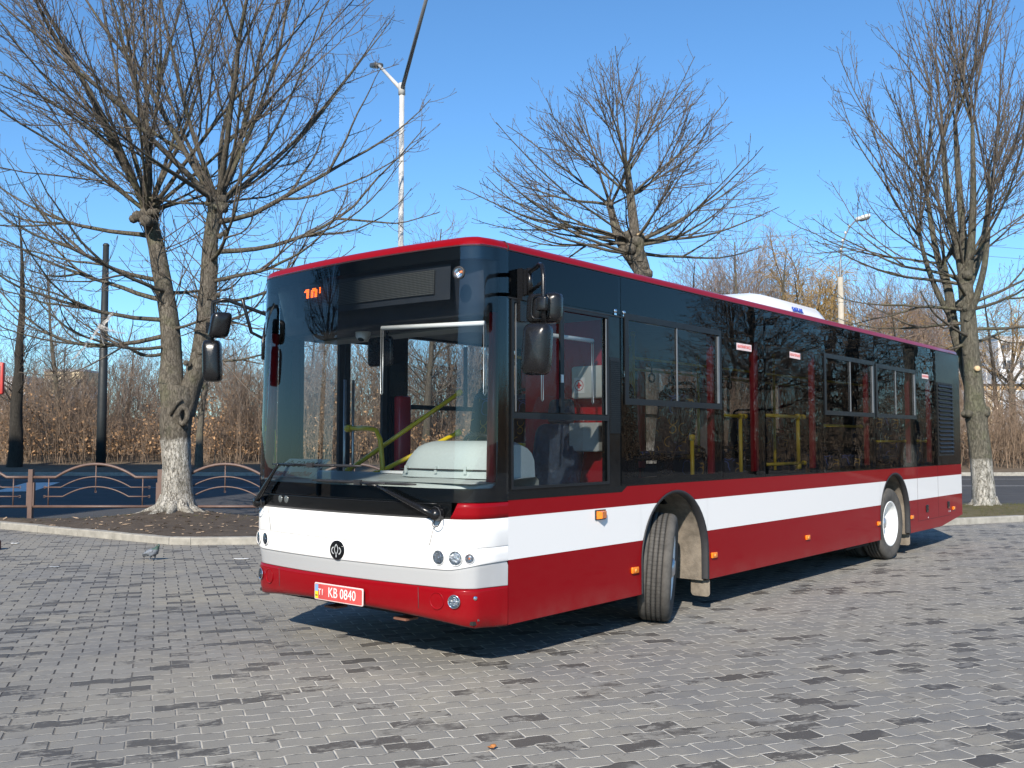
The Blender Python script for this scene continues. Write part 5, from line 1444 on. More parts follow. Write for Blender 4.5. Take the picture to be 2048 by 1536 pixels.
# fixed panes: the whole band is skinned with dark glass from seam to seam
SEAMS = [(1.445, 3.19), (3.20, 4.115), (4.125, 5.625), (5.635, 7.345), (7.355, 8.995), (9.005, 9.96), ]
panes = [pane(a, c, 1.225, 2.945, M['glass_side'], .002, .0045, 'side_window') for a, c in SEAMS]
pane(.0, 1.438, 2.632, 2.945, M['glass_side'], .002, .003, 'valance_panel'); 
# sliding upper windows with frames
for (y0, y1, ym, z0, z1), p in (((1.52, 3.14, 2.335, 1.945, 2.605), panes[0]), ((5.72, 7.30, 6.50, 1.945, 2.565), panes[3]), ((7.42, 8.97, 8.15, 1.945, 2.545), panes[4])):
    b = MB(); frame_rect(b, y0-.03, y1+.03, z0-.055, z1+.045, .052, .0035, .010); fr = b.build('window_frame', M['dark_frame'], p)
    b = MB(); b.box((.004, ym-.007, z0), (.013, ym+.007, z1-.01)); b.box((.004, y1-.048, z0), (.018, y1-.022, z1-.02)); b.box((.004, y0+.02, z0-.009), (.012, y1-.02, z0-.003)); b.build('sliding_rail', M['alu'], p)
# thin seams in the dark band, vents, little locks
b = MB(); b.box((-.004, 0, 2.608), (.003, 3.19, 2.616)); b.build('band_seam', M['black_rub'], bus)
b = MB()
for k in range(37): b.box((-.003, 1.285, 1.66+k*.016), (.006, 1.425, 1.667+k*.016))
b.box((-.004, 1.28, 1.65), (-.001, 1.43, 2.27)); b.build('pillar_grille', M['dark_frame'], bus)
for yy in (1.36, 1.49):
    b = MB(); b.lathe([(0, .01), (.014, .009), (.017, .0)], (.002, yy, 2.655), (1, 0, 0), 12); b.box((.002, yy-.02, 2.62), (.007, yy+.015, 2.635)); b.build('panel_lock', M['chrome'], bus)
# engine grille
b = MB(); b.box((-.03, 9.975, 1.225), (.001, BL, 2.945)); b.build('engine_cover', M['black_gloss'], bus)
b = MB(); frame_rect(b, 10.03, 10.78, 1.36, 2.47, .03, .001, .010)
for k in range(17):
    z = 1.40+k*.062; b.add([(.004, 10.05, z), (.004, 10.76, z), (.032, 10.76, z+.012), (.032, 10.05, z+.012), (.006, 10.05, z+.045), (.006, 10.76, z+.045)], [(0, 1, 2, 3), (3, 2, 5, 4)], False)
b.build('engine_grille', plain('louvre_paint', (.016, .017, .018), .5, spec=.2), bus)
# body seams, engine flaps with latches
M['seam'] = plain('seam_dark', (.05, .012, .014), .8)  # one even dark red tone for the body seams
for (y0, y1, z0, z1) in ((8.997, 9.003, .45, 1.21), (9.957, 9.963, .456, 1.21), (9.004, 10.55, .447, .453)):
    b = MB(); b.box((-.001, y0, z0), (.001, y1, z1)); b.build('body_seam', M['seam'], bus)
for yy in (9.41, 10.45):
    b = MB(); b.rbox((.004, yy, .608), (Vector((0,1,0)), Z3, Vector((1,0,0))), (.052, .052, .006), .01); l = b.build('flap_latch', M['black_mat'], bus)
    b = MB(); b.box((.008, yy-.022, .585), (.016, yy+.018, .63)); b.build('latch_grip', M['under'], l)
b = MB()
for yy, zz in ((9.46, .475), (10.48, .505), (10.55, .505)): b.lathe([(0, .006), (.010, .005), (.012, 0)], (.0, yy, zz), (1, 0, 0), 10)
b.build('flap_screw', M['steel'], bus)
# side marker lamps
M['marker_centre'] = plain('marker_centre', (.95, .45, .10), .2)
for yy, zz in ((1.62, .52), (2.985, .52), (5.14, .52), (7.395, .525), (8.715, .525), (10.71, .545)):
    b = MB(); b.rbox((.009, yy, zz), (Vector((0,1,0)), Z3, Vector((1,0,0))), (.050, .026, .010), .008); k = b.build('side_marker', M['amber'], bus)
    b = MB(); b.lathe([(0, .003), (.012, .002), (.014, 0)], (.019, yy, zz), (1, 0, 0), 10); b.build('marker_bulb', M['marker_centre'], k)
b = MB(); b.add([(0, 1.07, .972), (0, 1.19, .972), (0, 1.19, 1.038), (0, 1.07, 1.038), (.055, 1.085, .98), (.03, 1.18, .978), (.03, 1.18, 1.032), (.055, 1.085, 1.03)], [(0,1,5,4),(1,2,6,5),(2,3,7,6),(3,0,4,7),(4,5,6,7)], False)
k = b.build('turn_signal', M['amber'], bus); b = MB(); b.box((-.001, 1.06, .966), (.008, 1.20, 1.044)); b.build('lamp_base', M['black_rub'], k)

# wheel arches: black lips and dusty liners
for (c, r) in ARCH:
    for x, sg in ((0.0, 1), (-BW, -1)):
        b = MB(); rows = []
        pts = [(c-r, sill(c-r)+.005), (c-r, .45)] + [(c-r*math.cos(PI*k/24), .565+r*1.02*math.sin(PI*k/24)) for k in range(25)] + [(c+r, .45), (c+r, sill(c+r)+.005)]
        for o, dx in ((.0, .0), (.004, .010), (-.008, .012), (-.024, .004), (-.026, -.055)):
            row = []
            for i, (y, z) in enumerate(pts):
                vy, vz = (y-c), max(0, z-.565); l = math.hypot(vy, vz) or 1
                row.append(Vector((x+sg*dx, y+vy/l*o, z+(vz/l*o if z > .565 else 0))))
            rows.append(row)
        b.grid(rows); b.build('arch_lip', M['black_rub'], bus)
        b = MB(); rows = []
        for dx in (-.05, -.75):
            rows.append([Vector((x+sg*dx, c+(y-c)*.985, z*.99 if z > .5 else z-.02)) for y, z in pts])
        b.grid(rows); b.add([Vector((x-sg*.75, c+(y-c)*.985, z)) for y, z in pts], [tuple(range(len(pts)))], False)
        b.build('wheel_arch_liner', M['dust'], bus, fix=False)

# roof: a lofted shell with a rounded cant rail, taking in the front curve
out = [F(t, 2.955) for t in TS] + [Vector((-BW, y, 2.955)) for y in (2, 4, 6, 8, 10, BL-.08)] + [Vector((-BW+.08, BL, 2.955)), Vector((XC, BL, 2.955)), Vector((-.08, BL, 2.955))] + [Vector((0, y, 2.955)) for y in (BL-.08, 10, 8, 6, 4, 2)]
def inset(ring, d):
    o = []; n_ = len(ring)
    for i in range(n_):
        a, c = ring[i-1], ring[(i+1) % n_]; t = (c-a); t.z = 0; t.normalize(); nr = Vector((t.y, -t.x, 0)); p = ring[i]
        if nr.dot(Vector((XC, 5.4, 0))-Vector((p.x, p.y, 0))) < 0: nr = -nr
        if abs(p.x-XC) > BW/2-.01 and .05 < p.y < BL-.1: nr = Vector((1 if p.x < XC else -1, 0, 0))
        o.append(p+nr*d)
    return o
b = MB(); lv = [(-.004, 2.95), (.0, 2.953), (.004, 2.975), (.018, 3.002), (.045, 3.02), (.10, 3.034), (.22, 3.044)]
rings = []
for d, z in lv:
    rr = [Vector((p.x, p.y, z)) for p in inset(out, d)]; rings.append(rr + [rr[0]])
b.grid(rings); cc = Vector((XC, 5.4, 3.065)); b.add(rings[-1][:-1]+[cc], [(i, (i+1) % len(out), len(out)) for i in range(len(out))], True)
roof = b.build('roof', M['red'], bus)
b = MB(); rr = [Vector((p.x, p.y, 2.949)) for p in inset(out, -.003)]; r2 = [Vector((p.x, p.y, 2.957)) for p in inset(out, -.004)]; b.grid([rr+[rr[0]], r2+[r2[0]]]); b.build('drip_seam', M['black_rub'], roof, fix=False)
b = MB(); b.tube([Vector((0.003, -.01, 2.94)), Vector((.001, -.0, 2.98)), Vector((-.03, .0, 3.017)), Vector((-.12, .01, 3.038))], .004, 6); b.build('cap_seam', M['black_rub'], roof)
# roof air conditioning unit
def roof_unit(y0, y1, x0, x1, h, name, txt=None, ramp_f=.75, z0=3.03):
    b = MB(); prof = []
    for f, hh in ((0, 0), (.06, .12), (ramp_f*.33, .62), (ramp_f*.5, .93), (ramp_f*.62, 1.0), (.93, .97), (.975, .80), (1.0, .0)): prof.append((y0+(y1-y0)*f, hh*h))
    rows = []
    for y, hh in prof:
        row = []
        for u, k in ((0, 0), (.015, .45), (.05, .8), (.12, .95), (.3, 1.0), (.7, 1.0), (.88, .95), (.95, .8), (.985, .45), (1, 0)): row.append(Vector((x0+(x1-x0)*u, y, z0-.03+(hh+.03)*k)))
        rows.append(row)
    b.grid(rows); return b.build(name, M['white'], bus)
ru = roof_unit(3.75, 6.55, -.26, -2.1, .255, 'roof_unit')
me_t = place_text('unit_lettering', 'SAFKAR', .085, (-.274, 5.63, 3.125), (-.0, 1, 0), (-.32, 0, 1), plain('blue_print', (.03, .08, .42), .5), ru, .004)
roof_unit(8.45, 9.3, -.45, -1.3, .085, 'roof_hatch')

# rear wall
b = MB(); b.box((-BW+.005, BL-.02, .44), (-.005, BL+.0, .754)); b.build('rear_skirt', M['red'], bus)
b = MB(); b.box((-BW+.005, BL-.02, .7545), (-.005, BL, 1.054)); b.build('rear_white_band', M['white'], bus)
b = MB(); b.box((-BW+.005, BL-.02, 1.0545), (-.005, BL, 2.95)); b.build('rear_panel', M['black_gloss'], bus)
b = MB(); b.rbox((-.10, BL+.015, .86), (Vector((1,0,0)), Z3, Vector((0,1,0))), (.07, .07, .02), .06); b.build('tail_lamp', M['lens'], bus)

# ---- lamps on the front
M['facet'] = plain('faceted_reflector', (.42, .43, .45), .16, 1.0, var=.75, scale=60, bstr=1.0, bscale=75)
M['silver'] = plain('silver_mark', (.50, .51, .52), .35)
def lamp(name, x, z, r, kind='clear', off=.004, sub=True):
    n_, u = Fn(x, z); c = Fx(x, z, off); b = MB()
    b.lathe([(r*1.0, .0), (r*1.02, .006), (r*.94, .009), (r*.90, -.004)], c, n_, 28); o = b.build(name, M['chrome'] if kind == 'clear' else M['white'], bus)
    q = MB(); q.lathe([(.0, .0005), (r*.35, .0008), (r*.7, .0022), (r*.92, .004)], c, n_, 24); q.build('reflector', M['facet'], o)
    q = MB(); q.lathe([(0, .008), (r*.16, .006), (r*.18, .0)], c, n_, 12); q.build('bulb', M['amber'] if kind == 'amber' else M['chrome'], o)
    q = MB(); q.lathe([(0, .014), (r*.4, .0125), (r*.75, .009), (r*.93, .003)], c, n_, 24); q.build('lens', M['lens'], o); return o
for s in (1, -1):
    lamp('headlight', XC+s*.985, .79, .052, 'white'); lamp('headlight', XC+s*1.115, .79, .052, 'white'); lamp('front_indicator', XC+s*1.195, .79, .034, 'amber')
    lamp('fog_light', XC+s*1.10, .495, .046, off=-.012)
    # empty red recess beside each fog light
    x = XC+s*.955; n_, u = Fn(x, .49); c = Fx(x, .49, -.016); b = MB()
    b.lathe([(.062, .0), (.060, .004), (.052, .002), (.046, -.03), (0, -.034)], c, n_, 28); b.build('lamp_recess', M['red'], bus)
    x = XC+s*1.225; n_, u = Fn(x, .52); c = Fx(x, .52, -.016); b = MB(); b.lathe([(0, .008), (.012, .007), (.016, 0), (.016, -.01)], c, n_, 14); b.build('parking_sensor', M['chrome'], bus)
# round marker lamp behind the glass, top corner
n_, u = Fn(-.165, 2.76); b = MB(); b.lathe([(.034, .008), (.045, .010), (.048, .002), (.048, -.01)], Fx(-.165, 2.76, .002), n_, 24); o = b.build('top_marker_lamp', M['black_rub'], bus)
b = MB(); b.lathe([(0, -.01), (.02, -.006), (.034, .006)], Fx(-.165, 2.76, .003), n_, 20); b.build('reflector', M['reflector'], o)
b = MB(); b.lathe([(0, .016), (.018, .014), (.033, .008)], Fx(-.165, 2.76, .003), n_, 20); b.build('lens', M['lens'], o)
b = MB(); b.lathe([(0, .0), (.008, .004), (.01, -.004)], Fx(-.150, 2.765, .006), n_, 10); b.build('bulb', M['amber'], o)
# two dark round lamps by the far wiper foot
for x in (-2.035, -1.945):
    n_, u = Fn(x, 1.125); b = MB(); b.lathe([(0, .004), (.02, .0045), (.027, .002), (.03, -.002)], Fx(x, 1.125, -.001), n_, 20); b.build('door_lamp', plain('smoked_lens', (.10, .11, .11), .15), bus)

# emblem: black oval with a silver drop inside a split ring
ec = Fx(XC, .775, .003); b = MB(); n_ = Fn(XC, .775)[0]; X = Vector((1,0,0)); 
oval = lambda rx, rz, off, n=40: [ec + X*(rx*math.cos(2*PI*i/n)) + Z3*(rz*math.sin(2*PI*i/n)) + n_*off for i in range(n)]
b.grid([oval(.079, .071, -.004)+[oval(.079, .071, -.004)[0]], oval(.079, .071, .005)+[oval(.079, .071, .005)[0]], oval(.073, .065, .007)+[oval(.073, .065, .007)[0]]])
b.add(oval(.073, .065, .007), [tuple(range(40))], False); em = b.build('emblem', M['black_gloss'], bus)
b = MB(); ep = lambda x, z, o=.0095: ec + X*x + Z3*(z) + n_*o
def band(pts, w):
    for p, q in zip(pts[:-1], pts[1:]):
        d = (q-p).normalized(); s_ = d.cross(n_)*w/2; b.add([p-s_, q-s_, q+s_, p+s_], [(0,1,2,3)], False)
for s in (1, -1):
    band([ep(s*(.005+.044*math.sin(a))*1.05, -.003-.028*math.cos(a)*1.05) for a in [0.55+i*(2.55-.55)/12 for i in range(13)]], .0085)
    band([ep(s*.0205*math.sin(PI*f)**.8*(1-.15*f), -.030+.074*f) for f in [i/12 for i in range(13)]], .0065)
band([ep(0, -.052), ep(0, -.026)], .010); band([ep(0, -.026), ep(0, -.02)], .014)
b.build('emblem_mark', M['silver'], em, fix=False)

# licence plate: red with white lettering
pc = Vector((XC+.022, -.475, .452)); Xp = Vector((1, 0, 0)); 
b = MB(); b.rbox(pc-Vector((0, .008, 0)), (Xp, Z3, Vector((0,-1,0))), (.276, .064, .006), .012); pl = b.build('licence_plate', plain('plate_white', (.70, .56, .54), .4), bus)
b = MB(); b.rbox(pc-Vector((0, .0135, 0)), (Xp, Z3, Vector((0,-1,0))), (.268, .056, .0015), .010); b.build('plate_face', plain('plate_red', (.56, .075, .07), .4, var=.12, scale=14), pl)
M['plate_ink'] = plain('plate_lettering', (.82, .72, .70), .5); fy_ = pc.y-.0165
place_text('plate_text', 'T1', .066, (pc.x-.195, fy_, pc.z-.005), (1,0,0), (0,0,1), M['plate_ink'], pl, sx=.86)
place_text('plate_text', 'KB 0840', .105, (pc.x+.045, fy_, pc.z), (1,0,0), (0,0,1), M['plate_ink'], pl, sx=.86)
b = MB(); b.box((pc.x-.262, fy_-.001, pc.z), (pc.x-.228, fy_+.003, pc.z+.052)); b.build('plate_flag', plain('flag_blue', (.18, .36, .62), .5), pl)
b = MB(); b.box((pc.x-.262, fy_-.001, pc.z-.052), (pc.x-.228, fy_+.003, pc.z)); b.build('plate_flag', plain('flag_yellow', (.80, .62, .03), .5), pl)
place_text('plate_text', 'UA', .02, (pc.x-.245, fy_-.002, pc.z-.03), (1,0,0), (0,0,1), M['under'], pl)
M['rust'] = plain('rusty_bracket', (.16, .07, .045), .8, var=.3, scale=30)
# tow eye covers hanging under the bumper
for x in (-1.58, -.80):
    b = MB(); b.box((x, -.34, .300), (x+.13, -.22, .315)); b.build('tow_bracket', M['rust'], bus)

# wipers: arm on a pivot cap, blade lying along the glass foot
def wiper(px, pz, elbow, blade, bend_z, name='wiper'):
    p0 = Fx(px, pz, .045); e = Fx(elbow[0], elbow[1], .050); root_ = MB()
    root_.lathe([(0, .03), (.034, .026), (.042, .0), (.05, -.045)], p0, Fn(px, pz)[0], 20)
    mid = [Fx(px+(elbow[0]-px)*f, pz+(elbow[1]-pz)*f, .055) for f in (0, .25, .5, .75, 1)]
    root_.tube(mid, [.022, .021, .017, .013, .010], 8)
    bl0, bl1 = blade; tc = ((bl0[0]+bl1[0])/2, (bl0[1]+bl1[1])/2)
    root_.tube([mid[-1], Fx((elbow[0]+tc[0])/2, (elbow[1]+tc[1])/2, .05), Fx(tc[0], tc[1], .042)], .008, 8)
    o = root_.build(name, M['black_mat'], bus)
    bl = MB(); N = 12; pts = [Fx(bl0[0]+(bl1[0]-bl0[0])*i/N, bl0[1]+(bl1[1]-bl0[1])*i/N, .020) for i in range(N+1)]
    bl.tube(pts, [.006]+[.012]*(N-1)+[.006], 6); bl.tube([p+Fn(p.x, p.z)[0]*.014 for p in pts[3:-3]], .007, 6); bl.obox(Fx(tc[0], tc[1], .038), (X, Z3, Vector((0,1,0))), (.035, .018, .012))
    bl.build('wiper_blade', M['black_rub'], o)
    c = MB(); pts = [p0+Vector((.02, -.0, -.02))]
    for i in range(9): a = -2.2+i*.55; pts.append(p0+Vector((.055*math.cos(a)+.01, -.006, .07*math.sin(a)-.015)))
    c.tube(pts, .004, 5); c.build('washer_hose', M['black_rub'], o)
wiper(-.285, 1.085, (-.80, 1.268), ((-1.56, 1.288), (-.47, 1.285)), 0)
wiper(-2.33, 1.085, (-1.985, 1.405), ((-2.14, 1.400), (-1.0, 1.405)), 0)
# inner stiffening groove of the wiper panel
b = MB(); b.tube([Fx(-.30-(i/20)*1.9, 1.155-.0*i, -.001) for i in range(21)], .004, 5); b.build('panel_groove', M['dark_frame'], bus)
# round info sticker on the far front corner: dark disc, white rim and stroke
def corner_sticker():
    x, z = -BW+.035, 1.115
    t0 = .957
    disc = lambda r, off, n=28: [F(t0+r*math.cos(2*PI*i/n)/FLEN, 1.105+r*math.sin(2*PI*i/n), off) for i in range(n)]
    b = MB(); b.add(disc(.105, .007), [tuple(range(28))], False); o = b.build('corner_sticker', M['white_plastic'], bus)
    b = MB(); b.add(disc(.093, .0085), [tuple(range(28))], False); b.build('sticker_field', plain('sticker_navy', (.015, .02, .07), .4), o)
    b = MB(); S = lambda a, c: F(t0+a/FLEN, 1.105+c, .010); b.add([S(-.015,-.055), S(.015,-.055), S(.015,.02), S(-.015,.02)], [(0,1,2,3)], False); b.add([S(-.03,.02), S(.03,.02), S(0,.06)], [(0,1,2)], False); b.build('sticker_mark', M['white_plastic'], o)
corner_sticker()

# ---- mirrors
def near_mirror():
    b = MB(); b.box((0, .10, 2.60), (.05, .19, 2.83)); b.box((.0, .10, 2.45), (.03, .20, 2.60)); base_ = b.build('mirror_bracket', M['black_mat'], bus)
    a = Vector((.085, .14, 2.80)); c = Vector((.085, .14, 2.655)); hx = Vector((.335, -.27, 0)).normalized(); out_ = .43
    E1 = a+hx*out_; 
    b = MB(); b.tube([a+Vector((0,0,.03)), c-Vector((0,0,.02))], .022, 12)
    b.tube([a, a+hx*.12, a+hx*(out_-.10), a+hx*(out_-.03)-Z3*.025, E1-Z3*.10, E1-Z3*.30, E1-Z3*.42], .0155, 10)
    b.tube([c, c+hx*(out_)+Z3*.01], .0135, 10); b.box((.04, .115, 2.64), (.075, .165, 2.82)); arm = b.build('mirror_arm', M['black_mat'], base_)
    # directions seen from the front: flat shells facing forward
    fw = Vector((.30, -.95, 0)).normalized(); rt = Vector((fw.y*-1, fw.x, 0)).normalized(); rt = Vector((.95, .30, 0)).normalized()
    up = (Z3 + rt*.06).normalized()
    m1 = E1 - Z3*.595 - Vector((.012, .07, 0)); b = MB(); b.shell(m1-fw*.02, (rt, up, fw), (.098, .175, .08), 5.5, .5); k = b.build('mirror_housing', M['black_mat'], base_)
    q = MB(); q.rbox(m1-fw*.062, (rt, up, fw), (.085, .16, .004), .04, 5); q.build('mirror_glass', M['chrome'], k)
    m2 = E1 - Z3*.30 - rt*.035 - fw*.085; b = MB(); b.shell(m2-fw*.02, (rt, up, fw), (.125, .102, .06), 6, .6); k = b.build('mirror_housing', M['black_mat'], base_)
    q = MB(); q.rbox(m2-fw*.058, (rt, up, fw), (.10, .105, .004), .035, 5); q.build('mirror_glass', M['chrome'], k)
    b = MB(); cc_ = E1-Z3*.29+fw*.0; b.rbox(cc_+fw*.012, (rt, up, fw), (.036, .048, .036), .014, 3); 
    ring = [m2+fw*.052+rt*(.062*math.copysign(abs(math.cos(t))**.5, math.cos(t)))+up*(.082*math.copysign(abs(math.sin(t))**.5, math.sin(t))) for t in [2*PI*i/28 for i in range(29)]]
    b.tube(ring, .006, 6, False); b.build('mirror_clamp', M['black_mat'], base_)
near_mirror()
def far_mirror():
    a = F(.955, 2.66, .0); b = MB()
    tip = Vector((-2.765, -.61, 2.765)); el = tip+Vector((.10, .06, .02))
    b.tube([a, a+Vector((-.05, -.06, .02)), el, tip, tip-Z3*.06, tip-Z3*.22, tip-Z3*.36], .016, 10)
    a2 = F(.93, 2.47, .0); b.tube([el+Vector((.12, .08, .0)), a2+Vector((-.10, -.13, .05)), a2+Vector((-.03, -.06, .0)), F(.945, 2.50, .01), F(.93, 2.61, .02), F(.915, 2.60, .02), F(.895, 2.44, .018), F(.89, 2.28, .012)], .015, 10)
    o = b.build('mirror_arm', M['black_mat'], bus)
    fw = Vector((.42, -.9, 0)).normalized(); rt = Vector((.9, .42, 0)).normalized(); up = (Z3-rt*.04).normalized()
    m1 = tip-Z3*.50+Vector((-.0, 0, 0)); b = MB(); b.shell(m1, (Vector((.72,.69,0)), up, Vector((.69,-.72,0))), (.078, .178, .07), 5.5, .6); k = b.build('mirror_housing', M['black_mat'], o)
    q = MB(); q.rbox(m1-Vector((.69,-.72,0))*.048, (Vector((.72,.69,0)), up, Vector((.69,-.72,0))), (.066, .162, .004), .035, 5); q.build('mirror_glass', M['chrome'], k)
    m2 = tip-Z3*.20+Vector((.085, .02, 0)); b = MB(); b.shell(m2, (Vector((.40,.917,0)), (Z3+rt*.2).normalized(), Vector((.917,-.40,0))), (.085, .11, .06), 5, .5); k = b.build('mirror_housing', M['black_mat'], o)
    b = MB(); b.obox(tip-Z3*.22, (rt, fw, Z3), (.045, .03, .045)); b.build('mirror_clamp', M['black_mat'], o)
far_mirror()

# ---- wheels
def tyre_mesh(b, c, ax, R_=.475, w=.275, n=72, groove=True):
    """ax: outward direction"""
    c = Vector(c); A = Vector(ax).normalized(); h = w/2
    prof = [(.285, -h*.80), (.33, -h*.97), (.40, -h*1.04), (.445, -h*.98), (.463, -h*.86), (.472, -h*.72)]
    if groove:
        for gx in (-.46, -.15, .15, .46): prof += [(.4745, h*(gx-.055)), (.464, h*(gx-.04)), (.464, h*(gx+.04)), (.4745, h*(gx+.055))]
    prof += [(.472, h*.72), (.463, h*.86), (.445, h*.98), (.40, h*1.04), (.33, h*.97), (.285, h*.80)]
    b.lathe([(r*R_/.475, x) for r, x in prof], c, A, n)
def tyre_material():
    m, n, out = nt('dusty_tyre'); g = n.nodes.new('ShaderNodeNewGeometry'); co = obj_co(n)
    t = noise(n, 9, 6, .7, g.outputs['Position']); f = noise(n, 120, 3, .6, g.outputs['Position'])
    c = ramp(n, t.outputs[0], [(.32, (.062, .059, .054)), (.5, (.088, .083, .076)), (.68, (.112, .105, .095))])
    b = prin(n, out, **{'Base Color': c, 'Roughness': .9, 'Specular IOR Level': .2}); n.links.new(bump(n, f.outputs[0], .25, .004), b.inputs['Normal']); return m
M['sipe'] = plain('tread_cut', (.022, .021, .02), .95); M['tyre'] = tyre_material(); M['tyre_dark'] = plain('tyre_sidewall', (.055, .052, .048), .85, var=.35, scale=7, bstr=.1)
M['rim'] = plain('white_wheel_paint', (.78, .79, .78), .35, 0, .2, .06, 5)
def wheel(c, ax, steer=False, dish=True, mat='tyre'):
    c = Vector(c); A = Vector(ax).normalized(); b = MB(); tyre_mesh(b, c, A)
    # sipes across the ribs
    a0 = Vector((0, 0, 1)); U = A.cross(a0).normalized(); V = A.cross(U)
    b.cur = 1
    for gx in (-.46, -.15, .15, .46): b.lathe([(.4662, .1375*(gx-.047)), (.4662, .1375*(gx+.047))], c, A, 72)
    for k in range(84):
        a = 2*PI*k/84; d = U*math.cos(a)+V*math.sin(a); tn = A.cross(d)
        for i, gx in enumerate((-.305, 0, .305)):
            b.obox(c+d*.4738+A*(.1375*gx)+tn*(.004*(i % 2)), (A, tn, d), (.026, .0011, .0009))
    wobj = b.build('wheel', [M[mat], M['sipe']], bus)
    b = MB()
    if dish:   # rear: deep bowl of a twin wheel
        b.lathe([(.298, .112), (.302, .122), (.288, .126), (.274, .112), (.262, .03), (.255, -.02), (.235, -.055), (.16, -.075), (.155, -.072), (.12, -.068), (.0, -.066)], c, A, 56)
        rim = b.build('rim', M['rim'], wobj)
        b = MB(); b.lathe([(0, .06), (.07, .055), (.085, .03), (.088, -.08)], c, A, 28); b.build('hub', M['steel'], rim)
        for k in range(10):
            a = 2*PI*k/10; p = c + (U*math.cos(a)+V*math.sin(a))*.168 - A*.07; q = MB(); q.lathe([(0, .05), (.014, .048), (.018, .0)], p, A, 6); q.build('wheel_nut', M['steel'], rim)
    else:
        b.lathe([(.298, .112), (.302, .122), (.288, .126), (.272, .10), (.25, .05), (.20, .085), (.12, .10), (.0, .10)], c, A, 56)
        rim = b.build('rim', M['rim'], wobj)
        b = MB(); b.lathe([(0, .15), (.06, .148), (.085, .13), (.09, .09)], c, A, 28); b.build('hub', M['steel'], rim)
    return wobj
ST = math.radians(27)
fa = Vector((math.cos(ST), math.sin(ST), -.07)).normalized()
wheel((-.155, 2.255, .475), fa, dish=False)
wheel((-BW+.20, 2.30, .475), -fa, dish=False)
wheel((-.185, 8.04, .475), (1, 0, 0)); wheel((-.50, 8.04, .475), (1, 0, 0), mat='tyre_dark')
wheel((-BW+.185, 8.04, .475), (-1, 0, 0)); wheel((-BW+.50, 8.04, .475), (-1, 0, 0), mat='tyre_dark')
# mud flaps
def flap(x0, x1, y, z0, z1, dirt=True):
    b = MB(); b.rbox(((x0+x1)/2, y, (z0+z1)/2), (Vector((1,0,0)), Z3, Vector((0,-1,0))), ((x1-x0)/2, (z1-z0)/2, .006), .035, 4); return b.build('mud_flap', M['dust'], bus)
flap(-.21, -.012, 2.93, .135, .315); flap(-BW+.012, -BW+.21, 2.93, .135, .315)
flap(-.55, -.03, 8.72, .13, .42); flap(-BW+.03, -BW+.55, 8.72, .13, .42)
# axle stubs and the dark underside
b = MB()
for y, hw in ((2.30, .0), (8.04, .0)): b.tube([(-.30, y, .475), (-BW+.30, y, .475)], .09, 12)
b.build('axle', M['under'], bus)
b = MB(); b.box((-BW+.06, -.30, .335), (-.06, 1.68, .36)); b.box((-BW+.78, 1.68, .335), (-.78, 2.95, .36)); b.box((-BW+.06, 2.92, .335), (-.06, 7.42, .36)); b.box((-BW+.78, 7.42, .335), (-.78, 8.66, .36)); b.box((-BW+.06, 8.66, .38), (-.06, 10.6, .42))
b.box((-BW+.5, 9.0, .30), (-.5, 10.4, .379)); b.box((-1.0, 3.3, .27), (-.45, 4.6, .334)); b.box((-BW+.3, 5.0, .26), (-BW+.9, 6.6, .334)); b.box((-.62, 6.6, .24), (-.12, 7.35, .334))
b.build('underbody', M['under'], bus)

# ================================================================== inside the bus
X3 = Vector((1, 0, 0)); Y3 = Vector((0, 1, 0))
b = MB(); b.box((-BW+.05, -.26, .361), (-.05, 1.70, .375)); b.box((-BW+.81, 1.70, .361), (-.81, 2.91, .375)); b.box((-BW+.05, 2.91, .361), (-.05, 7.0, .375)); b.box((-BW+.05, 7.0, .361), (-.05, 7.02, .60)); b.box((-BW+.05, 7.02, .585), (-.05, 7.42, .60)); b.box((-BW+.81, 7.42, .585), (-.81, 8.68, .60)); b.box((-BW+.05, 8.68, .585), (-.05, BL-.05, .60)); b.build('floor', M['floor_mat'], bus)
b = MB(); b.box((-BW+.30, .25, 2.70), (-.30, BL-.05, 2.73)); b.prism([(-.30, .25, 2.70), (-.30, .25, 2.73), (-.05, .25, 2.66), (-.05, .25, 2.62)], (0, BL-.35, 0)); b.prism([(-BW+.30, .25, 2.70), (-BW+.30, .25, 2.73), (-BW+.05, .25, 2.66), (-BW+.05, .25, 2.62)], (0, BL-.35, 0)); b.build('ceiling', M['int_grey'], bus)
b = MB(); b.box((-BW+.05, BL-.08, .6), (-.05, BL-.05, 2.7)); b.box((-BW+.35, 9.6, .6), (-.05, 9.64, 1.2)); b.build('rear_bulkhead', M['int_dark'], bus)
# inner side lining under the windows and red posts between them
b = MB(); b.box((-.09, .05, .376), (-.04, 1.72, 1.22)); b.box((-.09, 2.9, .376), (-.04, 7.45, 1.255)); b.box((-.09, 8.7, .6), (-.04, BL-.1, 1.255)); b.box((-.80, 1.70, 1.165), (-.04, 2.90, 1.20)); b.box((-.80, 1.70, .376), (-.76, 2.90, 1.16)); b.box((-.80, 7.42, 1.175), (-.04, 8.68, 1.21)); b.box((-.80, 7.42, .6), (-.76, 8.68, 1.17))
b.box((-BW+.04, 2.9, .376), (-BW+.09, 4.40, 1.255)); b.box((-BW+.04, 5.68, .376), (-BW+.09, 7.45, 1.255)); b.box((-BW+.04, 8.7, .6), (-BW+.09, 9.05, 1.255)); b.box((-BW+.04, 1.70, 1.165), (-BW+.80, 2.90, 1.20)); b.box((-BW+.76, 1.70, .376), (-BW+.80, 2.90, 1.16)); b.box((-BW+.04, 7.42, 1.175), (-BW+.80, 8.68, 1.21)); b.box((-BW+.76, 7.42, .6), (-BW+.80, 8.68, 1.17))
b.build('side_lining', M['int_dark'], bus)
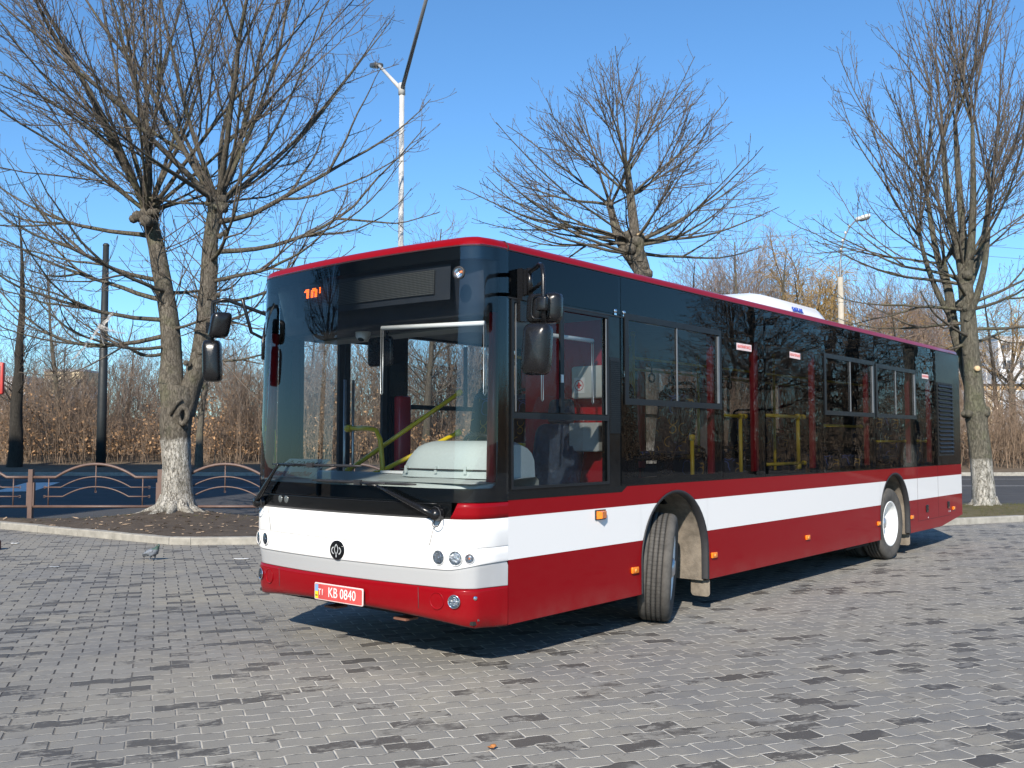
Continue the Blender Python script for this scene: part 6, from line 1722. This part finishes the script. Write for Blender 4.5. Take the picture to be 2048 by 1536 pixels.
for y, w in ((3.19, .045), (4.115, .055), (5.62, .065), (7.34, .045), (8.98, .045), (9.93, .05)):
    for x in (-.085, -BW+.085):
        b = MB(); b.rbox((x, y-.06 if x > -1 else y, 1.95), (X3, Y3, Z3), (.03, w*.8, .72), .012); b.build('interior_post', M['int_red'], bus)
# red A pillars inside the front corners
for s in (1, -1):
    b = MB(); q0 = F(.036 if s > 0 else .962, 1.25, -.03); q1 = F(.036 if s > 0 else .962, 2.5, -.03)
    q0 = Vector((XC+s*(BW/2-(.075 if s > 0 else .105)), -.10 if s > 0 else -.27, 1.20)); q1 = Vector((XC+s*(BW/2-(.080 if s > 0 else .11)), -.06 if s > 0 else -.22, 2.50))
    b.tube([q0, q0.lerp(q1, .5), q1], .036, 12); b.build('interior_post', M['int_red'], bus)
# ceiling header behind the windscreen with the destination board
b = MB(); rows = []
for z, o in ((2.955, -.09), (2.60, -.20), (2.50, -.22), (2.475, -.28), (2.475, -.70)):
    rows.append([F(t, z, 0)*1 + Vector((0, -o, 0)) for t in TS if .06 < t < .94])
b.grid(rows); b.build('header_lining', plain('header_dark', (.014, .018, .028), .5), bus)
b = MB(); b.box((-BW+.10, .20, 2.46), (-.10, .46, 2.72)); b.build('header_box', M['int_grey'], bus)
def board_material():
    m, n, out = nt('led_matrix'); co = obj_co(n); x, y, z = sep(n, co)
    def cell(v, p): 
        f = mth(n, 'ABSOLUTE', mth(n, 'SUBTRACT', mth(n, 'FRACT', mth(n, 'DIVIDE', v, p)), .5)); return f
    d = mth(n, 'POWER', mth(n, 'ADD', mth(n, 'POWER', cell(x, .0125), 2), mth(n, 'POWER', cell(z, .0125), 2)), .5)
    k = maprange(n, d, .34, .24)
    c = mixc(n, k, (.006, .007, .009), (.10, .105, .10)); prin(n, out, **{'Base Color': c, 'Roughness': .6}); return m
def on_glass_plane(x, z): return Vector((x, Fx(x, z).y+.045, z))
b = MB(); b.grid([[on_glass_plane(-1.86+1.45*i/16, z) for i in range(17)] for z in (2.635, 2.815)]); db = b.build('destination_display', board_material(), bus, fix=False)
b = MB(); b.grid([[on_glass_plane(-1.98+1.70*i/16, z)+Vector((0,.012,0)) for i in range(17)] for z in (2.59, 2.845)]); b.build('display_casing', plain('display_casing', (.018, .022, .03), .5), db, fix=False)
# the lit cells: top part of a one, a zero and an exclamation mark
led = MB(); PX_ = .0125
glyph = {'1': ['.XXX', 'XXXX', '..XX', '..XX', '..XX', '..XX'], '0': ['.XXX.', 'XXXXX', 'XX.XX', 'XX.XX', 'XX.XX', 'XX.XX'], '!': ['X', 'X', 'X', 'X', '.', '.']}
cx = -1.855
for g_ in ('1', '0', '!'):
    for r_, line in enumerate(glyph[g_]):
        for c_, ch in enumerate(line):
            if ch == 'X':
                p = on_glass_plane(cx+(c_+.5)*PX_*1.35, 2.808-(r_+.5)*PX_)-Vector((0, .004, 0)); led.box(p-Vector((.0064, .001, .0048)), p+Vector((.0064, .001, .0048)))
    cx += (len(glyph[g_][0])+1.6)*PX_*1.35
led.build('display_digits', emis('orange_led', (1.0, .13, .01), 2.0), db)

# dashboard with instrument hump
b = MB(); rows = []
for k, (dy, z) in enumerate(((.03, 1.235), (.035, 1.275), (.10, 1.292), (.35, 1.30), (.62, 1.318), (.80, 1.325), (.83, 1.30), (.84, .9), (.84, .40))):
    rows.append([Vector((plan(t).x*.985+XC*.015, (plan(t).y*kz(z)+dy) if dy < .3 else (-.45+dy + .0), z)) for t in TS if .05 < t < .95])
b.grid(rows); dsh = b.build('dashboard', M['dash'], bus)
b = MB(); rows = []
for f in [i/14 for i in range(15)]:                      # hump runs across in front of the driver
    x = -1.13+1.02*f; e = math.sin(PI*min(1, max(0, (f*1.02)))); sh = min(1, f/.16)**.5*min(1, (1.04-f)/.05)**.5
    row = []
    for g_ in [j/10 for j in range(11)]:
        a = PI*g_; row.append(Vector((x+ .10*f*0, .20-.23*math.cos(a)*(.75+.25*sh)+.02, 1.315+.275*sh*math.sin(a)**.55)))
    rows.append(row)
b.grid(rows); b.add(rows[-1], [tuple(range(11))], False); b.add(rows[0], [tuple(range(11))], False); hump_ = b.build('instrument_hump', M['dash'], dsh)
b = MB(); b.tube([Vector((-1.09+.98*i/12, -.005-.012*math.sin(PI*i/12), 1.375)) for i in range(13)], .006, 6); b.build('hump_groove', M['under'], hump_)
for x in (-1.02, -.70, -.40):
    b = MB(); b.box((x-.012, -.02, 1.345), (x+.012, .02, 1.40)); b.build('hump_clip', M['dash'], hump_)
b = MB(); b.box((-1.55, .20, 1.325), (-1.12, .30, 1.345)); b.build('dash_tray', M['white_plastic'], dsh)
b = MB(); rows = [[Vector((-.98+.95*i/10, -.36+.27*j/5*(1), 1.296+.028*math.sin(PI*i/10)**.5*math.sin(PI*j/5)**.6)) for i in range(11)] for j in range(6)]; b.grid(rows); b.build('dash_pad', M['dash'], dsh)
# steering wheel
cs = Vector((-.60, .50, 1.50)); ax = Vector((0, .62, .78)).normalized(); U = X3; V = ax.cross(U)
b = MB(); b.tube([cs+U*(.225*math.cos(a))+V*(.225*math.sin(a)) for a in [2*PI*i/36 for i in range(37)]], .017, 10, False)
for a in (PI/2, PI*7/6, -PI/6): b.tube([cs-ax*.03, cs+U*(.22*math.cos(a))+V*(.22*math.sin(a))], .014, 8)
b.lathe([(0, .02), (.06, .015), (.075, -.03)], cs, ax, 20); b.tube([cs-ax*.03, cs-ax*.45-Y3*.1], .035, 10); stw = b.build('steering_wheel', M['black_mat'], bus)
b = MB(); p = cs+U*-.17+V*.13; b.prism([p, p+U*.07+V*.0, p+U*.055-V*.055], -ax*.01); b.build('warning_tag', M['yellow'], stw)
# driver's seat under crumpled clear film
st = Vector((-.58, 1.02, 0)); b = MB()
b.rbox(st+Vector((0, 0, .98)), (X3, Y3, Z3), (.25, .25, .08), .08, 4); up = Vector((0, .22, 1)).normalized(); fw = up.cross(X3)
b.rbox(st+Vector((0, .30, 1.38)), (X3, up, fw), (.24, .36, .07), .09, 5); b.rbox(st+Vector((0, .40, 1.84)), (X3, up, fw), (.14, .11, .05), .05, 4); b.box(st+Vector((-.2, -.2, .38)), st+Vector((.2, .2, .9))); seat_d = b.build('driver_seat', plain('driver_seat_fabric', (.055, .075, .11), .9, var=.3, scale=40), bus)
def film_material():
    m, n, out = nt('cling_film'); co = obj_co(n)
    t = noise(n, 11, 6, .75, co); v = n.nodes.new('ShaderNodeTexVoronoi'); v.feature = 'DISTANCE_TO_EDGE'; v.inputs['Scale'].default_value = 9; n.links.new(t.outputs['Color'], v.inputs['Vector'])
    tr = n.nodes.new('ShaderNodeBsdfTransparent'); tr.inputs[0].default_value = (.93, .94, .95, 1); gl = n.nodes.new('ShaderNodeBsdfGlossy'); gl.inputs['Roughness'].default_value = .10
    df = n.nodes.new('ShaderNodeBsdfDiffuse'); df.inputs[0].default_value = (.8, .82, .84, 1)
    bp = n.nodes.new('ShaderNodeBump'); bp.inputs['Strength'].default_value = 1.0; bp.inputs['Distance'].default_value = .06; n.links.new(mth(n, 'ADD', t.outputs[0], mth(n, 'MULTIPLY', v.outputs['Distance'], .6)), bp.inputs['Height']); n.links.new(bp.outputs[0], gl.inputs['Normal'])
    m1 = n.nodes.new('ShaderNodeMixShader'); m1.inputs[0].default_value = .10; n.links.new(tr.outputs[0], m1.inputs[1]); n.links.new(gl.outputs[0], m1.inputs[2])
    m2 = n.nodes.new('ShaderNodeMixShader'); n.links.new(maprange(n, t.outputs[0], .56, .74, .0, .22), m2.inputs[0]); n.links.new(m1.outputs[0], m2.inputs[1]); n.links.new(df.outputs[0], m2.inputs[2]); n.links.new(m2.outputs[0], out.inputs[0]); return m
b = MB(); rr = random.Random(5); rows = []
for i in range(22):
    z = .92+1.06*i/21; row = []; w = .31 if z < 1.7 else .31-.16*(z-1.7)/.3; yc = .02+.26*min(1, max(0, (z-1.02)/.5))+.12*max(0, z-1.4); dp = .30-.17*min(1, max(0, (z-1.0)/.3))
    for k in range(33):
        a = 2*PI*k/32; e = .65; q = Vector((w*math.copysign(abs(math.cos(a))**e, math.cos(a)), dp*math.copysign(abs(math.sin(a))**e, math.sin(a))+yc, z)); row.append(st+q+Vector((rr.gauss(0, .012), rr.gauss(0, .012), rr.gauss(0, .012))))
    row[-1] = row[0]; rows.append(row)
b.grid(rows, True); b.build('seat_film', film_material(), seat_d, fix=False)
# red partition behind the driver with first aid box and a grey cabinet
b = MB(); b.box((-.98, 1.40, .376), (-.06, 1.43, 2.60)); part = b.build('driver_partition', M['int_red'], bus)
b = MB(); b.rbox((-.235, 1.345, 2.075), (X3, Z3, -Y3), (.165, .135, .05), .02); fab = b.build('first_aid_box', plain('pale_grey_box', (.55, .56, .53), .5), part)
b = MB(); b.box((-.37, 1.292, 1.985), (-.265, 1.296, 2.115)); lab = b.build('first_aid_label', M['white_plastic'], fab)
b = MB(); b.lathe([(.040, .0), (.040, .002), (.045, .002), (.045, 0)], (-.317, 1.2915, 2.05), (0, -1, 0), 28); b.box((-.342, 1.2885, 2.042), (-.292, 1.2918, 2.058)); b.box((-.325, 1.2880, 2.025), (-.309, 1.2920, 2.075)); b.build('red_cross', plain('cross_red', (.50, .03, .03), .5), lab)
b = MB(); b.rbox((-.27, 1.34, 1.62), (X3, Z3, -Y3), (.15, .12, .055), .015); b.build('grey_cabinet', plain('cabinet_grey', (.50, .52, .50), .5), part)
# sun blinds: roller with wire guides
def blind(p0, p1, drop, n_out):
    b = MB(); b.tube([p0, p1], .017, 10); o = b.build('sun_blind', M['white_plastic'], bus)
    b = MB(); d = (p1-p0).normalized()
    for p in (p0, p1):
        s = d*.018 if p is p0 else d*-.018
        b.tube([p+s*-.6, p+s*-.6-Z3*drop, p+s*.0-Z3*(drop+.012), p+s*.6-Z3*drop, p+s*.6], .0042, 6)
    b.build('blind_guide', M['steel'], o)
blind(Vector((-1.10, -.20, 2.455)), Vector((-.115, -.12, 2.425)), .50, None)
blind(Vector((-.10, .52, 2.40)), Vector((-.10, 1.18, 2.40)), .50, None)
# dome camera and inner mirror under the header
b = MB(); c = Vector((-1.55, .0, 2.47)); b.lathe([(.0, -.075), (.03, -.07), (.05, -.045), (.058, -.01), (.066, .0), (.066, .03)], c, (-.25, .55, 1), 24); dc = b.build('dome_camera', M['white_plastic'], bus)
b = MB(); b.lathe([(0, -.079), (.024, -.074), (.030, -.066)], c, (-.25, .55, 1), 20); b.build('camera_lens', M['under'], dc)
b = MB(); b.rbox((-1.40, .06, 2.31), (X3, Z3, -Y3), (.14, .12, .02), .04, 4); b.tube([(-1.33, .06, 2.43), (-1.30, .06, 2.55)], .012, 8); b.build('inner_mirror', M['black_mat'], bus)

# yellow rails
def rail(pts, r=.018, name='grab_rail', cap=True):
    b = MB(); b.tube(pts, r, 12)
    for p in (pts[0], pts[-1]): b.lathe([(0, -r*1.6), (r*1.5, -r*1.2), (r*1.5, r*1.2), (0, r*1.6)], Vector(p), (Vector(pts[1])-Vector(pts[0])), 12)
    b.build(name, M['yellow'], bus)
rail([(-2.30, .50, 1.70), (-2.05, .50, 1.70), (-1.93, .50, 1.68), (-1.88, .50, 1.60), (-1.85, .50, 1.40), (-1.82, .50, .80)], .022)
rail([(-2.18, .40, 1.33), (-1.50, 1.10, 2.02)], .020); rail([(-1.90, .46, 1.30), (-1.42, 1.00, 1.66)], .020)
rail([(-1.72, 2.1, .40), (-1.72, 2.1, 2.30), (-1.80, 2.1, 2.52), (-1.92, 2.1, 2.68)], .019); rail([(-1.72, 2.12, 1.55), (-1.05, 2.12, 1.55)], .018)
rail([(-.14, 3.28, 1.84), (-.14, 3.95, 1.84)], .018); rail([(-.145, 3.86, 1.84), (-.145, 3.86, .9)], .019)
rail([(-.14, 4.28, 1.86), (-.14, 5.42, 1.86)], .019); rail([(-.145, 5.28, 1.86), (-.145, 5.28, 1.30)], .022); rail([(-.14, 4.30, 1.335), (-.14, 5.42, 1.335)], .018)
rail([(-.12, 5.74, 1.77), (-.12, 7.18, 1.77)], .016); rail([(-.12, 7.42, 1.58), (-.12, 8.88, 1.58)], .014); rail([(-.12, 9.05, 1.58), (-.12, 9.82, 1.58)], .014)
rail([(-.12, 2.82, .9), (-.12, 2.82, 1.62)], .019); rail([(-.85, 2.95, .40), (-.85, 2.95, 2.66)], .018); rail([(-.85, 6.2, .40), (-.85, 6.2, 2.66)], .018); rail([(-1.70, 4.2, .40), (-1.70, 4.2, 2.66)], .018); rail([(-1.70, 5.8, .4), (-1.70, 5.8, 2.66)], .018)
rail([(-.85, 2.95, 2.42), (-.85, 6.2, 2.42), (-.85, 9.4, 2.42)], .016); rail([(-1.70, 2.1, 2.42), (-1.70, 5.8, 2.42), (-1.70, 9.4, 2.42)], .016)
# hanging straps on the ceiling rail
for y in (3.3, 3.7, 4.5, 5.0):
    b = MB(); b.tube([(-.85, y, 2.42), (-.85, y, 2.28)], .008, 6); b.tube([Vector((-.85, y+.055*math.cos(a), 2.235+.045*math.sin(a))) for a in [2*PI*i/18 for i in range(19)]], .010, 8, False); b.build('hand_strap', M['black_mat'], bus)

# passenger seats: shell, patterned pad, grab handle on the back
def fabric():
    m, n, out = nt('squiggle_fabric'); co = obj_co(n)
    t = noise(n, 5, 2, .5, co); cs_ = [(.012, .014, .02)]
    w1 = n.nodes.new('ShaderNodeTexVoronoi'); w1.feature = 'F1'; w1.inputs['Scale'].default_value = 9; n.links.new(co, w1.inputs['Vector'])
    ring1 = mth(n, 'ABSOLUTE', mth(n, 'SUBTRACT', w1.outputs['Distance'], .42)); gate1 = maprange(n, noise(n, 7, 2, .5, co).outputs[0], .48, .54)
    m1 = mth(n, 'MULTIPLY', maprange(n, ring1, .05, .02), gate1)
    w2 = n.nodes.new('ShaderNodeTexVoronoi'); w2.inputs['Scale'].default_value = 7.3; mp = n.nodes.new('ShaderNodeMapping'); mp.inputs['Location'].default_value = (3, 1, 2); n.links.new(co, mp.inputs[0]); n.links.new(mp.outputs[0], w2.inputs['Vector'])
    m2 = mth(n, 'MULTIPLY', maprange(n, mth(n, 'ABSOLUTE', mth(n, 'SUBTRACT', w2.outputs['Distance'], .4)), .05, .02), maprange(n, noise(n, 6, 2, .5, mp.outputs[0]).outputs[0], .5, .55))
    c = mixc(n, m1, (.035, .036, .045), (.45, .28, .06)); c = mixc(n, m2, c, (.09, .14, .36)); prin(n, out, **{'Base Color': c, 'Roughness': .95}); return m
M['fabric'] = fabric()
def seat_meshes():
    a = MB(); a.rbox((0, 0, .44), (X3, Y3, Z3), (.21, .21, .025), .06, 3); up = Vector((0, .18, 1)).normalized(); fw = up.cross(X3); a.rbox((0, .24, .76), (X3, up, fw), (.21, .34, .02), .07, 4); a.box((-.04, -.05, 0), (.04, .12, .42))
    p = MB(); p.rbox((0, -.01, .475), (X3, Y3, Z3), (.195, .195, .018), .06, 3); p.rbox(Vector((0, .215, .74)), (X3, up, fw), (.19, .30, .022), .06, 4)
    h = MB(); h.tube([Vector((-.17, .30, 1.04)), Vector((-.15, .32, 1.12)), Vector((-.10, .33, 1.145)), Vector((.10, .33, 1.145)), Vector((.15, .32, 1.12)), Vector((.17, .30, 1.04))], .018, 8)
    return a.mesh('seat', M['black_mat']), p.mesh('seat_pad', M['fabric']), h.mesh('seat_handle', M['black_mat'])
sa, sp_, sh_ = seat_meshes(); OFF = Vector(bus.location)
def put_seat(x, y, z, rz=0):
    o = link('seat', sa, bus); o.location = Vector((x, y, z))-OFF; o.rotation_euler = (0, 0, rz); link('seat_pad', sp_, o); link('seat_handle', sh_, o)
for x, y, z, r in [(-.34, 2.12, 1.0, PI), (-.34, 2.66, 1.0, 0), (-2.18, 2.0, 1.0, 0), (-2.18, 2.6, 1.0, 0), (-.32, 3.62, .376, 0), (-.76, 3.62, .376, 0), (-2.2, 3.5, .376, 0), (-2.2, 6.1, .376, 0), (-.32, 6.2, .376, 0), (-2.2, 6.8, .376, 0),
                   (-.32, 6.9, .376, 0), (-.76, 6.9, .376, 0), (-.32, 7.75, .90, 0), (-2.2, 7.75, .90, 0), (-.32, 8.4, .90, 0), (-2.2, 8.4, .90, 0), (-.32, 9.4, .62, 0), (-.76, 9.4, .62, 0), (-2.2, 8.95, .62, 0)]: put_seat(x, y, z, r)
b = MB(); b.rbox((-.55, 4.0, 1.62), (X3, Z3, -Y3), (.11, .48, .06), .03); b.build('equipment_column', plain('warm_grey_column', (.36, .34, .32), .6), bus)

# ---- far side: doors and panes
M['glass_far'] = glass('lightly_tinted_glass', (.66, .66, .66), 1.48, 0, .01, 1.5, .7)
def door(y0, y1):
    b = MB(); x = -BW+.0; ym = (y0+y1)/2
    for a, c in ((y0, ym-.006), (ym+.006, y1)):
        for (p, q, r, s) in ((a, a+.06, .40, 2.6), (c-.06, c, .40, 2.6), (a+.06, c-.06, .40, .52), (a+.06, c-.06, 2.5, 2.6)): b.box((x-.012, p, r), (x+.02, q, s))
    o = b.build('door', M['black_rub'], bus)
    b = MB()
    for a, c in ((y0, ym-.006), (ym+.006, y1)): b.add([(x+.004, a+.06, .52), (x+.004, c-.06, .52), (x+.004, c-.06, 2.5), (x+.004, a+.06, 2.5)], [(0,1,2,3)], False)
    b.build('door_glass', M['glass_clear'], o)
    b = MB()
    for yy in (ym-.05, ym+.05): b.tube([(x+.08, yy, .75), (x+.08, yy, 2.15)], .013, 8)
    b.build('door_handrail', M['steel'], o)
door(.10, 1.16); door(4.42, 5.66); door(9.08, 10.2)
for a, c in ((1.40, 3.14), (3.24, 4.30), (5.78, 7.29), (7.41, 8.95)): pane(a-.03, c+.03, 1.24, 2.62, M['glass_far'], -BW-.002, .003, 'side_window')
b = MB()
for a, c in ((1.40, 3.14), (5.78, 7.29), (7.41, 8.95)): b.box((-BW+.01, a, 1.90), (-BW+.04, c, 1.945)); b.box((-BW+.01, (a+c)/2-.015, 1.945), (-BW+.04, (a+c)/2+.015, 2.58))
b.build('window_rail', M['black_rub'], bus)
b = MB(); b.rbox((-BW+.12, 1.27, 1.4), (X3, Y3, Z3), (.05, .08, .62), .03); b.build('interior_post', M['int_red'], bus)

# stickers inside the glass
M['sticker'] = plain('sticker_pink', (.80, .62, .60), .6); M['sticker_ink'] = plain('sticker_red_ink', (.55, .03, .03), .6)
for (y, z, w, h, txt, tl) in ((3.665, 2.525, .33, .068, 'АВАРІЙНИЙ ВИХІД', 0), (4.89, 2.525, .28, .068, 'АВАРІЙНИЙ', -.02), (9.46, 2.525, .30, .066, 'АВАРІЙНИЙ', 0)):
    b = MB(); yd = Vector((0, math.cos(tl), math.sin(tl))); zd = Vector((0, -math.sin(tl), math.cos(tl))); c = Vector((.0045, y, z)); b.add([c-yd*w/2-zd*h/2, c+yd*w/2-zd*h/2, c+yd*w/2+zd*h/2, c-yd*w/2+zd*h/2], [(0,1,2,3)], False); o = b.build('exit_sticker', M['sticker'], bus, fix=False)
    place_text('sticker_text', txt, .040, c+Vector((.0015, 0, 0)), yd, zd, M['sticker_ink'], o, .0004, sx=w*.88/(len(txt)*.0255))
# card lying on the dashboard: a thing of its own
def card():
    c = Vector((-2.10, -.205, 1.355)); X = Vector((1, 0, 0)); Y = Vector((0, .72, .50)).normalized(); Zc = X.cross(Y)
    root = thing('info_card', 'white information card with black lettering lying on the dashboard behind the windscreen', 'card', c)
    b = MB(); b.prism([c+X*a+Y*d for a, d in ((-.27, -.14), (.27, -.14), (.27, .14), (-.27, .14))], Zc*.003); b.build('sheet', M['white_plastic'], root)
    k = c+Zc*.0045; ink = M['under']
    place_text('card_text', 'БОГДАН', .105, k+X*.07+Y*.055, X, Y, ink, root, .0004, sx=.82); place_text('card_text', 'ЄВРО УКРАЇНИ', .075, k-Y*.075, X, Y, M['sticker_ink'], root, .0004, sx=.82)
    b = MB(); e = k-X*.185+Y*.055
    for s in (1, -1): b.tube([e+X*(s*(.006+.042*math.sin(a)))+Y*(-.038*math.cos(a)) for a in [.4+i*.19 for i in range(12)]], .004, 5); b.tube([e+X*(s*.016*math.sin(PI*f))+Y*(-.03+.085*f) for f in [i/8 for i in range(9)]], .003, 5)
    b.build('card_emblem', ink, root)
card()
